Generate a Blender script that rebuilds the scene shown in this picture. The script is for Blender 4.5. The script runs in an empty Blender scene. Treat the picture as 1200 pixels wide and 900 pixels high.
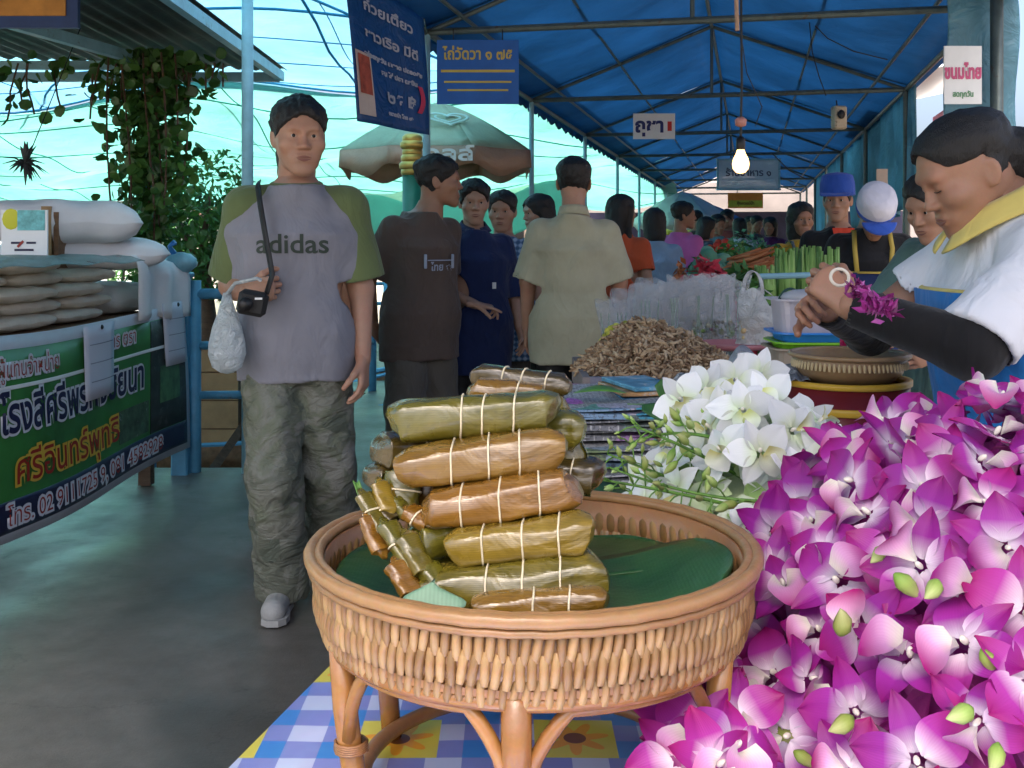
import bpy, math, random
import numpy as np
from mathutils import Vector, Matrix, noise as mnoise
random.seed(7); np.random.seed(7)
R = math.radians
scene = bpy.context.scene
C = scene.collection
# ------------------------------------------------------------------ camera
CAMZ, F, PX0, PY0 = 1.2, 1250.0, 600.0, 284.0     # eye height; focal length and principal point for a 1200 px wide frame
cam = bpy.data.objects.new('camera', bpy.data.cameras.new('camera')); C.objects.link(cam)
cam.location = (0, 0, CAMZ); cam.rotation_euler = (R(90), 0, 0)
cam.data.sensor_width = 36; cam.data.lens = 36*F/1200
cam.data.shift_y = -(450-PY0)/1200
cam.data.clip_start = .05; cam.data.clip_end = 2000
cam.data.dof.use_dof = False
scene.camera = cam
# ------------------------------------------------------------------ light
SUN_EL, SUN_AZ = 64, 197      # azimuth clockwise from +Y: the sun stands behind the camera, a little to its left
world = bpy.data.worlds.new('World'); scene.world = world; world.use_nodes = True
wn = world.node_tree; sky = wn.nodes.new('ShaderNodeTexSky'); sky.sky_type = 'NISHITA'; sky.sun_disc = False
sky.sun_elevation = R(SUN_EL); sky.sun_rotation = R(SUN_AZ); sky.air_density = .7; sky.dust_density = 7.0; sky.ozone_density = 1.0
bg = wn.nodes['Background']; bg.inputs[1].default_value = .15
wn.links.new(sky.outputs[0], bg.inputs[0])
sun = bpy.data.objects.new('sun', bpy.data.lights.new('sun', 'SUN')); C.objects.link(sun)
sun.data.energy = 4.0; sun.data.angle = R(.6); sun.data.color = (1, .95, .87)
_d = Vector((math.sin(R(SUN_AZ))*math.cos(R(SUN_EL)), math.cos(R(SUN_AZ))*math.cos(R(SUN_EL)), math.sin(R(SUN_EL))))
sun.rotation_euler = _d.to_track_quat('Z', 'Y').to_euler(); sun.location = _d*30
scene.view_settings.view_transform = 'Standard'; scene.view_settings.look = 'None'
scene.view_settings.exposure = 1.85; scene.view_settings.gamma = 1
scene.cycles.max_bounces = 9; scene.cycles.transparent_max_bounces = 16; scene.cycles.diffuse_bounces = 5
scene.cycles.sample_clamp_indirect = 6
# ------------------------------------------------------------------ helpers
def P(px, py, D):
    """point seen at photo pixel px,py (1200x900) at distance D in front of the camera"""
    return Vector(((px-PX0)/F*D, D, CAMZ-(py-PY0)/F*D))
TA = math.atan2(.2177, .976)
TU = Vector((.2177, .976, 0)); TR = Vector((.976, -.2177, 0)); TO = Vector((-.488, 6.1, 0))
def T(a, b, z): return TO + TU*a + TR*b + Vector((0, 0, z))
class MB:
    def __init__(s): s.v = []; s.f = []; s.uv = None
    def add(s, vs, fs):
        n = len(s.v); s.v += [tuple(p) for p in vs]; s.f += [tuple(i+n for i in f) for f in fs]; return s
    def box(s, c, d, rz=0, m=None, bev=0):
        hx, hy, hz = d[0]/2, d[1]/2, d[2]/2
        if bev:
            b = min(bev, hx*.95, hy*.95, hz*.95); vs = []; 
            idx = {}
            for sx in (-1, 1):
                for sy in (-1, 1):
                    for sz in (-1, 1):
                        for ax in range(3):
                            p = [sx*(hx-b), sy*(hy-b), sz*(hz-b)]; p[ax] = (sx*hx, sy*hy, sz*hz)[ax]
                            idx[(sx, sy, sz, ax)] = len(vs); vs.append(Vector(p))
            fs = []
            for ax in range(3):
                o = [i for i in range(3) if i != ax]
                for sg in (-1, 1):
                    q = []
                    for a, b2 in ((-1, -1), (1, -1), (1, 1), (-1, 1)):
                        k = [0, 0, 0]; k[ax] = sg; k[o[0]] = a; k[o[1]] = b2; q.append(idx[(*k, ax)])
                    fs.append(q)
                for a in (-1, 1):
                    for b2 in (-1, 1):
                        k1 = [0, 0, 0]; k1[o[0]] = a; k1[o[1]] = b2; k2 = list(k1); k1[ax] = -1; k2[ax] = 1
                        fs.append([idx[(*k1, o[0])], idx[(*k2, o[0])], idx[(*k2, o[1])], idx[(*k1, o[1])]])
            for sx in (-1, 1):
                for sy in (-1, 1):
                    for sz in (-1, 1): fs.append([idx[(sx, sy, sz, i)] for i in range(3)])
        else:
            vs = [Vector((x, y, z)) for x in (-hx, hx) for y in (-hy, hy) for z in (-hz, hz)]
            fs = [(0, 1, 3, 2), (4, 6, 7, 5), (0, 4, 5, 1), (2, 3, 7, 6), (0, 2, 6, 4), (1, 5, 7, 3)]
        mm = Matrix.Rotation(rz, 3, 'Z') if m is None else m
        return s.add([mm@v+Vector(c) for v in vs], fs)
    def tube(s, pts, rad, n=8, cap=True, flat=1.0, up=None):
        pts = [Vector(p) for p in pts]; L = len(pts)
        if not hasattr(rad, '__len__'): rad = [rad]*L
        vs = []; prev = None
        for i, p in enumerate(pts):
            t = (pts[min(i+1, L-1)]-pts[max(i-1, 0)]).normalized()
            if prev is None:
                u = Vector(up) if up is not None else (Vector((0, 0, 1)) if abs(t.z) < .9 else Vector((0, 1, 0)))
            else: u = prev
            a = (u - t*u.dot(t)).normalized(); b = t.cross(a); prev = a
            for k in range(n):
                an = 2*math.pi*k/n; vs.append(p+a*math.cos(an)*rad[i]*flat+b*math.sin(an)*rad[i])
        fs = [(i*n+k, i*n+(k+1) % n, (i+1)*n+(k+1) % n, (i+1)*n+k) for i in range(L-1) for k in range(n)]
        if cap: fs += [tuple(range(n))[::-1], tuple(range((L-1)*n, L*n))]
        return s.add(vs, fs)
    def lathe(s, prof, c=(0, 0, 0), n=24, close=False, sx=1, sy=1):
        vs = []; L = len(prof)
        for r, z in prof:
            for k in range(n):
                a = 2*math.pi*k/n; vs.append((c[0]+r*math.cos(a)*sx, c[1]+r*math.sin(a)*sy, c[2]+z))
        m = L if close else L-1
        fs = [(i*n+k, i*n+(k+1) % n, ((i+1) % L)*n+(k+1) % n, ((i+1) % L)*n+k) for i in range(m) for k in range(n)]
        if not close:
            if prof[0][0] > 1e-5: fs.append(tuple(range(n))[::-1])
            if prof[-1][0] > 1e-5: fs.append(tuple(range((L-1)*n, L*n)))
        return s.add(vs, fs)
    def grid(s, fn, nu, nv, thick=0):
        vs = [Vector(fn(i/nu, j/nv)) for i in range(nu+1) for j in range(nv+1)]
        w = nv+1
        fs = [(i*w+j, (i+1)*w+j, (i+1)*w+j+1, i*w+j+1) for i in range(nu) for j in range(nv)]
        if thick:
            N = []
            for i in range(nu+1):
                for j in range(nv+1):
                    a = vs[min(i+1, nu)*w+j]-vs[max(i-1, 0)*w+j]; b = vs[i*w+min(j+1, nv)]-vs[i*w+max(j-1, 0)]
                    N.append(a.cross(b).normalized())
            m = len(vs); vs += [v-N[i]*thick for i, v in enumerate(vs)]
            fs += [tuple(x+m for x in f[::-1]) for f in fs]
            for i in range(nu):
                fs.append((i*w, i*w+m, (i+1)*w+m, (i+1)*w)); fs.append((i*w+nv, (i+1)*w+nv, (i+1)*w+nv+m, i*w+nv+m))
            for j in range(nv):
                fs.append((j, j+1, j+1+m, j+m)); q = nu*w; fs.append((q+j, q+j+m, q+j+1+m, q+j+1))
        return s.add(vs, fs)
    def ball(s, c, r, n=10, m=7, M3=None, jit=0):
        r = (r, r, r) if not hasattr(r, '__len__') else r
        vs = [Vector((0, 0, -r[2]))]
        for j in range(1, m):
            t = -math.pi/2+math.pi*j/m
            for k in range(n):
                a = 2*math.pi*k/n; q = 1+random.uniform(-jit, jit)
                vs.append(Vector((r[0]*math.cos(t)*math.cos(a)*q, r[1]*math.cos(t)*math.sin(a)*q, r[2]*math.sin(t)*q)))
        vs.append(Vector((0, 0, r[2])))
        fs = [(0, 1+(k+1) % n, 1+k) for k in range(n)]
        for j in range(m-2):
            fs += [(1+j*n+k, 1+j*n+(k+1) % n, 1+(j+1)*n+(k+1) % n, 1+(j+1)*n+k) for k in range(n)]
        l = len(vs)-1; fs += [(l, 1+(m-2)*n+k, 1+(m-2)*n+(k+1) % n) for k in range(n)]
        if M3 is not None: vs = [M3@v for v in vs]
        return s.add([v+Vector(c) for v in vs], fs)
    def mesh(s, name, off=(0, 0, 0), smooth=True):
        me = bpy.data.meshes.new(name); o = Vector(off)
        v = np.array(s.v, dtype=np.float64).reshape(-1, 3)-np.array(o)
        me.from_pydata(v.tolist(), [], s.f); me.update()
        if smooth: me.shade_smooth()
        return me
def link(name, me, mat=None, parent=None):
    o = bpy.data.objects.new(name, me); C.objects.link(o)
    if mat is not None and not me.materials: me.materials.append(mat)
    if parent is not None: o.parent = parent
    return o
def base_of(o):
    p = Vector(o.location)
    while o.parent: o = o.parent; p = p+Vector(o.location)
    return p
def E(name, label, cat, loc=(0, 0, 0), rz=0, group=None):
    o = bpy.data.objects.new(name, None); C.objects.link(o); o.location = loc; o.rotation_euler = (0, 0, rz); o.empty_display_size = .05
    o['label'] = label; o['category'] = cat
    if group: o['group'] = group
    return o
def part(name, mb, mat, parent, label=None, smooth=False, local=False, kind=None):
    """mb in world space unless local; parents must be unrotated for world space"""
    off = (0, 0, 0) if local else base_of(parent)
    me = mb.mesh(name, off, smooth) if isinstance(mb, MB) else mb
    o = link(name, me, mat, parent)
    if label: o['label'] = label
    if kind: o['kind'] = kind
    return o
def solo(name, mb, mat, label, cat, group=None, smooth=False):
    v = np.array(mb.v); c = Vector(((v[:, 0].min()+v[:, 0].max())/2, (v[:, 1].min()+v[:, 1].max())/2, v[:, 2].min()))
    o = link(name, mb.mesh(name, c, smooth), mat); o.location = c
    o['label'] = label; o['category'] = cat
    if group: o['group'] = group
    return o
def struct(name, mb, mat, kind='structure', smooth=False):
    o = link(name, mb.mesh(name, (0, 0, 0), smooth), mat); o['kind'] = kind; return o
def copy_tree(o, parent=None):
    c = o.copy(); C.objects.link(c)
    if parent is not None: c.parent = parent
    for ch in list(o.children): copy_tree(ch, c)
    return c
def autosmooth(o, ang=40):
    me = o.data; me.shade_smooth()
    try: me.set_sharp_from_angle(angle=R(ang))
    except Exception: pass
    return o
# ------------------------------------------------------------------ materials
def L(r, g, b):
    f = lambda c: (c/255/12.92 if c <= 10 else ((c/255+.055)/1.055)**2.4)
    return (f(r), f(g), f(b))
class N:
    def __init__(s, name):
        s.m = bpy.data.materials.new(name); s.m.use_nodes = True; s.t = s.m.node_tree; s.b = s.t.nodes['Principled BSDF']; s.o = s.t.nodes['Material Output']
    def n(s, ty, **kw):
        x = s.t.nodes.new(ty)
        for k, v in kw.items(): setattr(x, k, v)
        return x
    def l(s, a, b): s.t.links.new(a, b)
    def noise(s, scale, detail=4, rough=.6, vec=None, dist=0):
        x = s.n('ShaderNodeTexNoise'); x.inputs['Scale'].default_value = scale; x.inputs['Detail'].default_value = detail
        x.inputs['Roughness'].default_value = rough; x.inputs['Distortion'].default_value = dist
        s.l(vec if vec is not None else s.coord(), x.inputs['Vector']); return x
    def coord(s, which='Object', sc=None):
        if not hasattr(s, 'tc'): s.tc = s.n('ShaderNodeTexCoord')
        if sc is None: return s.tc.outputs[which]
        mp = s.n('ShaderNodeMapping'); mp.inputs['Scale'].default_value = sc; s.l(s.tc.outputs[which], mp.inputs[0]); return mp.outputs[0]
    def ramp(s, fac, stops, interp='LINEAR'):
        x = s.n('ShaderNodeValToRGB'); cr = x.color_ramp; cr.interpolation = interp
        while len(cr.elements) < len(stops): cr.elements.new(.5)
        for e, (p, c) in zip(cr.elements, stops): e.position = p; e.color = (*c, 1) if len(c) == 3 else c
        s.l(fac, x.inputs[0]); return x.outputs[0]
    def mix(s, fac, a, b, mode='MIX'):
        x = s.n('ShaderNodeMix', data_type='RGBA', blend_type=mode)
        for sock, val in ((x.inputs[0], fac), (x.inputs[6], a), (x.inputs[7], b)):
            if hasattr(val, 'is_linked') or hasattr(val, 'links'): s.l(val, sock)
            elif hasattr(val, '__len__'): sock.default_value = (*val, 1)
            else: sock.default_value = val
        return x.outputs[2]
    def bump(s, h, strength=.3, dist=.01):
        x = s.n('ShaderNodeBump'); x.inputs['Strength'].default_value = strength; x.inputs['Distance'].default_value = dist
        s.l(h, x.inputs['Height'])
        if getattr(s, 'lastb', None) is not None: s.l(s.lastb, x.inputs['Normal'])
        s.lastb = x.outputs[0]; s.l(x.outputs[0], s.b.inputs['Normal']); return x.outputs[0]
    def base(s, v):
        if hasattr(v, '__len__'): s.b.inputs['Base Color'].default_value = (*v, 1)
        else: s.l(v, s.b.inputs['Base Color'])
    def set(s, **kw):
        for k, v in kw.items(): s.b.inputs[k.replace('_', ' ')].default_value = v
        return s
def mat(name, col, rough=.6, var=.15, vs=8, bump=0, bs=80, metal=0, spec=.5, dirt=None, ds=3, dth=.55, sc=None, coat=0, sub=0, rv=0):
    k = N(name); co = k.coord() if sc is None else k.coord('Object', sc)
    nz = k.noise(vs, 5, .6, co)
    lo = tuple(c*(1-var) for c in col); hi = tuple(min(1, c*(1+var)) for c in col)
    c = k.ramp(nz.outputs[0], [(.3, lo), (.7, hi)])
    if dirt is not None:
        d = k.noise(ds, 6, .7, co, .5); f = k.ramp(d.outputs[0], [(dth, (0, 0, 0)), (dth+.12, (1, 1, 1))]); c = k.mix(f, c, dirt)
    k.base(c); k.set(Roughness=rough, Metallic=metal, IOR=1.45)
    k.b.inputs['Specular IOR Level'].default_value = spec
    if coat: k.b.inputs['Coat Weight'].default_value = coat; k.b.inputs['Coat Roughness'].default_value = .12
    if sub:
        k.b.inputs['Subsurface Weight'].default_value = sub; k.b.inputs['Subsurface Radius'].default_value = (.01, .004, .002); k.b.inputs['Subsurface Scale'].default_value = .6
    if rv: k.l(k.ramp(k.noise(vs*2.3, 4).outputs[0], [(.3, (rough-rv,)*3), (.7, (rough+rv,)*3)]), k.b.inputs['Roughness'])
    if bump: b = k.noise(bs, 5, .65, co); k.bump(b.outputs[0], bump, .01)
    return k.m
def cloth(name, col, wr=.5, weave=900, var=.12, folds=9):
    k = N(name); nz = k.noise(5, 4); c = k.ramp(nz.outputs[0], [(.3, tuple(x*(1-var) for x in col)), (.7, tuple(min(1, x*(1+var)) for x in col))])
    k.base(c); k.set(Roughness=.85); k.b.inputs['Specular IOR Level'].default_value = .25
    k.b.inputs['Sheen Weight'].default_value = .15
    f1 = k.noise(folds, 3, .5, k.coord('Object', (1, 1, .55)), 1.2); k.bump(f1.outputs[0], wr, .03)
    f2 = k.noise(weave, 2, .5); k.bump(f2.outputs[0], .25, .0012)
    return k.m
def sheet(name, col, tr=.5, rough=.5, var=.1, folds=3, bump=.3, gloss=.08, alpha=1.0, fsc=(1, 1, 1), col2=None):
    """thin plastic or fabric that lets light through"""
    k = N(name); nz = k.noise(folds, 5, .6, k.coord('Object', fsc))
    c = k.ramp(nz.outputs[0], [(.3, tuple(x*(1-var) for x in col)), (.7, col2 or tuple(min(1, x*(1+var)) for x in col))])
    d = k.n('ShaderNodeBsdfDiffuse'); t = k.n('ShaderNodeBsdfTranslucent'); g = k.n('ShaderNodeBsdfGlossy'); g.inputs['Roughness'].default_value = rough
    k.l(c, d.inputs[0]); k.l(c, t.inputs[0])
    b = k.n('ShaderNodeBump'); b.inputs['Strength'].default_value = bump; b.inputs['Distance'].default_value = .05
    k.l(k.noise(folds*2.5, 4, .6, k.coord('Object', fsc), .8).outputs[0], b.inputs['Height'])
    for x in (d, t, g): k.l(b.outputs[0], x.inputs['Normal'])
    m1 = k.n('ShaderNodeMixShader'); m1.inputs[0].default_value = tr; k.l(d.outputs[0], m1.inputs[1]); k.l(t.outputs[0], m1.inputs[2])
    m2 = k.n('ShaderNodeMixShader'); m2.inputs[0].default_value = gloss; k.l(m1.outputs[0], m2.inputs[1]); k.l(g.outputs[0], m2.inputs[2])
    out = m2.outputs[0]
    if alpha < 1:
        tp = k.n('ShaderNodeBsdfTransparent'); m3 = k.n('ShaderNodeMixShader'); m3.inputs[0].default_value = alpha
        k.l(tp.outputs[0], m3.inputs[1]); k.l(out, m3.inputs[2]); out = m3.outputs[0]
    k.l(out, k.o.inputs[0]); return k.m
def text(parent, s, size, mat_, loc, rot, depth=.001, sx=1.0, bold=0, name='lettering', align='CENTER', shear=0):
    cu = bpy.data.curves.new(name, 'FONT'); cu.body = s; cu.size = size; cu.extrude = depth; cu.align_x = align; cu.align_y = 'CENTER'
    cu.offset = bold; cu.shear = shear; cu.resolution_u = 3
    o = bpy.data.objects.new(name, cu); C.objects.link(o)
    bpy.context.view_layer.update()
    me = bpy.data.meshes.new_from_object(o.evaluated_get(bpy.context.evaluated_depsgraph_get()))
    bpy.data.objects.remove(o); me.materials.clear(); me.materials.append(mat_)
    q = bpy.data.objects.new(name, me); C.objects.link(q); q.parent = parent
    q.matrix_local = Matrix.Translation(loc) @ (rot if isinstance(rot, Matrix) else Matrix.Rotation(0, 4, 'Z')) @ Matrix.Diagonal((sx, 1, 1, 1))
    return q
def frame(xa, za, o=(0, 0, 0)):
    """4x4 whose x axis is xa, y axis (text up) is za"""
    x = Vector(xa).normalized(); y = Vector(za); y = (y-x*y.dot(x)).normalized(); z = x.cross(y)
    m = Matrix((x, y, z)).transposed().to_4x4(); m.translation = o; return m
# ------------------------------------------------------------------ signed distance modelling
class Fd:
    def __init__(s, lo, hi, h):
        s.h = h; s.lo = np.array(lo, float); n = np.ceil((np.array(hi, float)-s.lo)/h).astype(int)+1
        s.ax = [s.lo[i]+h*np.arange(n[i]) for i in range(3)]; s.v = np.full(n, .3, np.float32)
    def ap(s, fn, lo, hi, k=.02, op='u'):
        sl = []
        for i in range(3):
            a = int(np.clip(np.floor((lo[i]-k*1.2-.02-s.lo[i])/s.h), 0, len(s.ax[i])-1)); b = int(np.clip(np.ceil((hi[i]+k*1.2+.02-s.lo[i])/s.h)+1, 1, len(s.ax[i])))
            if b <= a: return s
            sl.append(slice(a, b))
        sl = tuple(sl)
        X = s.ax[0][sl[0]][:, None, None]; Y = s.ax[1][sl[1]][None, :, None]; Z = s.ax[2][sl[2]][None, None, :]
        d = fn(X, Y, Z).astype(np.float32); a = s.v[sl]
        if op == 'u':
            h = np.maximum(k-np.abs(a-d), 0)/k; s.v[sl] = np.minimum(a, d)-h*h*k/4
        elif op == 's':
            d = -d; h = np.maximum(k-np.abs(a-d), 0)/k; s.v[sl] = np.maximum(a, d)+h*h*k/4
        return s
    def cone(s, a, b, ra, rb, k=.02, op='u', sq=None):
        a = np.array(a, float); b = np.array(b, float); ab = b-a; L2 = max(ab@ab, 1e-9); r = max(ra, rb)
        if sq is not None: nn = np.array(sq[0], float); nn = nn/np.linalg.norm(nn); q = sq[1]
        def fn(X, Y, Z):
            x, y, z = X-a[0], Y-a[1], Z-a[2]
            t = np.clip((x*ab[0]+y*ab[1]+z*ab[2])/L2, 0, 1); x = x-t*ab[0]; y = y-t*ab[1]; z = z-t*ab[2]
            d2 = x*x+y*y+z*z
            if sq is not None: dn = x*nn[0]+y*nn[1]+z*nn[2]; d2 = d2+dn*dn*(1/(q*q)-1)
            return np.sqrt(d2+1e-12)-(ra+(rb-ra)*t)
        return s.ap(fn, np.minimum(a, b)-r, np.maximum(a, b)+r, k, op)
    def ell(s, c, r, k=.02, op='u', rot=None):
        c = np.array(c, float); r = np.array(r, float); M = np.array(rot).T if rot is not None else None; R0 = r.max() if rot is not None else r
        def fn(X, Y, Z):
            x, y, z = X-c[0], Y-c[1], Z-c[2]
            if M is not None: x, y, z = (M[i][0]*x+M[i][1]*y+M[i][2]*z for i in range(3))
            return (np.sqrt((x/r[0])**2+(y/r[1])**2+(z/r[2])**2+1e-9)-1)*r.min()*1.15
        return s.ap(fn, c-R0, c+R0, k, op)
    def loft(s, st, k=.02, op='u', p=2.3, inf=0, z0=None, z1=None):
        st = np.array(st, float); zz = st[:, 0]; a = zz[0] if z0 is None else z0; b = zz[-1] if z1 is None else z1
        wmax = st[:, 3].max()+inf; dmax = st[:, 4].max()+inf+abs(st[:, 2]).max(); cm = abs(st[:, 1]).max()
        def fn(X, Y, Z):
            z = np.clip(Z, a, b)
            cx, cy, w, dd = (np.interp(z, zz, st[:, i]) for i in (1, 2, 3, 4)); w = w+inf; dd = dd+inf
            q = (np.abs((X-cx)/w)**p+np.abs((Y-cy)/dd)**p+1e-9)**(1/p)
            d = (q-1)*np.minimum(w, dd)
            return np.maximum(d, np.maximum(Z-b, a-Z))
        return s.ap(fn, (-wmax-cm, -dmax, a), (wmax+cm, dmax, b), k, op)
    def wrinkle(s, amp, f=(14, 14, 9), seed=0):
        X = s.ax[0][:, None, None]; Y = s.ax[1][None, :, None]; Z = s.ax[2][None, None, :]; r = np.random.RandomState(seed+3)
        w = 0
        for i in range(5):
            a = r.uniform(-1, 1, 3)*np.array(f)*(1+.5*i); ph = r.uniform(0, 6.3, 2)
            w = w+np.sin(X*a[0]+Y*a[1]+Z*a[2]+ph[0]+1.3*np.sin(X*a[1]-Z*a[0]*.8+ph[1]))/(1+.4*i)
        s.v += (amp*w/2.4).astype(np.float32); return s
    def nets(s):
        v = s.v; S = v < 0; n = np.array(v.shape)-1
        c = np.zeros(n, np.int8)
        cor = [(i, j, k) for i in (0, 1) for j in (0, 1) for k in (0, 1)]
        for i, j, k in cor: c += S[i:n[0]+i, j:n[1]+j, k:n[2]+k]
        act = (c > 0) & (c < 8); I = np.argwhere(act); idx = np.full(n, -1, np.int64); idx[act] = np.arange(len(I))
        pos = np.zeros((len(I), 3)); cnt = np.zeros(len(I))
        for a in cor:
            for ax in range(3):
                if a[ax]: continue
                b = list(a); b[ax] = 1
                va = v[I[:, 0]+a[0], I[:, 1]+a[1], I[:, 2]+a[2]]; vb = v[I[:, 0]+b[0], I[:, 1]+b[1], I[:, 2]+b[2]]
                m = (va < 0) != (vb < 0); t = np.where(m, va/np.where(m, va-vb, 1), 0)
                q = np.zeros((len(I), 3)); q[:] = a; q[:, ax] = t; pos += q*m[:, None]; cnt += m
        V = s.lo+(I+pos/np.maximum(cnt, 1)[:, None])*s.h
        Q = []
        for ax in range(3):
            o1, o2 = (ax+1) % 3, (ax+2) % 3
            A = np.take(S, range(0, n[ax]), ax); B = np.take(S, range(1, n[ax]+1), ax)
            J = np.argwhere(A != B); J = J[(J[:, o1] > 0) & (J[:, o2] > 0) & (J[:, o1] < n[o1]) & (J[:, o2] < n[o2])]
            fl = A[tuple(J.T)]
            def g(d1, d2):
                K = J.copy(); K[:, o1] -= d1; K[:, o2] -= d2; return idx[tuple(K.T)]
            q = np.stack([g(1, 1), g(0, 1), g(0, 0), g(1, 0)], 1); q[~fl] = q[~fl][:, ::-1]; Q.append(q)
        Q = np.concatenate(Q); Q = Q[(Q >= 0).all(1)]
        return V, Q
def npmesh(name, parts, smooth=True):
    Vs, Qs, o = [], [], 0
    for V, Q in parts: Vs.append(V); Qs.append(Q+o); o += len(V)
    V = np.concatenate(Vs).astype(np.float32); Q = np.concatenate(Qs).astype(np.int32)
    me = bpy.data.meshes.new(name); me.vertices.add(len(V)); me.vertices.foreach_set('co', V.ravel())
    me.loops.add(Q.size); me.loops.foreach_set('vertex_index', Q.ravel())
    me.polygons.add(len(Q)); me.polygons.foreach_set('loop_start', np.arange(0, Q.size, 4, dtype=np.int32)); me.polygons.foreach_set('loop_total', np.full(len(Q), 4, np.int32))
    me.update(calc_edges=True); me.validate()
    if smooth: me.shade_smooth()
    return me
def xf(VQ, m):
    m = np.array(m); return VQ[0]@m[:3, :3].T+m[:3, 3], VQ[1]
# ------------------------------------------------------------------ people
HEAD = [(-.116, 0, -.068, .016, .012), (-.108, 0, -.064, .030, .024), (-.09, 0, -.046, .045, .045), (-.06, 0, -.028, .057, .063), (-.03, 0, -.012, .064, .078),
        (0, 0, .0, .069, .088), (.03, 0, .004, .073, .095), (.06, 0, .006, .072, .093), (.085, 0, .008, .064, .080), (.103, 0, .010, .046, .056), (.114, 0, .012, .022, .026), (.117, 0, .012, .006, .008)]
def skin_mat(name, col):
    k = N(name); nz = k.noise(9, 5); fine = k.noise(220, 3)
    c = k.ramp(nz.outputs[0], [(.3, tuple(x*.86 for x in col)), (.7, (col[0]*1.1, col[1]*1.06, col[2]*1.02))])
    c = k.mix(.12, c, fine.outputs[1], 'OVERLAY')
    k.base(c); k.set(Roughness=.48); k.b.inputs['Specular IOR Level'].default_value = .45
    red = k.noise(16, 3, .5); c2 = k.mix(k.ramp(red.outputs[0], [(.5, (0, 0, 0)), (.7, (.35, .35, .35))]), c, (col[0]*.95, col[1]*.66, col[2]*.62)); k.base(c2)
    k.b.inputs['Subsurface Weight'].default_value = .12; k.b.inputs['Subsurface Radius'].default_value = (.012, .005, .003); k.b.inputs['Subsurface Scale'].default_value = .5
    k.bump(fine.outputs[0], .12, .001); return k.m
def hair_mat():
    k = N('black_hair'); f = k.noise(60, 3, .6, k.coord('Object', (9, 9, 1.2)), .4)
    k.base(k.ramp(f.outputs[0], [(.35, (.003, .0027, .0025)), (.7, (.011, .009, .008))])); k.set(Roughness=.5); k.b.inputs['Specular IOR Level'].default_value = .5
    k.bump(f.outputs[0], .7, .006); return k.m
MS = dict(hair=hair_mat(), lip=mat('lip_skin', (.22, .09, .07), .45, .1), eyew=mat('eye_white', (.55, .52, .48), .25, .03), iris=mat('eye_iris', (.012, .007, .005), .12, .1),
          brow=mat('eyebrow_hair', (.015, .011, .009), .7, .2), tan=skin_mat('skin_tan', (.40, .225, .15)), brown=skin_mat('skin_brown', (.33, .175, .11)), light=skin_mat('skin_light', (.44, .27, .19)))
def smoothstep(a, b, x):
    t = np.clip((x-a)/(b-a), 0, 1); return t*t*(3-2*t)
def head_field(h, seed=0, fat=1.0, lids=False, jaw=0.0, eyes=True):
    f = Fd((-.11, -.14, -.20), (.11, .13, .14), h)
    st = [(z, cx, cy, w*(fat if z < .02 else 1+(fat-1)*.4), d) for z, cx, cy, w, d in HEAD]
    f.loft(st, .015, p=2.15)
    f.cone((0, .028, -.05), (0, .040, -.20), .054, .060, .035)
    f.cone((-.034, -.079, .027), (.034, -.079, .027), .0125, .0125, .022)                 # brow
    f.cone((0, -.086, .020), (0, -.102, -.022), .0075, .0105, .014)                       # nose
    f.ell((0, -.106, -.0265), (.0100, .0105, .0085), .008)
    for s in (-1, 1):
        f.ell((s*.0125, -.096, -.029), (.0085, .011, .0075), .008)
        f.ell((s*.043, -.062, -.022), (.024, .022, .020), .03)                            # cheek
        f.ell((s*.031, -.098, .006), (.017, .014, .0105), .014, 's')                      # socket
        f.ell((s*.0305, -.0755, .006), (.0155, .0135, .0125), .006)                       # lids
        if not lids: f.ell((s*.0305, -.090, .0048), (.0125, .0075, .0033), .003, 's')     # opening
        else: f.cone((s*.019, -.0905, .001), (s*.042, -.0865, .001), .0012, .0012, .003, 's')
        rot = np.array(Matrix.Rotation(s*R(-22), 3, 'Z') @ Matrix.Rotation(R(-12), 3, 'X'))
        f.ell((s*.0765, .010, -.006), (.0075, .019, .031), .006, 'u', rot)                # ear
        f.ell((s*.0835, .006, -.002), (.0045, .0105, .018), .005, 's', rot)
    f.ell((0, -.081, -.064), (.032, .0145, .018), .020)                                    # muzzle
    f.cone((-.019, -.0935, -.0565), (.019, -.0935, -.0565), .0048, .0048, .006)
    f.cone((-.015, -.0935, -.0675), (.015, -.0935, -.0675), .0060, .0060, .006)
    f.cone((-.022, -.0995, -.0620), (.022, -.0995, -.0620), .0016, .0016, .003, 's')
    f.ell((0, -.078, -.100), (.022, .016, .014), .02)                                     # chin
    return f
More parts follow.
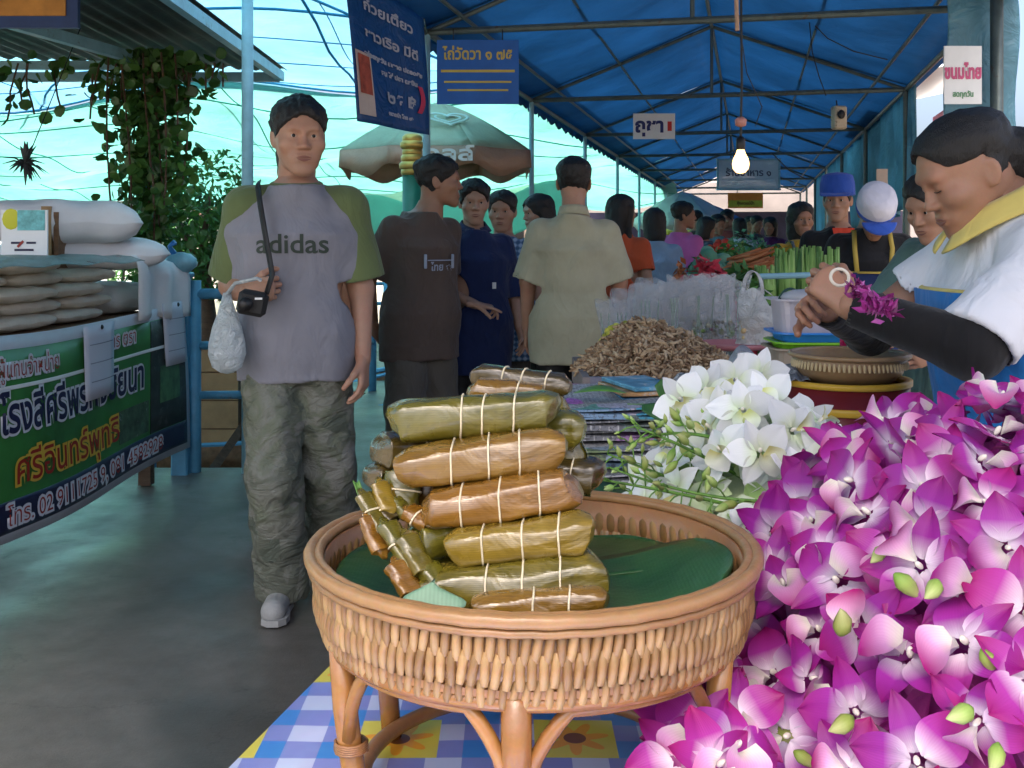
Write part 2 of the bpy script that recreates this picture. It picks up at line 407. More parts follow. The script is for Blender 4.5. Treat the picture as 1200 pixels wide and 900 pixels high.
def hair_field(h, style, seed=0, face=None):
    f = Fd((-.16, -.15, -.50 if style in ('long', 'pony', 'lowpony') else -.18), (.16, .24, .16), h)
    inf = {'crop': .007, 'pony': .006, 'lowpony': .0050}.get(style, .010)
    f.loft([(z, cx, cy+.004, w, d) for z, cx, cy, w, d in HEAD], .01, p=2.1, inf=inf, z1=.117)
    f.ell((0, .012, .075), (.078, .098, .055), .03)
    X = None
    if style in ('short', 'crop', 'fringe'):
        lo = -.075
        def nape(X, Y, Z): return Z-(lo+np.maximum(.06-Y, 0)*.85)+0*X
        f.ap(nape, (-.16, -.15, -.2), (.16, .2, .16), .01, 's')
    fx = dict(short=(.066, .085, .088), crop=(.068, .085, .092), fringe=(.066, .085, .070), lowpony=(.076, .104, .106), pony=(.074, .1, .102)).get(style, (.062, .088, .090))
    f.ell((0, -.115, -.018), fx, .012, 's')                                               # face opening
    jz = -.034 if 'pony' in style else .012
    def jawcut(X, Y, Z): return np.maximum(Y-.010+0*X, Z+jz+0*X)
    f.ap(jawcut, (-.16, -.15, -.5), (.16, .02, .04), .012, 's')
    for s in (-1, 1):
        if style in ('short', 'crop', 'fringe', 'pony'):
            f.ell((s*.085, .008, -.020), (.026, .026, .036), .008, 's')
    if style == 'long':
        f.cone((0, .06, -.02), (0, .085, -.24), .092, .075, .04, sq=((0, 1, 0), .7))
        for s in (-1, 1): f.cone((s*.075, -.005, .02), (s*.082, .02, -.20), .022, .026, .03)
    if style == 'bob':
        f.cone((0, .03, -.0), (0, .035, -.10), .096, .090, .03, sq=((0, 1, 0), .95))
        f.ell((0, -.115, -.03), (.064, .09, .095), .01, 's')
    if style == 'bun': f.ell((0, .125, .03), (.045, .04, .042), .02)
    if style in ('pony', 'lowpony'):
        z = .055 if style == 'pony' else -.02
        f.cone((0, .08, z), (0, .118, z+.01), .032, .040, .015); f.cone((0, .118, z+.01), (0, .128, z-.12), .048, .050, .03); f.cone((0, .128, z-.12), (0, .110, z-.32), .048, .018, .03)
    f.wrinkle(.0045 if style not in ('crop', 'lowpony', 'pony') else .002, (60, 60, 30), seed)
    f.wrinkle(.0016, (260, 90, 90), seed+4)
    if style in ('short', 'fringe'): f.wrinkle(.0035, (150, 150, 60), seed+1)
    return f
def hand_part(h, sg, curl, spread=.1, thumb=.5):
    """wrist at the origin, fingers along +z, palm towards +y, thumb at sg*x"""
    f = Fd((-.09, -.06, -.05), (.09, .11, .21), h)
    f.cone((0, 0, -.04), (0, 0, .0), .027, .025, .01, sq=((0, 1, 0), .72))
    xs = (.030, .0105, -.009, -.027); zs = (.083, .088, .085, .077); ls = (.068, .076, .070, .055); rr = (.0092, .0095, .009, .008)
    for i in range(4): f.cone((sg*xs[i]*.55, 0, .008), (sg*xs[i], 0, zs[i]), .0155, .0118, .018, sq=((0, 1, 0), .82))
    for i in range(4):
        p = np.array((sg*xs[i], 0, zs[i])); a = 0; sp = (1.5-i)*spread*sg
        for j, q in enumerate((.44, .31, .25)):
            a += curl[i]*(1.0, 1.15, .8)[j]; d = np.array((math.sin(sp)*math.cos(a), math.sin(a), math.cos(a)*math.cos(sp)))
            e = p+d*ls[i]*q; f.cone(p, e, rr[i]*(1-.1*j), rr[i]*(.92-.1*j), .0025); p = e
    p = np.array((sg*.022, .004, .02)); dirs = [(.62, .25, .74), (.45, .25+thumb*.5, .75), (.2-thumb*.25, .3+thumb*.7, .7)]
    for j, (d, l, r0) in enumerate(zip(dirs, (.045, .032, .026), (.0135, .0108, .0098))):
        d = np.array((sg*d[0], d[1], d[2])); d = d/np.linalg.norm(d); e = p+d*l; f.cone(p, e, r0, r0*.88, .006 if j else .015); p = e
    return f.nets()
def hframe(o, d, palm):
    z = Vector(d).normalized(); y = Vector(palm); y = (y-z*y.dot(z)).normalized(); x = y.cross(z)
    m = Matrix((x, y, z)).transposed().to_4x4(); m.translation = o; return m
BT = [(.80, 0, .01, .12, .085), (.86, 0, .01, .16, .11), (.93, 0, .008, .168, .118), (1.05, 0, 0, .145, .102), (1.15, 0, 0, .152, .108), (1.26, 0, 0, .168, .118), (1.31, 0, .003, .162, .108), (1.36, 0, .006, .135, .092), (1.40, 0, .008, .095, .075), (1.435, 0, .012, .068, .062)]
def person(label, loc, yaw, H=1.66, h=.012, skin='tan', hair='short', look=(0, 0), shirt=None, pants=None, arms=None, hands=None, group=None,
           legs=None, fat=1.0, neck=0, shoes=None, lids=False, face=True, belly=0, neckp=(0, .022, 1.49), seed=0, headscale=1.0, wr=.005, lean=0, shx=.163, fatface=1.0):
    s = H/1.70
    e = E('person', label, 'person', loc, R(yaw), group); e.scale = (s, s, s); sk = MS[skin] if isinstance(skin, str) else skin
    A = dict(a=[(-shx, .005, 1.345), (-.215, .03, 1.10), (-.228, -.03, .86)], b=[(shx, .005, 1.345), (.215, .03, 1.10), (.228, -.03, .86)])
    if arms: A.update({k: [v if v is not None else A[k][i] for i, v in enumerate(vs)] for k, vs in arms.items()})
    G = dict(a=[(-.085, .01, .86), (-.10, -.01, .47), (-.10, .03, .08)], b=[(.085, .01, .86), (.10, -.01, .47), (.10, .03, .08)])
    if legs: G.update(legs)
    bt = [(z, cx, cy-lean*max(0, z-.95)-belly*math.exp(-((z-1.03)/.13)**2)*.5, w*fat, d*fat+belly*math.exp(-((z-1.03)/.13)**2)*.5) for z, cx, cy, w, d in BT]
    lo = [-.32, -.25, -.02]; hi = [.32, .25, 1.50]
    for q in list(A.values())+list(G.values()):
        for p in q:
            for i in range(3): lo[i] = min(lo[i], p[i]-.16); hi[i] = max(hi[i], p[i]+(.16 if i < 2 else .1))
    lo[2] = -.02
    # body
    f = Fd(lo, hi, h); f.loft(bt, .03)
    for k in 'ab':
        S, El, W = A[k]; f.cone((S[0]*.5, S[1], S[2]-.01), S, .05, .046, .04); f.cone(S, El, .050*fat, .040, .03); f.cone(El, W, .041, .026, .02)
        Hp, K, An = G[k]; f.cone(Hp, K, .085*fat, .056, .04); f.cone(K, An, .055, .036, .03)
        f.cone((An[0], An[1], .05), (An[0]*1.1, An[1]-.13, .03), .035, .024, .03)
    f.cone((0, .02, 1.36), Vector(neckp)+Vector((0, .008, .01)), .062, .056, .04)
    prts = [f.nets()]
    HM = Matrix.Translation(neckp) @ Matrix.Rotation(R(look[0]), 4, 'Z') @ Matrix.Rotation(R(look[1]), 4, 'X') @ Matrix.Diagonal((headscale*.985,)*3+(1,)) @ Matrix.Translation((0, -.03, .095))
    hf = max(.0038, h*.45)
    prts.append(xf(head_field(hf, seed, fatface, lids).nets(), HM))
    hh = max(.0036, h*.4)
    hands = hands or {}
    for k, sg0 in (('a', -1), ('b', 1)):
        S, El, W = (Vector(p) for p in A[k]); hd = hands.get(k, {})
        if hd is None: continue
        d = hd.get('dir', W-El); pl = hd.get('palm', (-sg0, 0, 0)); cu = hd.get('curl', (.25, .3, .35, .4))
        if not hasattr(cu, '__len__'): cu = (cu,)*4
        m = hframe(W, d, pl) @ Matrix.Diagonal((hd.get('s', 1),)*3+(1,)); th = hd.get('thumb', (0, -1, 0)); sg = 1 if m.col[0].to_3d().dot(Vector(th)) > 0 else -1
        prts.append(xf(hand_part(hh, sg, cu, thumb=hd.get('close', .4)), m))
    part('body', npmesh('body', prts), sk, e, local=True)
    def hp(name, mb_or_vq, m_, lab=None):
        me = npmesh(name, [xf(mb_or_vq, HM)]) if isinstance(mb_or_vq, tuple) else mb_or_vq.mesh(name)
        if not isinstance(mb_or_vq, tuple): me.transform(HM)
        return part(name, me, m_, e, lab, local=True)
    if hair: hp('hair', hair_field(max(.0045, h*.5), hair, seed).nets(), MS['hair'])
    if face:
        for sx in (-1, 1):
            if not lids:
                eye = hp('eye', MB().ball((sx*.0305, -.0765, .0055), (.0115, .0115, .0115), 14, 10), MS['eyew'])
                me = MB().ball((sx*.0305, -.0862, .0055), (.0058, .0032, .0058), 10, 6).mesh('iris'); me.transform(HM); part('iris', me, MS['iris'], eye, local=True)
            else: hp('eyelash', MB().tube([(sx*(.0195+.0225*t), -.0905+.005*t*t, .0012-.002*math.sin(math.pi*t)) for t in (0, .25, .5, .75, 1)], .0011, 5), MS['brow'])
            hp('eyebrow', MB().tube([(sx*(.014+.033*t), -.0925+.010*t*t+.002, .0245+.006*math.sin(math.pi*t*.8)) for t in (0, .25, .5, .75, 1)], [.002, .0034, .0034, .0028, .001], 6, flat=.7), MS['brow'])
        lp = MB()
        lp.grid(lambda u, v: (-.0250+.050*u, -.0985+.0030*abs(2*u-1)**2-.0022*math.sin(math.pi*v), -.0612+v*.0070*(1-abs(2*u-1)**2.2)), 10, 4)
        lp.grid(lambda u, v: (-.0230+.046*u, -.0990+.0030*abs(2*u-1)**2-.0030*math.sin(math.pi*v), -.0632-v*.0092*(1-abs(2*u-1)**2)), 10, 4)
        hp('lips', lp, MS['lip'])
    # trousers
    if pants:
        pf = Fd(lo, hi, h); inf = pants.get('inf', .012)
        top = pants.get('top', .98); pf.loft([b for b in bt if b[0] < 1.1], .03, inf=inf, z0=.77, z1=top)
        for k in 'ab':
            Hp, K, An = G[k]; w0, w1, w2 = pants.get('w', (.100, .078, .078)); An = (An[0], An[1], pants.get('cuff', .06))
            if pants.get('short'): K2 = Vector(Hp).lerp(Vector(K), pants['short']); pf.cone(Hp, K2, w0*fat, w1, .03); continue
            pf.cone(Hp, K, w0*fat, w1, .03, sq=((1, 0, 0), .95)); pf.cone(K, An, w1, w2, .03)
            def below(X, Y, Z, c=An[2]): return Z-c+0*X+0*Y
        def cutb(X, Y, Z, c=pants.get('cuff', .06)-.035): return Z-c+0*X+0*Y
        if not pants.get('short'): pf.ap(cutb, (lo[0], lo[1], -.1), (hi[0], hi[1], .05), .008, 's')
        pf.wrinkle(pants.get('wr', wr), (22, 22, 26), seed+5); pf.wrinkle(pants.get('wr', wr)*.4, (60, 60, 70), seed+6)
        part('trousers', npmesh('trousers', [pf.nets()]), pants['mat'], e, local=True)
    # shirt
    if shirt:
        sf = Fd(lo, hi, h*shirt.get('hs', .9)); loose = shirt.get('loose', .03); hem = shirt.get('hem', .78); flare = shirt.get('flare', .02)
        st = [(z, cx, cy, (max(w, shirt.get('minw', .15)*fat) if z < 1.3 else w)+loose*(1 if z < 1.3 else .45 if z < 1.38 else .15)+flare*max(0, (1.1-z)/.35), max(d, .10)+loose*(.9 if z < 1.3 else .35)+flare*.6*max(0, (1.1-z)/.35)) for z, cx, cy, w, d in bt if z > .8 or True]
        sf.loft(st, .03, z0=hem, z1=1.435+shirt.get('neckz', 0), p=2.25)
        def slv(S, El, W, t, r):
            S, El, W = Vector(S), Vector(El), Vector(W)
            if t <= 1: En = S.lerp(El, t); sf.cone(S, En, r[0], r[1], .05)
            else: sf.cone(S, El, r[0], r[1], .05); En = El.lerp(W, t-1); sf.cone(El, En, r[1], r[2], .02)
            D = ((El-S) if t <= 1 else (W-El)).normalized(); q = r[1] if t <= 1 else r[2]
            sf.cone(En-D*.005, En+D*.09, q*.80, q*.95, .006, 's')
            def cut(X, Y, Z): return np.maximum(-((X-En.x)*D.x+(Y-En.y)*D.y+(Z-En.z)*D.z-.004), np.sqrt((X-En.x)**2+(Y-En.y)**2+(Z-En.z)**2)-.12)
            sf.ap(cut, np.array(En)-.13, np.array(En)+.13, .006, 's')
        t = shirt.get('sleeve', .75); r = shirt.get('sr', (.056, .070, .06))
        for k in 'ab':
            S, El, W = A[k]; sf.cone((S[0]*.45, S[1], S[2]+.010), S, .044, .052, .04); slv(S, El, W, t if not hasattr(t, '__len__') else t['ab'.index(k)], r)
        sf.cone((0, .010+shirt.get('ny', 0), shirt.get('nz', 1.410)), (0, .022+shirt.get('ny', 0), 1.56), shirt.get('nr', .064), .075, .01, 's')
        if shirt.get('vneck'): sf.cone((0, -.06, 1.44), (0, -.14, 1.33), .04, .012, .01, 's')
        a = shirt.get('wr', wr); sf.wrinkle(a, (13, 13, 9), seed); sf.wrinkle(a*.5, (34, 34, 20), seed+2)
        so = part('shirt', npmesh('shirt', [sf.nets()]), shirt['mat'], e, local=True)
        e_shirt = so
        if shirt.get('collar') and not shirt.get('nocollar'):
            c = MB()
            n = 28
            def cf(u, v):
                a = -math.pi/2+.22+(2*math.pi-.44)*u; w = v
                r_ = (.068+.030*w, .064+.032*w); drop = .02*abs(math.cos(a/2+math.pi/4))**6
                return (r_[0]*math.cos(a), .018+r_[1]*math.sin(a)-.012*w, 1.475-.045*w+.018*math.sin(a)-.02*(1-w)*max(0, -math.sin(a)))
            c.grid(cf, n, 4, .004); part('collar', c, shirt['collar'], e, smooth=True, local=True)
    if shoes is None and pants and h < .018: shoes = M_shoe
    if shoes:
        for k in 'ab':
            An = G[k][2]; sf = Fd((An[0]-.09, An[1]-.27, -.01), (An[0]+.09, An[1]+.12, .16), .006)
            z0 = An[2]-.08
            sf.cone((An[0], An[1]+.02, z0+.045), (An[0]*1.12, An[1]-.15, z0+.038), .040, .040, .02, sq=((0, 0, 1), .95)); sf.cone((An[0], An[1], z0+.06), (An[0], An[1]+.0, z0+.10), .04, .042, .02)
            sf.ap(lambda X, Y, Z: Z-.004-max(z0, 0)+0*X+0*Y, (An[0]-.2, An[1]-.3, -.1), (An[0]+.2, An[1]+.2, .02), .004, 's')
            so = part('shoe', npmesh('shoe', [sf.nets()]), shoes, e, local=True)
            sl = MB(); pts = [(.0, .062), (.030, .048), (.041, .0), (.036, -.06), (.046, -.13), (.040, -.175), (.018, -.198)]; ring = pts+[(-x, y) for x, y in pts[1:][::-1]]
            vs = [(An[0]+.0+x-.12*y*An[0], An[1]+y, max(z0, 0)+z) for z in (.002, .022) for x, y in ring]; m = len(ring)
            sl.add(vs, [(i, (i+1) % m, (i+1) % m+m, i+m) for i in range(m)]+[tuple(range(m))[::-1], tuple(range(m, 2*m))]); part('sole', sl, M_sole, so, local=True)
    bpy.context.view_layer.update()
    return e, A, HM, bt
M_shoe = mat('dark_brown_shoe', (.03, .022, .018), .6, .2)
M_sole = mat('shoe_sole', (.35, .35, .34), .7, .1)
# ------------------------------------------------------------------ materials of the place
def concrete_mat():
    k = N('worn_concrete'); a = k.noise(1.1, 6, .65); b = k.noise(9, 6, .7); s = k.noise(.45, 3, .5, None, 1.5)
    c = k.ramp(a.outputs[0], [(.3, (.115, .100, .082)), (.7, (.17, .150, .124))]); c = k.mix(.35, c, k.ramp(b.outputs[0], [(.35, (.05, .05, .05)), (.65, (.17, .165, .155))]))
    st = k.ramp(s.outputs[0], [(.53, (0, 0, 0)), (.60, (1, 1, 1))]); c = k.mix(st, c, k.mix(.6, c, (.05, .047, .04)))
    sp = k.noise(3.1, 7, .75, None, .9); c = k.mix(k.ramp(sp.outputs[0], [(.60, (0, 0, 0)), (.68, (.8, .8, .8))]), c, (.045, .04, .034)); gr = k.noise(260, 3, .7); c = k.mix(.35, c, gr.outputs[0], 'OVERLAY')
    vo = k.n('ShaderNodeTexVoronoi', feature='DISTANCE_TO_EDGE'); vo.inputs['Scale'].default_value = .55; wd = k.n('ShaderNodeVectorMath', operation='ADD'); nz_ = k.noise(2.5, 5, .7); sc_ = k.n('ShaderNodeVectorMath', operation='SCALE'); sc_.inputs['Scale'].default_value = .5; k.l(nz_.outputs[1], sc_.inputs[0]); k.l(k.coord(), wd.inputs[0]); k.l(sc_.outputs[0], wd.inputs[1]); k.l(wd.outputs[0], vo.inputs['Vector'])
    c = k.mix(k.ramp(vo.outputs['Distance'], [(0, (.30, .30, .30)), (.004, (0, 0, 0))]), c, (.03, .028, .025))
    k.base(c); k.l(k.ramp(k.noise(2.2, 5, .6).outputs[0], [(.35, (.30,)*3), (.7, (.62,)*3)]), k.b.inputs['Roughness'])
    k.bump(k.noise(140, 5, .7).outputs[0], .25, .004); k.bump(a.outputs[0], .25, .03); return k.m
def water_mat():
    k = N('canal_water'); k.base((.03, .09, .08)); k.set(Roughness=.06); k.b.inputs['Specular IOR Level'].default_value = .6
    k.bump(k.noise(2.2, 4, .55, k.coord('Object', (1, 2.2, 1)), .6).outputs[0], .35, .06); return k.m
m_conc = concrete_mat(); m_water = water_mat()
m_ground = mat('dry_earth', (.22, .19, .14), .9, .3, 1.5, .4, 20)
m_tarp = sheet('blue_tarpaulin', (.050, .145, .255), .62, .35, .22, 1.2, .55, .035, fsc=(1, 1, 1))
m_tarp2 = sheet('pale_blue_tarpaulin', (.18, .42, .52), .6, .4, .25, 2.5, .6, .04)
m_net = sheet('blue_shade_net', (.33, .56, .66), .72, .6, .16, .8, .6, 0, alpha=.94)
m_netg = sheet('green_shade_net', (.31, .60, .54), .72, .6, .2, .8, .8, 0, alpha=.93)
m_pole = mat('painted_steel_pole', (.10, .13, .12), .4, .25, 12, .15, 60, metal=.3, dirt=(.10, .05, .025), ds=9, dth=.6)
m_polel = mat('pale_blue_steel_post', (.22, .42, .50), .42, .15, 10, .15, 60, dirt=(.12, .10, .08), ds=8, dth=.62)
m_rail = mat('blue_painted_railing', (.08, .27, .42), .45, .18, 10, .25, 50, dirt=(.10, .09, .08), ds=7, dth=.6)
m_zinc = mat('dark_corrugated_metal', (.07, .08, .075), .55, .3, 4, .3, 30, metal=.4, dirt=(.06, .04, .03), ds=4)
m_white = mat('white_paint', (.75, .75, .73), .5, .05); m_black = mat('black_plastic', (.012, .012, .013), .4, .2)
m_wire = mat('black_cable', (.015, .015, .015), .5, .1); m_seam = mat('green_seam', (.05, .28, .24), .8, .2); m_rope = mat('blue_rope', (.03, .25, .45), .8, .2)
m_wood = mat('dark_weathered_wood', (.10, .06, .035), .7, .35, 6, .5, 40, sc=(1, 8, 8)); m_wood2 = mat('brown_boat_wood', (.20, .11, .055), .6, .3, 5, .4, 40, sc=(6, 1, 6))
# ------------------------------------------------------------------ ground, water, floor
struct('ground', MB().box((0, 150, -1.6), (700, 700, .4)), m_ground)
struct('water', MB().box((-17, 17, -.75), (60, 34, .4)), m_water)
e0 = lambda d: -1.37+.07*(d-5.5)
def slab(pts, z0, z1):
    m = MB(); n = len(pts); m.add([(x, y, z1) for x, y in pts]+[(x, y, z0) for x, y in pts], [tuple(range(n)), tuple(range(n, 2*n))[::-1]]+[(i, i+n, (i+1) % n+n, (i+1) % n) for i in range(n)]); return m
struct('floor', slab([(-9, -6), (12, -6), (34, 70), (6, 70), (e0(8.7)+.0, 8.72), (e0(8.7), 8.7), (-1.36, 5.68), (-9, 5.68)][::1], -.5, 0), m_conc)
struct('pier_walkway', slab([(e0(8.7)-.02, 8.72), (6, 70), (3.0, 70), (-1.7, 14), (-3.2, 14), (-3.2, 8.72)], -.45, -.03), m_conc)
# ------------------------------------------------------------------ the row of tents
H0, H1 = 2.4, 2.96
ORD = ['nearest', 'second', 'third', 'fourth', 'fifth', 'sixth', 'seventh', 'eighth', 'ninth', 'tenth']
def tent(i, a0, a1, B=3.0):
    e = E('market_tent', ORD[i]+' bay of the long blue tarpaulin market tent on dark steel frame' if i else 'unseen nearest bay of the blue tarpaulin tent, run forward to shade the flower table', 'tent', T((a0+a1)/2, B/2, 0), 0, 'bays of the blue market tent')
    rng = random.Random(i)
    for sgn in (0, 1):
        ph = rng.uniform(0, 6)
        def fn(u, v):
            a = a0-.02+(a1-a0+.04)*u; b = B/2*v if sgn == 0 else B-B/2*v
            z = H0+(H1-H0)*v+.035-.05*math.sin(math.pi*u)*math.sin(math.pi*v)+.012*math.sin(9*u+ph+4*v)*math.sin(math.pi*v)
            if v == 0: b += -.08 if sgn == 0 else .08; z -= .02
            return T(a, b, z)
        part('canopy', MB().grid(fn, 14, 10, .004), m_tarp, e, 'left slope of the canopy' if sgn == 0 else 'right slope of the canopy', smooth=True)
    def val(u, v):
        a = a0+(a1-a0)*u; sc = abs(math.sin(u*math.pi*14)); return T(a, -.085+.012*math.sin(u*40)*v, H0+.02-v*(.045+.03*sc))
    part('valance', MB().grid(val, 84, 2, .003), m_tarp, e)
    for b in (0, B):
        part('eave_pole', MB().tube([T(a0, b, H0), T(a1, b, H0)], .019), m_pole, e)
        part('inner_eave_pole', MB().tube([T(a0, b+(.22 if b == 0 else -.22), H0+.075), T(a1, b+(.22 if b == 0 else -.22), H0+.075)], .012), m_pole, e)
        if i > 0 or b > 0: part('post', MB().tube([T(a1, b, 0), T(a1, b, H0)], .022, 10), m_polel if b == 0 else m_pole, e)
    for b in (B*.25, B*.75): part('purlin', MB().tube([T(a0, b, (H0+H1)/2), T(a1, b, (H0+H1)/2)], .010), m_pole, e)
    part('ridge_pole', MB().tube([T(a0, B/2, H1), T(a1, B/2, H1)], .016), m_pole, e)
    part('cross_beam', MB().tube([T(a1, 0, H0+.0), T(a1, B, H0+.0)], .020), m_pole, e)
    for b in (0, B): part('rafter', MB().tube([T(a1, b, H0), T(a1, B/2, H1)], .015), m_pole, e)
    part('king_post', MB().tube([T(a1, B/2, H0), T(a1, B/2, H1)], .013), m_pole, e)
    return e
for i in range(9):
    a0 = -3+3*(i-1); tent(i, -6.2 if i == 0 else a0, a0+3)  # nearest bay lies out of view; its front edge is set to shade the foreground
# right side blue sheets hanging below the eave
for i, (a0, a1, zb, b) in enumerate([(2.82, 3.06, 1.5, 3.03), (3.1, 4.9, 1.42, 3.04), (5.0, 8.6, 1.35, 3.05), (8.8, 11.8, 1.4, 3.04), (12, 16, 1.3, 3.05)]):
    def fn(u, v, a0=a0, a1=a1, zb=zb, b=b, i=i):
        return T(a0+(a1-a0)*u+.02*math.sin(v*7+i), b+.03*math.sin(u*11+i*2)*v+.02*math.sin(u*23+v*3), H0+.02-(H0-zb)*v+.03*math.sin(u*5+i)*v)
    solo('side_tarpaulin', MB().grid(fn, 30, 10, .004), m_tarp2, ['pale blue side sheet just left of the vendor woman, behind her head', 'pale blue side sheet hanging behind the teal shirt woman', 'long pale blue side sheet behind the cap wearing sellers', 'far blue side sheet beyond the sellers in caps', 'farthest blue side sheet at the end of the tent'][i], 'tarpaulin', 'blue side sheets on the right', smooth=True)
# bright stalls outside on the right
m_redw = mat('red_white_poster', (.7, .10, .10), .6, .2, 3, dirt=(.85, .82, .78), ds=2.5, dth=.5)
m_orange = mat('orange_goods', (.75, .28, .06), .7, .35, 5, dirt=(.8, .6, .35), ds=6)
def stall_out(lab, a, b, w, h, z, m_):
    e = E('goods_stall', lab, 'stall', T(a, b, 0))
    part('backboard', MB().box(T(a, b, z), (.05, w, h), -TA), m_, e)
    part('counter', MB().box(T(a, b-.3, .45), (.7, w, .9), -TA), m_wood, e)
    aw = MB(); aw.grid(lambda u, v: T(a-w/2+w*u, b-1.0+1.2*v, z+h/2+.05+.25*v), 4, 3, .02); part('awning', aw, m_white, e)
stall_out('sunlit stall with red and white posters seen past the tarpaulin', 6.0, 3.9, 2.6, 1.4, 1.95, m_redw)
stall_out('sunlit stall with orange goods at the right edge', 1.6, 4.3, 2.4, 2.0, 2.2, m_orange)
stall_out('sunlit far stall with pale goods behind the sellers', 7.0, 4.8, 4.5, 1.2, 1.3, mat('pale_goods', (.7, .62, .5), .7, .4, 6, dirt=(.6, .1, .08), ds=5, dth=.6))
# ------------------------------------------------------------------ shade nets on the left
def netz(x, d): 
    base = 3.12 if d < 13 else 3.12-(d-13)*.062
    sag = .07*math.sin((x+.4*d)*1.35)+.06*math.sin(d*1.1+.5*x)+.03*math.sin(d*2.7-x*1.1)
    return base+sag*(1 if d < 13 else 1.8)
def xr(d): return -.25+.223*(d-6.1)
def net(d0, d1, xl, m_, name, lab, off=0):
    m = MB().grid(lambda u, v: (xl+(xr(d0+(d1-d0)*v)-xl)*u, d0+(d1-d0)*v, netz(xl+(xr(d0+(d1-d0)*v)-xl)*u, d0+(d1-d0)*v)+off), 70, 50, .003)
    return solo(name, m, m_, lab, 'shade net', 'shade nets over the canal side', smooth=True)
net(.9, 13.6, -16, m_net, 'shade_net', 'pale blue shade net stretched overhead beside the tent, nearest one')
net(13.3, 27, -22, m_netg, 'shade_net', 'green shade net billowing beyond the blue one', -.06)
for nz0, (d0, d1, xl, off, nn_) in enumerate([(1.2, 13.4, -15.5, 0, 9), (13.6, 26.5, -21, -.06, 7)]):
    for i in range(nn_):
        d = d0+(d1-d0)*(i+.5)/nn_; solo('net_seam', MB().tube([(x, d+.1*math.sin(x), netz(x, d)+off-.012) for x in np.linspace(xl, xr(d)-.05, 60)], .006 if nz0 == 0 else .010, 4), m_rope if nz0 == 0 else m_seam, 'cross seam of the %s shade net, number %s from the front' % (['blue', 'green'][nz0], ['one', 'two', 'three', 'four', 'five', 'six', 'seven', 'eight', 'nine'][i]), 'seam', 'seams of the shade nets', smooth=True)
    for i in range(7):
        x0 = -1.6-2.1*i; solo('net_seam', MB().tube([(min(x0, xr(d)-.1), d, netz(min(x0, xr(d)-.1), d)+off-.012) for d in np.linspace(d0, d1, 50)], .006 if nz0 == 0 else .010, 4), m_rope if nz0 == 0 else m_seam, 'lengthwise seam of the %s shade net, number %s from the tent' % (['blue', 'green'][nz0], ['one', 'two', 'three', 'four', 'five', 'six', 'seven'][i]), 'seam', 'seams of the shade nets', smooth=True)
ropes = [((-9, 13.3), (1.0, 13.3)), ((-4, 4.5), (.6, 12.5)), ((-7, 6), (-.9, 5.2)), ((-8, 9.5), (.3, 9.0)), ((-3.2, 3.5), (-6.0, 22)), ((-1.6, 3.5), (-2.0, 22)), ((-6, 17.5), (2.4, 18.5)), ((-5, 5.5), (-3.5, 21)), ((-.9, 5), (-7.5, 16))]
rl = ['rope along the seam of the two nets', 'long diagonal rope under the blue net towards the tent', 'short near cross rope under the blue net', 'middle cross rope under the blue net', 'long rope running back left of the gatepost', 'long rope running back behind the walking man', 'far cross rope below the green net', 'rope running back above the tree', 'diagonal rope crossing towards the far left']
for (p, q), lb in zip(ropes, rl):
    pts = []
    for t in np.linspace(0, 1, 26):
        x = p[0]+(q[0]-p[0])*t; d = p[1]+(q[1]-p[1])*t; pts.append((x, d, netz(x, d)-.03))
    solo('net_rope', MB().tube(pts, .013, 6), m_rope, lb+', blue', 'rope', 'blue ropes under the nets', smooth=True)
# drapes of net hanging behind the men
def drape(lab, x0, x1, d, z0, z1, m_, ph):
    solo('net_drape', MB().grid(lambda u, v: (x0+(x1-x0)*u, d+.12*math.sin(u*17+ph)+.1*v, z1+(z0-z1)*v*(1+.25*math.sin(u*5+ph))-.45*math.sin(math.pi*u)*(1-v)*.8+.05*math.sin(u*23)), 50, 14, .003), m_, lab, 'shade net', smooth=True)
drape('green net sagging low behind the two men in tunics', -3.4, .9, 15.5, 1.15, 2.15, m_netg, 0)
# ------------------------------------------------------------------ left stall roof
e = E('stall_roof', 'dark corrugated awning roof over the rice stall, upper left', 'awning', (-3.2, 6.4, 0))
def roof(u, v):
    x = -1.50-3.6*v; return (x, 1.6+5.7*u, 2.36+.10*v+.012*math.sin(u*300))
part('roof_sheet', MB().grid(lambda u, v: (-1.52-3.6*u, 2.0+5.2*v+.0, 2.36+.16*u+.012*math.sin(u*190)), 190, 4, .004), m_zinc, e, smooth=True)
for a, b, r in [((-1.55, 2.2, 2.31), (-1.55, 7.15, 2.31), .03), ((-2.62, 4.6, 2.29), (-2.16, 6.45, 2.27), .03), ((-4.6, 7.1, 2.30), (-1.55, 7.1, 2.30), .03), ((-4.2, 6.45, 2.27), (-2.1, 6.45, 2.27), .025)]:
    d = Vector(b)-Vector(a); part('roof_beam', MB().box((Vector(a)+Vector(b))/2, (r*1.6, d.length, r*2), math.atan2(-d.x, d.y)), m_polel, e)
part('post', MB().tube([(-2.17, 6.4, -.4), (-2.17, 6.4, 2.27)], .036, 12), m_rail, e)
e = E('shop_signboard', 'dark blue and orange signboard hanging under the awning, top left corner', 'sign', P(20, 20, 4.6))
sg = MB().box(P(10, 12, 4.7), (.62, .03, .16), 0); part('board', sg, mat('signboard_blue', (.02, .05, .16), .5, .15), e)
part('panel', MB().box(P(10, 5, 4.7)-Vector((0, .018, 0)), (.52, .01, .11), 0), mat('signboard_orange', (.45, .20, .04), .5, .3, 8), e)
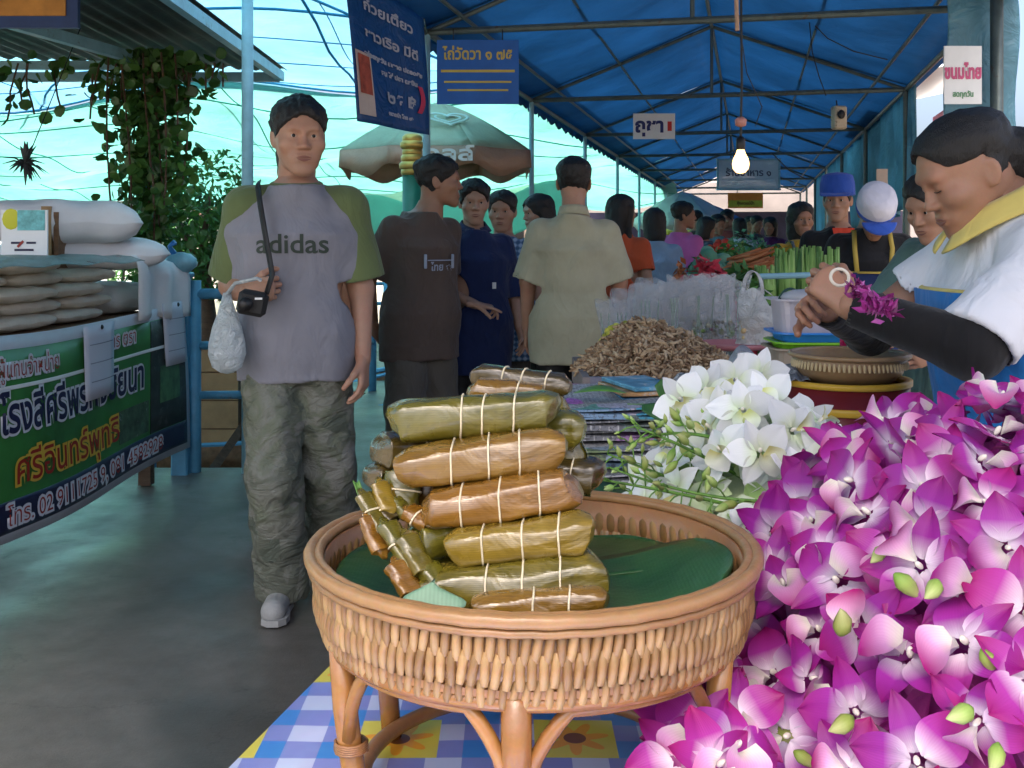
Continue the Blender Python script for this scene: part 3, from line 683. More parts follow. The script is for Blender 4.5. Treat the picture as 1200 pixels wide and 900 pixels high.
# ------------------------------------------------------------------ posts and railings
def post(lab, x, d, z0, z1, r, m_): return solo('steel_post', MB().tube([(x, d, z0), (x, d, z1)], r, 14), m_, lab, 'post', smooth=True)
post('tall grey blue post behind the walking man, rising to the net', *P(290, 0, 5.55).xy, -.6, 3.3, .030, m_polel)
def rail(lab, p, q, n, posts=True):
    e = E('railing', lab, 'railing', (p[0], p[1], 0)); p, q = Vector((*p, 0)), Vector((*q, 0))
    for z in (.93, .66, .40): part('rail', MB().tube([p+Vector((0, 0, z)), q+Vector((0, 0, z))], .028 if z > .9 else .022, 10), m_rail, e, smooth=True)
    for i in range(n+1): a = p.lerp(q, i/n); part('post', MB().tube([a+Vector((0, 0, -.45)), a+Vector((0, 0, 1.0 if i in (0, n) else .92))], .034, 12), m_rail, e, smooth=True)
rail('blue painted pier railing between the banner and the grey post', (-1.66, 5.58), (-1.37, 5.60), 1)
rail('blue painted pier railing running back behind the walking man', (-1.33, 5.75), (e0(8.65)+.02, 8.62), 3)
rail('far blue railing across the end of the side walkway', (-3.1, 13.9), (-1.65, 13.95), 3)
gp = E('blue_gatepost', 'wide blue wooden post beside the rice banner end', 'post', (-1.70, 5.5, 0))
part('post', MB().box((-1.715, 5.53, .50), (.085, .085, 1.04), 0, bev=.008), m_rail, gp); part('cap', MB().box((-1.715, 5.53, 1.03), (.11, .11, .03), 0, bev=.008), m_rail, gp)
# green lamp post with gold rings
e = E('ornate_lamp_post', 'green post with gold ringed capital under the umbrella', 'post', (*P(483, 0, 7.2).xy, 0))
bx, by = P(483, 0, 7.2).xy; m_grn = mat('green_enamel', (.02, .16, .10), .35, .15); m_gold = mat('gold_paint', (.55, .38, .10), .35, .2, metal=.6)
part('shaft', MB().tube([(bx, by, -.03), (bx, by, 1.74)], .066, 18), m_grn, e, smooth=True)
for i, (z, r) in enumerate([(1.68, .076), (1.72, .088), (1.77, .076), (1.81, .068), (1.86, .082), (1.90, .068)]):
    part('capital_ring', MB().lathe([(r*.75, z-.035), (r, z-.02), (r, z+.01), (r*.75, z+.03)], (bx, by, 0), 18), m_gold, e, smooth=True)
# ------------------------------------------------------------------ umbrella
def umbrella(lab, cx, cy, z_edge, z_top, rad, cols, px_=None, text_=True, n=8, tilt=0, vh=.17, vcol=None):
    e = E('market_umbrella', lab, 'umbrella', (cx, cy, 0)); c = Vector((cx, cy, 0))
    part('pole', MB().tube([c, c+Vector((0, 0, z_top))], .022, 10), m_white, e)
    for i in range(n):
        a0, a1 = 2*math.pi*(i-.5)/n-math.pi/2, 2*math.pi*(i+.5)/n-math.pi/2
        def fn(u, v, a0=a0, a1=a1):
            p0 = Vector((math.cos(a0), math.sin(a0), 0)); p1 = Vector((math.cos(a1), math.sin(a1), 0)); r = rad*v
            q = p0.lerp(p1, u)*r*(1-.05*math.sin(math.pi*u)*v); return c+q+Vector((0, 0, z_top-(z_top-z_edge)*v**1.35))
        part('canopy_panel', MB().grid(fn, 6, 8, .003), cols[i % len(cols)], e, smooth=True)
        def fv(u, v, a0=a0, a1=a1):
            p0 = Vector((math.cos(a0), math.sin(a0), 0)); p1 = Vector((math.cos(a1), math.sin(a1), 0)); q = p0.lerp(p1, u)*rad*(1.003-.05*math.sin(math.pi*u)+.01*v)
            return c+q+Vector((0, 0, z_edge-v*(vh+.04*math.sin(math.pi*2*u-1.57))))
        part('valance_flap', MB().grid(fv, 12, 2, .003), vcol or cols[0], e, smooth=True)
        part('rib', MB().tube([c+Vector((0, 0, z_top-.03)), c+Vector((math.cos(a0)*rad*.98, math.sin(a0)*rad*.98, z_edge-.01))], .007, 5), m_pole, e)
    return e
m_ug = sheet('umbrella_green', (.34, .44, .30), .3, .5, .15, 3, .3); m_ut = sheet('umbrella_tan', (.50, .31, .20), .3, .5, .15, 3, .3); m_uo = sheet('umbrella_orange', (.65, .17, .05), .3, .5, .15, 3, .3)
uc = P(513, 0, 8.4)
ue = umbrella('large green and tan umbrella with a swirled heart emblem', uc.x, uc.y, 1.90, 2.30, .78, [m_ug], vcol=m_ut)
m_letter_w = mat('white_print', (.72, .74, .72), .6, .05)
def on_umb(az, v, off=.004):
    a = R(az)-math.pi/2; r = .78*v; p = Vector((uc.x+math.cos(a)*r, uc.y+math.sin(a)*r, 2.30-.40*v**1.35)); dz = -.40*1.35*v**.35/.78
    rad_ = Vector((math.cos(a), math.sin(a), 0)); up = -(rad_+Vector((0, 0, dz))).normalized(); xa = Vector((-math.sin(a), math.cos(a), 0)); nn = xa.cross(up)
    return p, xa, up, nn
p0, xa, up, nn = on_umb(14, .56)
hm = MB()
for k, sc in enumerate((1.0, .62)):
    pts = []
    for t in np.linspace(.0, 2*math.pi*(1 if k == 0 else .8), 40):
        hx = 16*math.sin(t)**3/16; hy = (13*math.cos(t)-5*math.cos(2*t)-2*math.cos(3*t)-math.cos(4*t))/16
        pts.append(p0+xa*hx*.155*sc+up*hy*.12*sc+nn*.012)
    hm.tube(pts, .013 if k == 0 else .010, 6, flat=.4, up=nn)
part('heart_emblem', hm, sheet('print_pale_green', (.45, .68, .62), .3, .5), ue, smooth=True)
a = R(6)-math.pi/2; pv = Vector((uc.x+math.cos(a)*.80, uc.y+math.sin(a)*.80, 1.83))
text(ue, 'วอลล์', .14, m_letter_w, pv-Vector((uc.x, uc.y, 0)), frame((-math.sin(a), math.cos(a), 0), (0, 0, 1)).to_3x3().to_4x4(), .002, 1.5, .004)
umbrella('white market umbrella far down the aisle beyond the pink shirt', *P(800, 0, 19).xy, 1.62, 2.1, .9, [sheet('umbrella_white', (.7, .72, .74), .4, .5)])
umbrella('yellow and blue umbrella beside the far white one', *P(830, 0, 21).xy, 1.5, 1.95, .9, [sheet('umbrella_yellow', (.6, .42, .05), .3, .5), sheet('umbrella_blue', (.05, .2, .5), .3, .5)])
# ------------------------------------------------------------------ far end of the market
m_far = mat('weathered_grey_fascia', (.20, .17, .16), .8, .25, 1); m_purp = mat('dim_blue_wall', (.06, .055, .10), .8, .4, 1.5)
e = E('market_hall', 'low grey roofed hall closing the far end of the market', 'building', T(22.5, 1.5, 0))
part('fascia', MB().box(T(22.0, 1.5, 2.35), (9, .3, .75), -TA), m_far, e); part('roof', MB().grid(lambda u, v: T(21.9+5*v, -3+9*u, 2.72+.9*v), 10, 4, .05), m_far, e)
part('wall', MB().box(T(26, 1.5, 1.1), (9, .2, 2.2), -TA), m_purp, e)
for b in (-2.8, 5.8): part('pillar', MB().box(T(22.0, b, 1.05), (.3, .3, 2.1), -TA), m_far, e)
solo('far_awning', MB().grid(lambda u, v: T(14+6*v, -5.5+3.2*u, 2.0+.9*v-.1*u), 8, 6, .04), mat('cream_awning', (.5, .44, .36), .8, .15), 'cream awning roof beyond the men, under the shade net', 'awning')
solo('far_awning', MB().grid(lambda u, v: (-5+4.2*u, 19+4*v, 1.75+.5*v), 8, 6, .04), mat('grey_awning', (.42, .40, .38), .8, .15), 'pale grey awning across the canal, behind the umbrella', 'awning')
def house(lab, x, d, w, h, dp, col, roofc):
    e = E('canal_house', lab, 'house', (x, d, -1.4))
    part('wall', MB().box((x, d, h/2-1.4), (w, dp, h)), mat('house_wall_'+lab.split()[0], col, .8, .15), e)
    rf = MB(); rf.add([(x-w*.56, d-dp*.6, h-1.4), (x+w*.56, d-dp*.6, h-1.4), (x+w*.56, d+dp*.6, h-1.4), (x-w*.56, d+dp*.6, h-1.4), (x-w*.56, d, h-.6), (x+w*.56, d, h-.6)], [(0, 1, 5, 4), (2, 3, 4, 5), (0, 4, 3), (1, 2, 5), (3, 2, 1, 0)]); part('roof', rf, mat('house_roof_'+lab.split()[0], roofc, .8, .2), e)
    for i in range(4):
        wx = x-w*.36+w*.24*i; wi = part('window', MB().box((wx, d-dp/2-.02, h*.55-1.4), (w*.13, .08, h*.26)), m_white, e); part('pane', MB().box((wx, d-dp/2-.065, h*.55-1.4), (w*.11, .02, h*.22)), m_black, wi)
house('white canal house with small dark windows at the far left', -16, 36, 9, 4.2, 5, (.7, .68, .64), (.35, .3, .28))
house('cream canal house seen between the two men in tunics', -5.5, 34, 7, 3.4, 5, (.6, .52, .42), (.3, .16, .12))
house('brown canal house far behind the tent posts', 4.5, 42, 8, 4.4, 5, (.30, .22, .16), (.16, .12, .1))
# ------------------------------------------------------------------ boats on the canal
def boat(lab, x, d, ln, w, rz, z=-.42, m_=None):
    e = E('wooden_boat', lab, 'boat', (x, d, z), rz, 'boats moored by the pier')
    def hull(u, v, k=1.0):
        t = 2*u-1; ww = w/2*(1-abs(t)**2.6)*k+.02; an = math.pi*v; return (t*ln/2, -math.cos(an)*ww, .30-.30*math.sin(an)**.8*(1-abs(t)**4*.6)*k+.28*abs(t)**3)
    part('hull', MB().grid(hull, 24, 10, .02), m_ or m_wood2, e, smooth=True, local=True)
    part('gunwale', MB().tube([hull(u, 0) for u in np.linspace(0, 1, 25)], .022, 6), m_rail, e, local=True); part('gunwale', MB().tube([hull(u, 1) for u in np.linspace(0, 1, 25)], .022, 6), m_rail, e, local=True)
    for q in (-.25, .05, .3): part('thwart', MB().box((q*ln, 0, .22), (.14, w*.86, .025)), m_wood, e, local=True)
boat('pale wooden boat nearest the railing behind the white bag', -2.15, 7.3, 3.6, .8, .25)
boat('long brown boat lying further out on the canal', -2.9, 9.6, 4.5, .9, .1)
boat('blue edged boat beyond the walking man', -1.9, 12.0, 4.5, .9, 1.2)
def crate(lab, c, d, m_):
    e = E('wooden_crate', lab, 'crate', Vector(c)); 
    for i in range(4): part('side_board', MB().box(Vector(c)+Vector((0, -d[1]/2, d[2]*(i+.5)/4)), (d[0], .015, d[2]/4-.008)), m_, e)
    part('box', MB().box(Vector(c)+Vector((0, 0, d[2]/2)), (d[0]*.98, d[1]-.02, d[2]*.98)), m_wood, e)
m_tan = mat('tan_board', (.36, .23, .11), .7, .2, 6, .2)
crate('tall tan crate standing in the boat behind the railing', (-1.98, 7.2, -.22), (.34, .3, .75), m_tan)
crate('darker low crate beside the tall tan one in the boat', (-1.62, 7.4, -.22), (.35, .3, .45), m_wood2)
e = E('red_drum', 'small red and white tin on the far boat', 'tin', P(228, 372, 9.2)); part('can', MB().lathe([(.09, -.35), (.09, .0), (.09, .05)], P(232, 366, 9.2), 16), mat('red_tin', (.6, .03, .03), .4, .1), e); part('band', MB().lathe([(.092, -.18), (.092, -.07)], P(232, 366, 9.2), 16), m_white, e)
solo('leaning_plank', MB().tube([P(248, 552, 6.2), P(300, 478, 6.6)], .035, 4), m_wood, 'dark wooden plank leaning between boat and pier', 'plank')
# ------------------------------------------------------------------ leaves: vine and trees
def leaf_mat(name, col, tr=.35):
    k = N(name); g = k.n('ShaderNodeNewGeometry'); c = k.ramp(g.outputs['Random Per Island'], [(0, tuple(x*.55 for x in col)), (.5, col), (1, (col[0]*1.7, col[1]*1.35, col[2]*1.1))])
    d = k.n('ShaderNodeBsdfDiffuse'); t = k.n('ShaderNodeBsdfTranslucent'); gl = k.n('ShaderNodeBsdfGlossy'); gl.inputs['Roughness'].default_value = .4
    k.l(c, d.inputs[0]); k.l(c, t.inputs[0]); m1 = k.n('ShaderNodeMixShader'); m1.inputs[0].default_value = tr; k.l(d.outputs[0], m1.inputs[1]); k.l(t.outputs[0], m1.inputs[2])
    m2 = k.n('ShaderNodeMixShader'); m2.inputs[0].default_value = .05; k.l(m1.outputs[0], m2.inputs[1]); k.l(gl.outputs[0], m2.inputs[2]); k.l(m2.outputs[0], k.o.inputs[0]); return k.m
m_leaf = leaf_mat('tree_leaf', (.05, .16, .03)); m_vine = leaf_mat('vine_leaf', (.055, .15, .03))
def leaf(mb, p, s, rnd, rnd_round=False):
    n = Vector((rnd.gauss(0, 1), rnd.gauss(0, 1), rnd.gauss(0, 1)+.5)).normalized(); a = n.orthogonal().normalized(); a = Matrix.Rotation(rnd.uniform(0, 6.28), 3, n) @ a; b = n.cross(a)
    if rnd_round: pts = [a*math.cos(t)*s+b*math.sin(t)*s*.9+n*(.15*s*math.cos(2*t)) for t in np.linspace(0, 6.283, 8)[:-1]]; mb.add([p+q for q in pts], [tuple(range(7))])
    else: mb.add([p-a*s, p+b*s*.42+n*s*.1, p+a*s, p-b*s*.42+n*s*.1], [(0, 1, 2, 3)])
def tree(lab, c, tr_h, blobs, n, s, seed, base_z=-1.3):
    rnd = random.Random(seed); e = E('tree', lab, 'tree', (c[0], c[1], base_z)); tk = MB(); tk.tube([(c[0], c[1], base_z), (c[0]+.05, c[1], tr_h*.5), (c[0], c[1]+.03, tr_h)], [.11, .08, .05], 8)
    for b in blobs: tk.tube([(c[0], c[1], tr_h*.8), (c[0]*.5+b[0]*.5, c[1]*.5+b[1]*.5, tr_h*.6+b[2]*.4), (b[0], b[1], b[2])], [.035, .025, .01], 6)
    part('trunk', tk, m_wood, e, smooth=True); lf = MB()
    for i in range(n):
        b = rnd.choice(blobs); v = Vector((rnd.gauss(0, 1), rnd.gauss(0, 1), rnd.gauss(0, 1))).normalized()*rnd.uniform(.35, 1.08)**.5; leaf(lf, Vector(b[:3])+v*b[3], s*rnd.uniform(.6, 1.25), rnd)
    part('crown', lf, m_leaf, e, kind='stuff')
t0 = P(235, 245, 8.2)
tree('bushy green tree behind the railing, left of the walking man', (t0.x, t0.y), 1.15, [(t0.x-.25, 8.2, 1.5, .34), (t0.x+.1, 8.1, 1.55, .36), (t0.x+.25, 8.3, 1.35, .30), (t0.x-.1, 8.1, 1.25, .36), (t0.x-.38, 8.3, 1.12, .28), (t0.x+.2, 8.1, 1.02, .26)], 2600, .042, 3)
tree('distant green tree across the canal behind the tent posts', (3.2, 36), 1.2, [(3.2, 36, 1.0, 1.3), (4.2, 36, .6, 1.0), (2.1, 36, .5, 1.0)], 900, .16, 4)
tree('distant tree at the far left across the water', (-10, 30), 1.6, [(-10, 30, 1.3, 1.4), (-11.5, 30, .8, 1.1)], 900, .15, 5)
rnd = random.Random(11); e = E('climbing_vine', 'green climbing vine hanging from the dark awning around its post', 'vine', (-2.17, 6.2, 0)); st = MB(); lf = MB(); big = []
strands = []
for i in range(15):
    x = -2.17+rnd.uniform(-.16, .26); d = 6.25+rnd.uniform(-.2, .15); pts = [(x+.05*math.sin(q*2+i), d, 2.28-q*rnd.uniform(.9, 1.1)) for q in np.linspace(0, rnd.uniform(.45, 1.25), 12)]; strands.append(pts)
for i in range(16):
    x = -3.1+i*.088+rnd.uniform(-.04, .04); ln = rnd.uniform(.08, .34); strands.append([(x+.03*math.sin(q*9+i), 6.2+rnd.uniform(-.02, .02), 2.24-q) for q in np.linspace(0, ln, 5)])
for i in range(4):
    x = -1.98+i*.10; strands.append([(x, 6.2, 2.24-q) for q in np.linspace(0, .12+.05*rnd.random(), 4)])
for pts in strands: st.tube(pts, .006, 4)
part('stem', st, m_wood, e)
k_ = 0
for pts in strands:
    for j in range(len(pts)):
        for r_ in range(2 if len(pts) > 6 else 1):
            b = MB(); p = Vector(pts[j])+Vector((rnd.gauss(0, .035), rnd.gauss(0, .04), rnd.gauss(0, .02))); leaf(b, p, rnd.uniform(.028, .048), rnd, True)
            if k_ < 290: part('leaf', b, m_vine, e); k_ += 1
            else: lf.v, lf.f = (lambda n: (lf.v+b.v, lf.f+[tuple(x+n for x in f) for f in b.f]))(len(lf.v))
for i in range(900): leaf(lf, Vector((-2.12+rnd.gauss(0, .12), 6.3+rnd.gauss(0, .1), 2.3-1.2*rnd.random()**1.3)), rnd.uniform(.024, .042), rnd, True)
part('foliage', lf, m_vine, e, kind='stuff')
# dark hanging orchid plant at the far left
rnd = random.Random(5); e = E('hanging_plant', 'small dark spiky plant hanging at the left edge against the bright sky', 'plant', P(30, 190, 5.2)); lf = MB(); c = P(30, 192, 5.2)
for i in range(36):
    d = Vector((rnd.gauss(0, 1), rnd.gauss(0, .6), rnd.gauss(-.3, 1))).normalized(); q = c+d*rnd.uniform(.05, .12); lf.tube([c, (c+q)/2+Vector((0, 0, .015)), q], [.008, .012, .002], 5, flat=.4)
part('leaves', lf, mat('dark_leaf', (.03, .035, .035), .6, .3), e); part('hanger', MB().tube([c, c+Vector((-.05, .9, .96))], .003, 4), m_wire, e)
# ------------------------------------------------------------------ hanging signs
m_sb = sheet('blue_banner_vinyl', (.012, .085, .27), .3, .4, .12, 3, .4, .05); m_sb2 = mat('blue_banner', (.01, .10, .38), .5, .12); m_tb = mat('banner_pale_print', (.32, .36, .45), .6, .1); m_gold2 = mat('banner_yellow_print', (.50, .38, .08), .6, .1)
bl = [P(402, -30, 4.5), P(497, 30, 5.1)]; d_ = (bl[1]-bl[0]); d_.z = 0; d_ = d_.normalized(); nrm = d_.cross(Vector((0, 0, 1)))
e = E('hanging_banner', 'large dark blue hanging banner with pale writing and a picture, upper left of the tent', 'banner', P(450, 80, 4.75)); eo = base_of(e)
q00, q10, q11, q01 = P(419, 142, 4.45), P(502, 158, 5.0), P(497, 22, 5.05), P(402, -40, 4.5)
def bq(u, v, off=0): 
    p = (q00*(1-u)+q10*u)*(1-v)+(q01*(1-u)+q11*u)*v; return p+nrm*(off+.008*math.sin(u*7+v*3))
part('cloth', MB().grid(lambda u, v: bq(u, v), 16, 20, .003), m_sb, e, smooth=True)
def onq(fn, par, s, size, m_, u, v, sx=1, bold=.0, nm='lettering'):
    o = text(par, s, size, m_, (0, 0, 0), Matrix.Identity(4), 0, sx, bold, nm); me = o.data; o.matrix_local = Matrix.Identity(4)
    for vt in me.vertices: vt.co = fn(u+vt.co.x*sx, v+vt.co.y)-base_of(par)
    me.update(); return o
def fnA(u, v): return bq(u, v, .006)
W_, H_ = .38, .60
def tb(s, size, u, v, m_, sx=1, bold=.002):
    return onq(lambda x, y: fnA(u+(x-u)/W_, v+(y-v)/H_), e, s, size, m_, u, v, sx, bold)
tb('ก๋วยเตี๋ยว', .062, .50, .82, m_tb); tb('ชาวเรือ มีดี', .06, .52, .62, m_tb)
tb('อร่อยทุกวัน สะอาด ปลอดภัย', .026, .52, .47, m_tb); tb('หมู ไก่ ปลา ลูกชิ้น', .026, .60, .385, m_tb); tb('๒๕ ฿', .075, .62, .22, m_tb); tb('ตลาดน้ำ โทร ๐๒', .022, .60, .10, m_tb)
part('picture', MB().grid(lambda u, v: bq(.02+.2*u, .05+.42*v, .005), 2, 4), mat('picture_border', (.5, .42, .38), .6, .1), e); part('picture', MB().grid(lambda u, v: bq(.045+.15*u, .19+.26*v, .008), 2, 4), mat('food_picture', (.35, .07, .04), .6, .4, 25), e)
part('red_mark', MB().grid(lambda u, v: bq(.83+.06*u+.05*math.sin(v*3), .16+.22*v, .006), 2, 6), mat('pink_red_print', (.45, .03, .09), .6, .1), e)
part('cord', MB().tube([q11, T(0, 0, H0)], .003, 4), m_wire, e); part('cord', MB().tube([q01, q01+Vector((.02, 0, .6))], .003, 4), m_wire, e)
def board(lab, px0, py0, px1, py1, D, m_, cat='sign', th=.012, yaw=0.0, name='hanging_sign', hang=0, cordx=(.2, .8)):
    a, b = P(px0, py1, D), P(px1, py0, D); c = (a+b)/2; e = E(name, lab, cat, c); w, h = b.x-a.x, b.z-a.z
    part('board', MB().box(c, (w, th, h), yaw), m_, e)
    if hang:
        for t in cordx: x = a.x+w*t; part('cord', MB().tube([(x, D, b.z), (x, D, b.z+hang)], .003, 4), m_wire, e)
    return e, c, w, h
def tx(e, c, s, size, dx, dz, m_, sx=1, bold=.001, th=.0075): return text(e, s, size, m_, Vector((dx, -th, dz)), frame((1, 0, 0), (0, 0, 1)), .001, sx, bold)
e, c, w, h = board('blue sign with yellow Thai writing and lines, beside the first tent post', 512, 47, 608, 122, 5.85, m_sb2, hang=.06)
tx(e, c, 'ไถ่วัดวา ๑ ๗๕', .085, 0, .095, m_gold2, .85, .002)
for i, z in enumerate((.005, -.055, -.10)): part('printed_line', MB().box(c+Vector((0, -.0075, z)), (w*(.9-.08*i), .002, .010 if i else .014)), m_gold2, e)
e, c, w, h = board('small white sign with Thai letters and a red mark on the tent beam', 742, 133, 791, 163, 9.0, m_white)
tx(e, c, 'ฤชา', .16, -.04, -.0, mat('dark_blue_print', (.02, .03, .14), .6, .1), 1, .006); part('red_mark', MB().box(c+Vector((.13, -.008, .0)), (.035, .003, .08)), mat('red_print', (.6, .03, .02), .6), e)
m_pane = sheet('pale_translucent_sign', (.6, .68, .75), .5, .4, alpha=.8)
e, c, w, h = board('large pale framed sign hanging beyond the light bulb', 841, 187, 913, 222, 14.5, m_pane)
for dz in (-h/2, h/2): part('frame', MB().box(c+Vector((0, -.01, dz)), (w+.04, .03, .025)), m_polel, e)
for dx in (-w/2, w/2): part('frame', MB().box(c+Vector((dx, -.01, 0)), (.025, .028, h-.03)), m_polel, e)
tx(e, c, 'ร้านอาหาร ๑', .13, 0, .02, mat('faded_dark_print', (.08, .09, .14), .6), 1, .003)
e, c, w, h = board('orange and yellow sign below the pale framed sign', 853, 226, 894, 244, 16.5, mat('sign_orange', (.70, .22, .03), .5))
part('green_band', MB().box(c+Vector((0, -.009, -h*.2)), (w*.96, .004, h*.42)), mat('sign_yellow_green', (.40, .42, .04), .5), e); tx(e, c, 'กุ้งสดแม่น้ำ', .06, 0, -.045, mat('sign_text_brown', (.1, .05, .01), .6), 1, .002, .013)
e, c, w, h = board('white sign with pink Thai letters on the right tarpaulin', 1106, 54, 1150, 122, 4.95, m_white, th=.01)
tx(e, c, 'ขนมไทย', .085, 0, .01, mat('pink_print', (.55, .09, .20), .6), .62, .004, .007); tx(e, c, 'สดทุกวัน', .035, 0, -.09, mat('green_print', (.12, .3, .15), .6), .8, .001, .007)
solo('right_corner_sheet', MB().grid(lambda u, v: (*P(1108+84*u+3*math.sin(v*9), 0, 5.15).xy, 2.45-1.05*v+.05*math.sin(u*4)), 24, 12, .004), m_tarp2, 'blue tarpaulin corner hanging behind the pink lettered sign', 'tarpaulin', smooth=True)
post('grey steel post at the upper right behind the vendor', *P(1168, 0, 5.05).xy, 0, 2.5, .03, m_pole)
# papers and oddments hanging on the right
e, c, w, h = board('small pale note hanging on the blue side sheet', 1027, 198, 1040, 228, 7.9, mat('note_paper', (.5, .42, .35), .7)); e, c, w, h = board('small framed notice far along the right side sheets', 969, 209, 979, 224, 10.2, m_white)
e = E('lamp_ballast', 'old beige electric box hanging from the tent beam, right of the bulb', 'electric box', P(983, 137, 6.9)); part('box', MB().box(P(983, 138, 6.9), (.085, .07, .15), .2, bev=.01), mat('aged_cream_plastic', (.42, .36, .26), .5, .2, 8, dirt=(.06, .05, .04), ds=25), e); part('socket', MB().ball(P(986, 134, 6.85), (.025, .02, .03), 10, 6), m_black, e); part('cable', MB().tube([P(981, 127, 6.9), P(980, 118, 6.95)], .005, 5), m_wire, e)
# ------------------------------------------------------------------ the light bulb
bp = P(868, 190, 3.9); e = E('light_bulb', 'lit bare bulb hanging on a black wire in the middle of the tent', 'light bulb', bp)
k = N('bulb_glass'); em = k.n('ShaderNodeEmission'); em.inputs[0].default_value = (1, .52, .17, 1); em.inputs[1].default_value = 2.2; k.l(em.outputs[0], k.o.inputs[0])
part('glass', MB().lathe([(.0, -.042), (.016, -.038), (.028, -.024), (.031, -.006), (.027, .012), (.017, .032), (.013, .045)], bp, 20), k.m, e, smooth=True)
part('socket', MB().lathe([(.014, .045), (.017, .05), (.017, .085), (.006, .095)], bp, 14), m_black, e, smooth=True)
part('shade_ring', MB().lathe([(.006, .128), (.020, .134), (.022, .155), (.010, .165)], bp, 14), mat('pink_plastic', (.5, .22, .18), .4, .1), e, smooth=True)
wt = P(868, -60, 3.9); part('wire', MB().tube([bp+Vector((0, 0, .09)), bp+Vector((.004, 0, .3)), wt], .0045, 6), m_wire, e)
part('wire', MB().tube([P(869, 45, 3.9), P(875, 85, 3.9), P(893, 125, 3.9), P(885, 148, 4.2)], .002, 5), m_wire, e)
for i, pts in enumerate([[(948, 20), (952, 62), (960, 90), (968, 112)], [(955, 30), (970, 45), (1000, 60), (1040, 70)], [(905, 180), (925, 200), (945, 210)]]):
    solo('loose_wire', MB().tube([P(x, y, 7.2) for x, y in pts], .004, 5), m_wire, ['thin black wire drooping from the tent roof right of the bulb', 'thin black wire looping towards the right eave', 'thin black wire sagging beside the pale framed sign'][i], 'wire')
solo('bamboo_stick', MB().tube([P(862, -30, 4.4), P(864, 36, 4.4)], .009, 8), mat('pinkish_wood', (.5, .32, .22), .6, .15), 'short pinkish stick hanging beside the bulb wire at the top', 'stick')
# ------------------------------------------------------------------ the people
def at(px, D, z=0): return Vector(((px-PX0)/F*D, D, z))
def drape_text(e, target, s, size, x, z, m_, sx=1, bold=.0015, front=-1, off=.003, y0=-.5, nm='lettering', rz=0):
    from mathutils.bvhtree import BVHTree
    me0 = target.data; bvh = BVHTree.FromPolygons([v.co for v in me0.vertices], [tuple(p.vertices) for p in me0.polygons])
    o = text(e, s, size, m_, (0, 0, 0), Matrix.Identity(4), 0, 1, bold, nm); o.matrix_local = Matrix.Identity(4)
    hits = []
    for v in o.data.vertices:
        X, Z = x+v.co.x*sx*-front*1.0, z+v.co.y
        if front > 0: X = x-v.co.x*sx
        h = bvh.ray_cast(Vector((X, y0*(-front), Z)), Vector((0, -front, 0)))
        hits.append((X, h[0].y if h[0] is not None else None, Z))
    ys = [h[1] for h in hits if h[1] is not None]
    for v, h in zip(o.data.vertices, hits): v.co = (h[0], (h[1] if h[1] is not None else np.mean(ys))+front*off, h[2])
    o.data.update(); return o
def kid(e, n): return [c for c in e.children if c.name.split('.')[0] == n][0]
def shell(bt, z0, z1, a0, a1, inf, x=0, nu=16, nv=14, th=.004, y=0, wob=.003):
    zz = [b[0] for b in bt]
    def fn(u, v):
        z = z0+(z1-z0)*v; w = np.interp(z, zz, [b[3] for b in bt])+inf; d = max(np.interp(z, zz, [b[4] for b in bt]), .10)+inf; cy = np.interp(z, zz, [b[2] for b in bt])
        a = a0+(a1-a0)*u; s, c = math.sin(a), math.cos(a); p = .85
        return (x+w*math.copysign(abs(s)**p, s), y+cy-d*math.copysign(abs(c)**p, c)+wob*math.sin(u*21+v*6), z)
    return MB().grid(fn, nu, nv, th)
c_grey = cloth('heather_grey_jersey', (.21, .21, .24), .45, 900, .08); c_sage = cloth('sage_green_sleeve', (.115, .15, .06), .5)
def camo():
    k = N('faded_camouflage_cotton'); n1 = k.noise(5.5, 3, .5, None, .6); n2 = k.noise(9, 3, .5, None, .8)
    c = k.ramp(n1.outputs[0], [(.42, (.115, .125, .095)), (.47, (.17, .175, .145)), (.56, (.13, .145, .10)), (.60, (.20, .20, .17))], 'EASE')
    c = k.mix(k.ramp(n2.outputs[0], [(.56, (0, 0, 0)), (.60, (1, 1, 1))]), c, (.085, .10, .075)); k.base(c); k.set(Roughness=.85)
    k.bump(k.noise(8, 4, .6, k.coord('Object', (1, 1, 1.8)), 1.3).outputs[0], .75, .035); k.bump(k.noise(28, 3).outputs[0], .35, .008); return k.m
c_camo = camo()
# --- man in grey and green T-shirt
pA = at(347, 3.48)
legsA = dict(a=[(-.085, .01, .86), (-.062, -.09, .47), (-.050, .02, .085)], b=[(.085, .01, .86), (.100, .08, .46), (.10, .27, .13)])
e, A, HM, bt = person('man walking in a grey T-shirt with green sleeves and camouflage trousers', pA, 4, 1.655, .0085, 'tan', 'short', (17, 6),
    dict(mat=c_grey, hem=.775, sleeve=.84, loose=.030, flare=.012, sr=(.054, .076, .06), wr=.0065, neckz=-.017, nz=1.375, nr=.070), dict(mat=c_camo, w=(.105, .092, .088), wr=.009, cuff=.075),
    arms=dict(a=[(-.165, .005, 1.345), (-.228, .08, 1.085), (-.135, -.155, 1.075)], b=[(.165, .005, 1.345), (.215, .03, 1.075), (.225, -.03, .84)]),
    hands=dict(a=dict(dir=(1, -.35, .12), palm=(.2, 1, .0), curl=(1.15, 1.2, 1.25, 1.3), thumb=(0, 0, 1), close=.9), b=dict(palm=(-1, .25, 0), curl=(.35, .42, .5, .55))),
    legs=legsA, fat=1.03, shoes=mat('grey_canvas_shoe', (.36, .36, .35), .7, .15, 20, .3, 200), fatface=1.12, seed=3, headscale=1.09, neckp=(0, .015, 1.485))
MA = e.matrix_world.copy()
sh = kid(e, 'shirt')
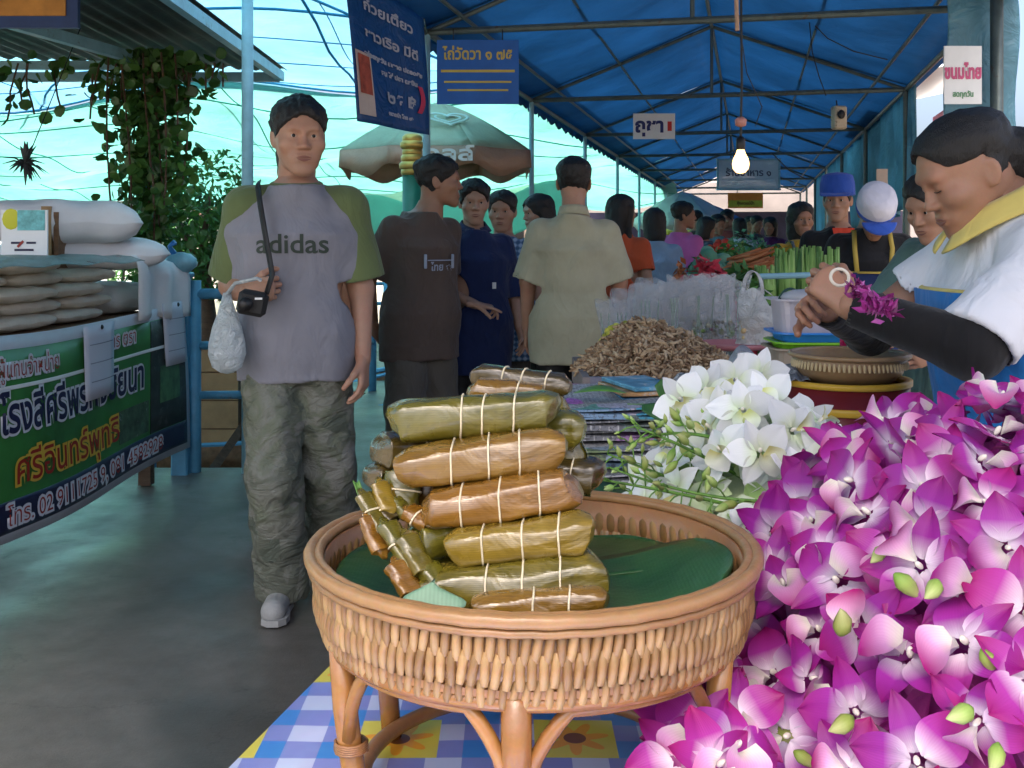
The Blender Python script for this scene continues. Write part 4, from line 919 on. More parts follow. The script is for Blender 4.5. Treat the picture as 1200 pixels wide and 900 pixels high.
for kk, sd in (('a', -1), ('b', 1)):
    S, El = Vector(A[kk][0]), Vector(A[kk][1]); t_ = .88; r0, r1 = .070, .086; En = S.lerp(El, t_); D = (El-S).normalized()
    lo = [min(S[i], En[i])-.20 for i in range(3)]; hi = [max(S[i], En[i])+.16 for i in range(3)]
    f = Fd(lo, hi, .0062); f.cone((S[0]*.40, S[1]+.004, S[2]+.022), S, .063, .067, .05); f.cone(S, En, r0, r1, .04)
    f.cone(En-D*.01, En+D*.1, r1*.8, r1*.95, .006, 's')
    f.ap(lambda X, Y, Z: np.maximum(-((X-En.x)*D.x+(Y-En.y)*D.y+(Z-En.z)*D.z), np.sqrt((X-En.x)**2+(Y-En.y)**2+(Z-En.z)**2)-.14), np.array(En)-.15, np.array(En)+.15, .005, 's')
    f.ap(lambda X, Y, Z: X*sd-np.minimum(.052+np.clip(1.44-Z, 0, 1)*.60, .165)+0*Y, lo, hi, .006, 's')
    f.wrinkle(.0030, (16, 16, 12), 4)
    part('sleeve', npmesh('sleeve', [f.nets()]), c_sage, e, 'green raglan sleeve', local=True)
nk = MB(); nk.tube([(.079*math.cos(a), .010+.077*math.sin(a), 1.424+.010*math.sin(a)) for a in np.linspace(0, 2*math.pi, 36)], .0115, 8, flat=1.1); part('neckband', nk, c_sage, e, smooth=True, local=True)
drape_text(e, sh, 'adidas', .088, .006, 1.225, mat('dark_green_print', (.03, .045, .035), .7, .1), 1.08, .0012)
m_strap = mat('black_nylon', (.012, .012, .013), .6, .2, 30)
inv = MA.inverted()
def bag_pts(l): return [P(x, y, D) for x, y, D in l]
cb = E('camera_bag', 'small black camera bag held at the waist of the man in grey', 'bag', P(296, 362, 3.22))
part('case', MB().box(P(296, 355, 3.24), (.088, .055, .075), .15, Matrix.Rotation(.2, 3, 'Y') @ Matrix.Rotation(.15, 3, 'Z'), bev=.012), m_strap, cb); part('lens', MB().tube([P(288, 356, 3.215), P(287, 357, 3.185)], .021, 16), m_black, cb, smooth=True); part('flash', MB().box(P(303, 350, 3.208), (.022, .004, .006)), m_white, cb)
part('strap', MB().tube(bag_pts([(303, 213, 3.47), (302, 217, 3.40), (305, 240, 3.325), (310, 270, 3.30), (315, 298, 3.285), (319, 322, 3.27), (312, 345, 3.25)]), .012, 6, flat=.22, up=(0, 1, 0)), m_strap, cb, smooth=True)
m_bagw = sheet('milky_plastic_bag', (.72, .78, .80), .45, .25, .1, 12, .8, .12, alpha=.88)
wb = E('carrier_bag', 'white carrier bag hanging from the walking man\'s hand', 'bag', P(266, 400, 3.3)); c = P(266, 398, 3.3)
part('bag', MB().lathe([(.012, .145), (.018, .12), (.030, .08), (.045, .04), (.056, -.01), (.058, -.045), (.045, -.085), (.02, -.102), (.0, -.106)], c, 28, sy=.75), m_bagw, wb, smooth=True)
part('handle', MB().tube([c+Vector((0, 0, .14)), c+Vector((.03, -.02, .175)), c+Vector((.10, -.03, .19)), P(305, 328, 3.22)], [.008, .006, .006, .006], 6), m_bagw, wb, smooth=True)
# --- person hidden behind him
person('person mostly hidden behind the man in grey, only dark hair showing', at(348, 4.35), 180, 1.60, .013, 'brown', 'bun', (0, 0), dict(mat=c_sage, hem=.8), dict(mat=cloth('rust_trousers', (.30, .09, .03))), face=False)
# --- brown tunic
c_br = cloth('brown_tunic', (.095, .068, .055), .6); c_brt = cloth('olive_grey_trousers', (.10, .09, .075), .7)
e, A, HM, bt = person('man in a brown collarless tunic looking to the right, hands behind his back', at(494, 5.0), 38, 1.59, .010, 'brown', 'short', (55, 0),
    dict(mat=c_br, hem=.70, sleeve=.85, loose=.035, flare=.03, sr=(.062, .080, .07)), dict(mat=c_brt, w=(.115, .1, .095), wr=.008),
    arms=dict(a=[None, (-.24, .12, 1.10), (-.16, .20, .88)], b=[None, (.24, .13, 1.10), (.10, .20, .90)]), seed=8, shoes=m_black, headscale=1.08, neckp=(.05, -.02, 1.485))
sh = kid(e, 'shirt'); drape_text(e, sh, 'ไทย ๙๙', .05, .03, 1.16, m_tb, 1)
fr = MB()
for zz in (1.215,): fr.tube([(x, -.155-.01*math.cos(x*9), zz-.02) for x in (-.07, -.02, .03, .08)], .003, 5)
part('shirt_fastening', fr, m_tb, e, local=True)
for xx in (-.075, .085): part('shirt_toggle', MB().box((xx, -.150, 1.19), (.014, .012, .07), bev=.003), m_tb, e, local=True)
# --- navy shirt
c_nv = cloth('navy_shirt', (.012, .024, .085), .6)
e, A, HM, bt = person('woman in a loose navy shirt pointing forward, beside the man in brown', at(556, 5.35), 20, 1.50, .011, 'light', 'short', (-12, 6),
    dict(mat=c_nv, hem=.62, sleeve=1.25, loose=.045, flare=.03, sr=(.066, .075, .07), collar=c_nv), dict(mat=m_strap, w=(.10, .085, .08)),
    arms=dict(a=[None, (-.22, -.02, 1.10), (-.07, -.24, 1.02)], b=[None, (.24, .03, 1.09), (.26, -.04, .86)]), hands=dict(a=dict(dir=(.9, -.45, -.15), palm=(0, .1, -1), curl=(.1, .5, .7, .8), thumb=(0, -1, 0))), seed=9, headscale=1.06)
part('name_badge', MB().box((.06, -.170, 1.12), (.022, .006, .035), .2), m_white, e, local=True)
# --- check blouse
def checks():
    k = N('blue_check_cotton'); w1 = k.n('ShaderNodeTexChecker'); w1.inputs['Scale'].default_value = 34; w2 = k.n('ShaderNodeTexWave', bands_direction='X'); w2.inputs['Scale'].default_value = 9; w3 = k.n('ShaderNodeTexWave', bands_direction='Z'); w3.inputs['Scale'].default_value = 9
    for w in (w1, w2, w3): k.l(k.coord(), w.inputs['Vector'])
    f = k.mix(.5, w2.outputs[0], w3.outputs[0]); k.base(k.ramp(f, [(.25, (.05, .11, .20)), (.5, (.12, .21, .33)), (.75, (.34, .44, .55))])); k.set(Roughness=.85); k.bump(k.noise(9, 3, .5, None, 1.2).outputs[0], .5, .03); return k.m
person('woman in a pale blue checked blouse facing the camera between the tunic men', at(589, 5.75), -8, 1.46, .012, 'tan', 'bun', (0, 4), dict(mat=checks(), hem=.66, sleeve=.8, loose=.045, flare=.03, vneck=1, sr=(.066, .078, .07)), dict(mat=c_brt), seed=10, fat=1.08, headscale=1.08, fatface=1.08)
person('long haired woman in blue turned away, behind the cream shirt man\'s shoulder', at(634, 6.3), -50, 1.48, .014, 'tan', 'long', (-15, 8), dict(mat=cloth('steel_blue_blouse', (.05, .12, .19)), hem=.7, sleeve=.8), dict(mat=c_brt), seed=11)
# --- cream shirt
c_cr = cloth('cream_shirt', (.40, .38, .26), .5)
e, A, HM, bt = person('man seen from behind in a cream short sleeved shirt and black trousers', at(672, 4.9), 177, 1.575, .0095, 'tan', 'crop', (-4, 0),
    dict(mat=c_cr, hem=.70, sleeve=.98, loose=.040, flare=.035, sr=(.062, .090, .07), wr=.006), dict(mat=m_strap, w=(.108, .09, .085), wr=.006), arms=dict(a=[None, (-.225, .0, 1.10), (-.235, -.05, .86)], b=[None, (.225, .0, 1.10), (.235, -.05, .86)]), seed=12, face=False, shoes=m_black, headscale=1.05)
cl = MB(); cl.grid(lambda u, v: ((.066+.012*v)*math.cos(6.28*u), .022+(.066+.012*v)*math.sin(6.28*u), 1.468-.045*v+.012*math.sin(6.28*u)), 26, 3, .004); part('collar', cl, c_cr, e, smooth=True, local=True)
# --- orange top, light blue tee, pink shirt
person('woman in an orange red top with long black hair, right of the cream shirt', at(727, 6.6), 150, 1.49, .014, 'tan', 'long', (-20, 0), dict(mat=cloth('orange_red_top', (.55, .09, .03)), hem=.75, sleeve=.7), dict(mat=c_brt), seed=13, face=False)
person('woman with bobbed black hair in a light blue T-shirt seen from behind', at(767, 7.6), 176, 1.43, .013, 'tan', 'bob', (0, 5), dict(mat=cloth('light_blue_jersey', (.26, .40, .56)), hem=.62, sleeve=.85, loose=.045, flare=.02, sr=(.062, .08, .07)), dict(mat=m_strap), seed=14, face=False, fat=1.05, arms=dict(b=[None, (.24, .0, 1.1), (.22, -.15, .9)]), headscale=1.05)
person('man in a bright pink shirt turned to the right at the flower stall', at(799, 8.8), 130, 1.52, .015, 'brown', 'short', (-40, 0), dict(mat=cloth('pink_shirt', (.55, .13, .38)), hem=.72, sleeve=.9, loose=.04), dict(mat=c_brt), seed=15, headscale=1.05)
# --- far crowd
crowd = [(826, 10.5, 1.45, 100, (.03, .05, .09), 'bob', 'woman in dark clothes far down the aisle beside the pink shirt'), (840, 11.5, 1.5, 20, (.10, .22, .25), 'short', 'distant person in dull teal beyond the red flowers'),
         (853, 13, 1.6, -40, (.25, .06, .05), 'short', 'distant person in dark red below the orange sign'), (867, 12.2, 1.48, 170, (.45, .5, .58), 'bob', 'distant person in pale blue leaning over a stall'),
         (886, 14, 1.55, 10, (.06, .06, .08), 'short', 'distant person in black standing below the orange sign'), (903, 12.6, 1.5, -30, (.08, .02, .10), 'bob', 'distant person in dark purple left of the yellow shirt seller'),
         (816, 13.5, 1.6, 160, (.05, .05, .05), 'short', 'distant person in black left of the far crowd'), (878, 16.5, 1.6, 0, (.5, .2, .05), 'short', 'very distant person in orange at the end of the aisle')]
for i, (px, D, H, yw, col, hs, lb) in enumerate(crowd):
    person(lb, at(px, D), yw, H, .020, 'brown', hs, (0, 10), dict(mat=cloth('crowd_shirt', col), hem=.72, sleeve=.8), dict(mat=c_brt), seed=20+i, face=False, group='shoppers far down the aisle')
# --- sellers on the right
def apron(e, bt, m_, z0=.70, z1=1.22, inf=.055, strap=None, half=.9, seed=0):
    ap = part('apron', shell(bt, z0, z1, -half, half, inf), m_, e, smooth=True, local=True)
    for s in (-1, 1):
        part('apron_strap', MB().tube([(s*.085, -.155, z1), (s*.095, -.135, 1.33), (s*.09, -.05, 1.425), (s*.085, .05, 1.42), (s*.06, .12, 1.30)], .014, 6, flat=.25, up=(0, 1, 0)), strap or m_, e, smooth=True, local=True)
    return ap
c_ye = cloth('yellow_shirt', (.60, .33, .03)); c_gap = cloth('grey_apron', (.08, .10, .11)); c_bk = cloth('black_shirt', (.012, .012, .014)); c_nap = cloth('navy_apron', (.015, .03, .10)); c_gold = mat('yellow_piping', (.45, .32, .06), .7, .1)
e, A, HM, bt = person('seller in a yellow shirt and grey apron standing behind the vegetables', at(938, 6.7), 10, 1.44, .013, 'brown', 'bob', (-5, 5), dict(mat=c_ye, hem=.78, sleeve=.9), dict(mat=c_brt), seed=31, headscale=1.05)
apron(e, bt, c_gap)
e, A, HM, bt = person('seller in a black shirt with red collar and bright blue cap', at(983, 5.9), -5, 1.53, .012, 'tan', 'crop', (-18, 4), dict(mat=c_bk, hem=.75, sleeve=.85, vneck=1), dict(mat=c_brt), seed=32, headscale=1.08)
c_red = cloth('red_shirt_front', (.6, .06, .03)); part('red_shirt_front', MB().grid(lambda u, v: ((u-.5)*.10*(.3+v), -.128-.022*(1-v), 1.18+.24*v), 4, 8, .004), c_red, e, local=True)
def cap(e, HM, m_, m2, brim=True, tall=.045):
    me = MB().lathe([(.095, .040), (.099, .055), (.098, .085+tall*.3), (.086, .100+tall), (.050, .108+tall*1.15), (.0, .111+tall*1.2)], (0, .006, 0), 26, sy=1.18).mesh('cap'); me.transform(HM); part('cap', me, m_, e, local=True)
    me = MB().lathe([(.099, .030), (.1005, .045), (.098, .056)], (0, .006, 0), 26, sy=1.18).mesh('cap_band'); me.transform(HM); part('cap_band', me, m2, e, local=True)
    if brim:
        me = MB().grid(lambda u, v: ((.09*(1-.15*v))*math.sin((u-.5)*2.6), -.085-.075*v*math.cos((u-.5)*2.6)-.02, .044-.014*v), 12, 4, .004).mesh('brim'); me.transform(HM); part('brim', me, m2, e, local=True)
c_blue = cloth('royal_blue_cap', (.03, .09, .42)); cap(e, HM, c_blue, c_blue)
e, A, HM, bt = person('seller in a round white cap bending over in black shirt and navy apron', at(1020, 5.1), -12, 1.50, .011, 'brown', 'crop', (5, 48), dict(mat=c_bk, hem=.75, sleeve=.85, vneck=1, loose=.04), dict(mat=c_brt), seed=33, headscale=1.05, neckp=(0, -.03, 1.47),
    arms=dict(a=[None, (-.25, -.04, 1.1), (-.14, -.26, 1.0)]))
cap(e, HM, cloth('white_cap', (.62, .60, .66)), c_blue, True, .03); apron(e, bt, c_nap, z1=1.20, strap=c_gold, inf=.065)
part('apron_piping', MB().tube([( .16*math.sin(a), -.185*math.cos(a)-.008, 1.20) for a in np.linspace(-.85, .85, 14)], .006, 5), c_gold, e, local=True)
for z in (.98, 1.0, 1.02): part('apron_stripe', MB().tube([(.218*math.sin(a), -.178*math.cos(a)-.012, z-.07) for a in np.linspace(-.85, .85, 14)], .004, 4), m_letter_w, e, local=True)
c_tl = cloth('teal_green_shirt', (.09, .17, .15), .6)
e, A, HM, bt = person('woman in a teal green shirt bending low behind the vendor', at(1120, 3.35), -58, 1.46, .010, 'tan', 'long', (-5, 22), dict(mat=c_tl, hem=.7, sleeve=1.15, loose=.045, sr=(.066, .080, .085), wr=.007), dict(mat=c_brt), seed=34, neckp=(0, -.045, 1.45),
    arms=dict(b=[None, (.27, -.06, 1.12), (.14, -.28, 1.03)], a=[None, (-.25, -.12, 1.12), (-.08, -.30, 1.04)]), headscale=1.06)
# --- the vendor
c_wh = cloth('white_polo_shirt', (.66, .68, .72), .55, 900, .05); c_apb = cloth('bright_blue_apron', (.02, .17, .46), .5); c_yc = cloth('pale_yellow_collar', (.62, .50, .14), .35); c_sl = cloth('black_arm_sleeve', (.008, .008, .009), .5, 900, .2)
vb = (1190-600)/1250*1.75+.046
e, A, HM, bt = person('flower vendor in a white polo shirt and blue apron with black arm sleeves, looking down', (vb, 1.75, 0), -90, 1.50, .0068, 'brown', 'lowpony', (2, 27),
    dict(mat=c_wh, hem=.72, sleeve=(.55, .92), loose=.034, flare=.02, sr=(.062, .070, .066), wr=.006, nr=.066, ny=-.055, neckz=-.015), dict(mat=c_brt), lids=True, seed=41, neckp=(0, -.078, 1.424), headscale=.905, fat=1.06, fatface=1.04, lean=.09,
    arms=dict(b=[(.158, -.065, 1.335), (.215, -.225, 1.185), (.15, -.405, 1.250)], a=[(-.158, -.065, 1.335), (-.25, -.24, 1.18), (-.03, -.395, 1.235)]),
    hands=dict(b=dict(dir=(-.35, -.62, .62), palm=(-.9, .1, -.3), curl=(.75, .85, .95, 1.0), thumb=(0, .2, 1), close=.8, s=.82), a=dict(dir=(.5, -.5, .2), palm=(.2, .6, -.7), curl=(.8, .85, .95, 1.0), thumb=(0, -1, .2), close=.7, s=.8)))
def vc(u, v):
    a = 2*math.pi*u; w = v; c_, s_ = math.cos(a), math.sin(a)
    rx, ry = .080+.030*w, .086+.040*w; y = -.060+ry*s_-.010*w; return (rx*c_, y, 1.468-.050*w+.052*s_-.03*max(0, -s_)**3*w)
part('collar', MB().grid(lambda u, v: vc(.775+.95*u, v), 40, 5, .004), c_yc, e, smooth=True, local=True)
for kk in 'ab':
    El, W = Vector(A[kk][1]), Vector(A[kk][2]); S = Vector(A[kk][0]); En = El.lerp(S, .18); lo = [min(El[i], W[i], En[i])-.09 for i in range(3)]; hi = [max(El[i], W[i], En[i])+.09 for i in range(3)]
    f = Fd(lo, hi, .006); f.cone(En, El, .050, .050, .03); f.cone(El, W, .050, .033, .03); D = (W-El).normalized(); f.cone(W+D*.0, W+D*.08, .028, .03, .004, 's')
    f.ap(lambda X, Y, Z: np.maximum(-((X-W.x)*D.x+(Y-W.y)*D.y+(Z-W.z)*D.z-.002), np.sqrt((X-W.x)**2+(Y-W.y)**2+(Z-W.z)**2)-.08), np.array(W)-.08, np.array(W)+.08, .005, 's')
    f.wrinkle(.0025, (40, 40, 40), 3); part('arm_sleeve', npmesh('arm_sleeve', [f.nets()]), c_sl, e, local=True)
zz = [b[0] for b in bt]
ap = part('apron', shell(bt, .72, 1.27, -1.15, 1.30, .058, nu=24, nv=18, wob=.004), c_apb, e, smooth=True, local=True)
part('apron_piping', MB().tube([(.226*math.copysign(abs(math.sin(a))**.85, math.sin(a)), -.028-.170*abs(math.cos(a))**.85, 1.27) for a in np.linspace(-1.15, 1.30, 24)], .006, 6), c_yc, e, smooth=True, local=True)
part('apron_strap', MB().tube([(.115, .02, 1.405), (.12, .09, 1.385), (.125, .155, 1.30), (.12, .19, 1.18)], .020, 6, flat=.22, up=(.3, .5, 1)), c_apb, e, smooth=True, local=True)
part('apron_strap', MB().tube([(.120, -.165, 1.20), (.118, -.14, 1.30), (.115, -.06, 1.40), (.115, .02, 1.405)], .018, 6, flat=.22, up=(.3, .5, 1)), c_apb, e, smooth=True, local=True)
me = MB().tube([(.0+.030*math.cos(a), .128, -.018+.030*math.sin(a)) for a in np.linspace(0, 6.283, 20)], .011, 8).mesh('hair_tie'); me.transform(HM); part('hair_tie', me, mat('pale_blue_elastic', (.25, .45, .5), .6, .2), e, smooth=True, local=True)
# ------------------------------------------------------------------ rice stall with banner
DB = Vector((.07, 1, 0)).normalized(); OB = Vector((-1.81, 3.77, 0)); m_sack = mat('cream_rice_bag', (.66, .59, .48), .55, .12, 6, .4, 30); m_sackw = mat('white_woven_sack', (.74, .74, .75), .6, .08, 5, .3, 300)
e = E('rice_stall_table', 'long table of the rice stall behind the green banner', 'table', OB+DB*.7+Vector((-.65, 0, 0)))
part('table_top', MB().box(OB+DB*.3+Vector((-.70, 0, .835)), (1.3, 2.7, .04), -.07), m_wood2, e)
for u in (-.95, 1.5):
    for w in (-.1, -1.25): part('leg', MB().box(OB+DB*u+Vector((w, 0, .41)), (.06, .06, .81)), m_wood, e)
def ban(u, v, off=0):   # u metres along, v 0..1 from bottom to top
    p = OB+DB*u+Vector((.012*math.sin(u*4.2+v*2)+.02*(1-v)+off, 0, .135+.735*v-.012*math.sin(u*3.1))); return p
ev = E('stall_banner', 'green vinyl banner with large Thai writing and telephone numbers on the rice stall', 'banner', OB+DB*.5)
U0, U1 = -1.1, 1.735
part('vinyl', MB().grid(lambda a, v: ban(U0+(U1-U0)*a, v), 60, 12, .002), mat('banner_white_vinyl', (.50, .50, .54), .4, .05), ev, smooth=True)
def band(u0, u1, v0, v1, off, m_, nm): part(nm, MB().grid(lambda a, v: ban(u0+(u1-u0)*a, v0+(v1-v0)*v, off), 60, 6, .0008), m_, ev, smooth=True)
m_bg = mat('banner_green', (.035, .17, .035), .35, .35, 3); m_bnv = mat('banner_navy', (.012, .015, .05), .35, .1); m_bk2 = mat('banner_dark_photo', (.03, .035, .03), .4, .5, 14, dirt=(.12, .13, .12), ds=9, dth=.55)
band(U0, U1-.045, .045, .93, .002, m_bg, 'green_field'); band(U0, U1-.045, .045, .20, .0035, m_bnv, 'navy_band'); band(U0, U1-.22, .735, .755, .0045, m_white, 'white_line')
band(1.27, U1-.05, .205, .925, .0040, m_bk2, 'dark_picture_panel')
def picq(u0, u1, v0, v1, m_): part('printed_picture', MB().grid(lambda a, v: ban(u0+(u1-u0)*a, v0+(v1-v0)*v, .0050), 4, 3, .0006), m_, ev)
picq(.95, 1.25, .23, .43, mat('farm_picture', (.05, .09, .05), .4, .6, 20, dirt=(.4, .45, .45), ds=14, dth=.6))
picq(1.37, 1.6, .38, .62, mat('leaf_picture', (.06, .14, .05), .4, .5, 16)); picq(1.42, 1.62, .66, .86, mat('paper_picture', (.22, .24, .22), .4, .4, 12))
def bt_(s, size, u, v, m_, sx=1, bold=.004, off=.0055, al='CENTER'):
    o = text(ev, s, size, m_, (0, 0, 0), Matrix.Identity(4), 0, sx, bold, 'lettering', al); o.matrix_local = Matrix.Identity(4)
    for vt in o.data.vertices: vt.co = ban(u+vt.co.x*sx, v+vt.co.y/.735, off)-base_of(ev)
    o.data.update()
mk = lambda n, c: mat(n, c, .45, .05)
m_ow, m_inkn, m_inkr, m_yl, m_pk = mk('outline_white', (.62, .62, .66)), mk('ink_navy', (.012, .014, .06)), mk('ink_red', (.32, .02, .012)), mk('ink_yellow', (.62, .40, .04)), mk('ink_crimson', (.35, .015, .05))
def two(s, size, u, v, mi, mo, sx=1, b=.007, al='CENTER'): bt_(s, size, u, v, mo, sx, b+.006, .0055, al); bt_(s, size, u, v, mi, sx, b-.004, .0070, al)
two('ผู้แทนจำหน่าย', .085, .18, .83, m_inkr, m_ow, 1.0, .0035); two('ข้าวสาร ตรา', .085, .92, .86, m_inkr, m_ow, 1.0, .0035)
two('โรงสีศรีพรกิจชัยนา', .175, .58, .60, m_inkn, m_ow, .95, .008, 'CENTER')
two('ศรีอินทร์พุทธิ', .15, .50, .33, m_inkr, m_yl, 1.15, .005)
two('โทร. 02 9111725 9, 081 4582928', .092, .70, .115, m_inkr, m_ow, 1.15, .0035)
for i, (u0, v0, tl, lb) in enumerate([(.62, .99, .03, 'white paper notice pinned near the middle of the green banner'), (1.42, 1.03, -.12, 'white paper notice pinned at the right end of the green banner')]):
    e = E('paper_notice', lb, 'notice', ban(u0, v0, .01)); 
    part('paper', MB().grid(lambda a, v: ban(u0+.27*a+tl*v*.3, v0-.42+.42*v, .012+.010*math.sin(a*3)), 6, 6, .001), mat('notice_white', (.55, .55, .62), .7, .03), e, smooth=True)
    part('pin', MB().ball(ban(u0+.15, v0-.02, .018), .012, 8, 6), m_black, e)
    for q in (.25, .5, .75): part('ink_line', MB().grid(lambda a, v: ban(u0+.03+.2*a+tl*q*.3, v0-.42*q-.006*v, .0245+.010*math.sin(a*2.6)), 4, 1), mat('grey_ink', (.25, .25, .3), .7), e)
# small rice bags
def sackmesh(name, l, w, h, seed, sag=.0):
    m = MB(); rnd = random.Random(seed); ph = [rnd.uniform(0, 6) for _ in range(4)]
    def fn(u, v):
        t = 2*u-1; a = 2*math.pi*v; e1 = (1-abs(t)**4.5)**.5; cw = w/2*(.80+.20*e1)*(1 if abs(t) < .999 else .93); ch = h/2*e1
        c, s_ = math.cos(a), math.sin(a); x = cw*math.copysign(abs(c)**.55, c); z = ch*math.copysign(abs(s_)**.7, s_)
        z += .05*h*math.sin(9*t+ph[0])*math.cos(a*2+ph[1])*e1; return (x, t*l/2+.012*math.sin(a+ph[2])*abs(t), z+h/2)
    m.grid(fn, 22, 20); return m.mesh(name)
sm = [sackmesh('rice_bag', .43, .30, .062, i) for i in range(4)]
nths = ['nearest', 'second', 'third', 'fourth']; lay = ['bottom', 'second', 'third', 'fourth', 'top']
for r_ in range(5):
    for q in range(4 if r_ < 4 else 3):
        u = -.55+q*.455+(.10 if r_ % 2 else 0)+(.05 if r_ > 2 else 0)
        if u > 1.15: continue
        o = link('rice_bag', sm[(r_+q) % 4], m_sack); p = OB+DB*u+Vector((-.23+.02*math.sin(r_*3+q), 0, .857+r_*.055)); o.location = p; o.rotation_euler = (0, 0, -.07+.05*math.sin(q*5+r_)); o['category'] = 'rice bag'; o['group'] = 'small cream rice bags stacked on the stall table'
        o['label'] = 'small cream rice bag, %s in the %s layer above the banner' % (['leftmost', 'second from the left', 'third from the left', 'rightmost'][q], lay[r_])
plz = sheet('clear_plastic_cover', (.35, .55, .55), .3, .15, .1, 9, .8, .25, alpha=.55)
solo('plastic_cover', MB().grid(lambda u, v: (*(OB+DB*(-.7+1.75*u)+Vector((-.42+.50*v, 0, 0))).xy, 1.142-.03*max(0, v-.8)/.2+.005*math.sin(u*31+v*9)), 40, 8, .002), plz, 'clear plastic sheet lying over the small rice bags', 'plastic sheet', smooth=True)
for (u, dx, z, l, w, h, lb, rz) in [(1.25, -.30, 1.075, .74, .46, .15, 'plump white sack under the topmost one at the end of the rice stall', -1.0), (1.12, -.34, 1.195, .70, .44, .20, 'topmost plump white sack on the rice stall', -1.05), (1.45, -.32, .857, .52, .42, .15, 'low white sack draped at the far end of the table', -.1)]:
    o = link('white_sack', sackmesh('white_sack', l, w, h, int(z*100)), m_sackw); o.location = OB+DB*u+Vector((dx, 0, z)); o.rotation_euler = (0, .04, rz); o['label'] = lb; o['category'] = 'sack'
solo('plastic_cover', MB().grid(lambda u, v: (*(OB+DB*(1.12+.60*u)+Vector((-.30+.32*min(1, v*1.6)+.015*math.sin(u*14), 0, 0))).xy, 1.13-.04*u-.012*math.sin(v*8+u*9)-(max(0, v-.55)*.62)), 22, 18, .002), m_sackw, 'white cloth draped over the far end of the rice table', 'cloth', smooth=True)
kb = E('knotted_bag', 'pale blue knotted plastic bag on top of the blue gatepost', 'bag', (-1.70, 5.47, 1.02)); part('bag', MB().ball((-1.70, 5.47, 1.095), (.085, .07, .055), 16, 10, jit=.06), mat('pale_blue_plastic', (.20, .40, .48), .3, .2, 12, .4, 30), kb, smooth=True); part('knot', MB().tube([(-1.73, 5.46, 1.14), (-1.75, 5.45, 1.18), (-1.72, 5.44, 1.20)], [.018, .012, .016], 7), mat('blue_plastic', (.04, .2, .5), .3), kb, smooth=True)
e = E('price_card', 'white card with yellow shape and teal printing standing on the rice stall', 'sign', P(28, 310, 4.5)); a, b = P(2, 312, 4.5), P(56, 246, 4.5); c = (a+b)/2
part('card', MB().box(c, (b.x-a.x, .01, b.z-a.z), 0), mat('card_white', (.85, .88, .9), .5, .03), e); part('teal_panel', MB().box(c+Vector((.03, -.007, .075)), (.115, .003, .085)), mat('card_teal', (.16, .5, .52), .5, .35, 40), e); part('yellow_shape', MB().ball(c+Vector((-.055, -.006, .08)), (.038, .004, .045), 12, 6), mk('card_yellow', (.62, .62, .03)), e)
for dx, dz, w in ((-.03, -.02, .05), (.03, -.02, .04), (.0, -.05, .08)): part('print', MB().box(c+Vector((dx, -.0065, dz)), (w, .002, .009)), m_inkn, e)
part('red_tick', MB().box(c+Vector((-.015, -.0075, -.025)), (.035, .002, .010), m=Matrix.Rotation(-.8, 3, 'Y')), m_inkr, e); text(e, '41', .035, m_inkn, Vector((-.045, -.008, -.005)), frame((1, 0, 0), (0, 0, 1)), .0008)
c = P(60, 282, 4.75); e = E('cardboard_sheet', 'folded brown cardboard behind the white card', 'cardboard', c); part('sheet', MB().box(c, (.04, .20, .30), .2), m_tan, e); part('sheet', MB().box(c+Vector((.045, .02, -.01)), (.02, .2, .27), .1), m_wood2, e)
e = E('shelf_board', 'long grey board behind the sacks', 'board', P(60, 246, 6.0)); part('board', MB().box(P(-20, 247, 6.0), (.85, .03, .045)), m_far, e); part('board_post', MB().box(P(-20, 300, 6.0), (.05, .05, .55)), m_far, e)
# ------------------------------------------------------------------ the row of market tables
TZ = .69
def tl(d): return -.4915+.223*d
def tq(d, w, z): return Vector((tl(d)+w, d, z))
def print_mat():
    k = N('printed_tablecloth'); co = k.coord('Object', (1, 1, 1)); sp = k.n('ShaderNodeSeparateXYZ'); k.l(co, sp.inputs[0])
    def mth(op, a, b=None):
        x = k.n('ShaderNodeMath', operation=op)
        for i, v in enumerate((a, b)):
            if v is None: continue
            if hasattr(v, 'links'): k.l(v, x.inputs[i])
            else: x.inputs[i].default_value = v
        return x.outputs[0]
    S = 1/.036
    fx, fy = mth('MULTIPLY', sp.outputs[0], S), mth('MULTIPLY', sp.outputs[1], S)
    px = mth('LESS_THAN', mth('FLOORED_MODULO', fx, 2.0), 1.0); py = mth('LESS_THAN', mth('FLOORED_MODULO', fy, 2.0), 1.0)
    c = k.mix(px, (.24, .26, .60), (.06, .24, .64)); c2 = k.mix(px, (.55, .58, .80), (.24, .26, .60)); c = k.mix(py, c, c2)
    # yellow patches with a sunflower
    P5 = 5.0; mx, my = mth('FLOORED_MODULO', mth('ADD', fx, mth('MULTIPLY', mth('FLOOR', mth('DIVIDE', fy, P5)), 2.0)), P5), mth('FLOORED_MODULO', fy, P5)
    inx = mth('MULTIPLY', mth('LESS_THAN', mx, 2.3), mth('LESS_THAN', my, 2.3)); c = k.mix(inx, c, (.72, .60, .08))
    dx, dy = mth('SUBTRACT', mx, 1.15), mth('SUBTRACT', my, 1.15); r = mth('SQRT', mth('ADD', mth('MULTIPLY', dx, dx), mth('MULTIPLY', dy, dy))); an = mth('ARCTAN2', dy, dx)
    pet = mth('LESS_THAN', r, mth('ADD', .72, mth('MULTIPLY', .28, mth('SINE', mth('MULTIPLY', an, 7.0))))); c = k.mix(pet, c, (.85, .36, .03)); c = k.mix(mth('LESS_THAN', r, .32), c, (.22, .07, .02))
    c = k.mix(.12, c, k.noise(30, 4).outputs[1], 'OVERLAY'); k.base(c); k.set(Roughness=.28); k.b.inputs['Specular IOR Level'].default_value = .5; k.bump(k.noise(5, 3, .5, None, 1).outputs[0], .25, .02); return k.m
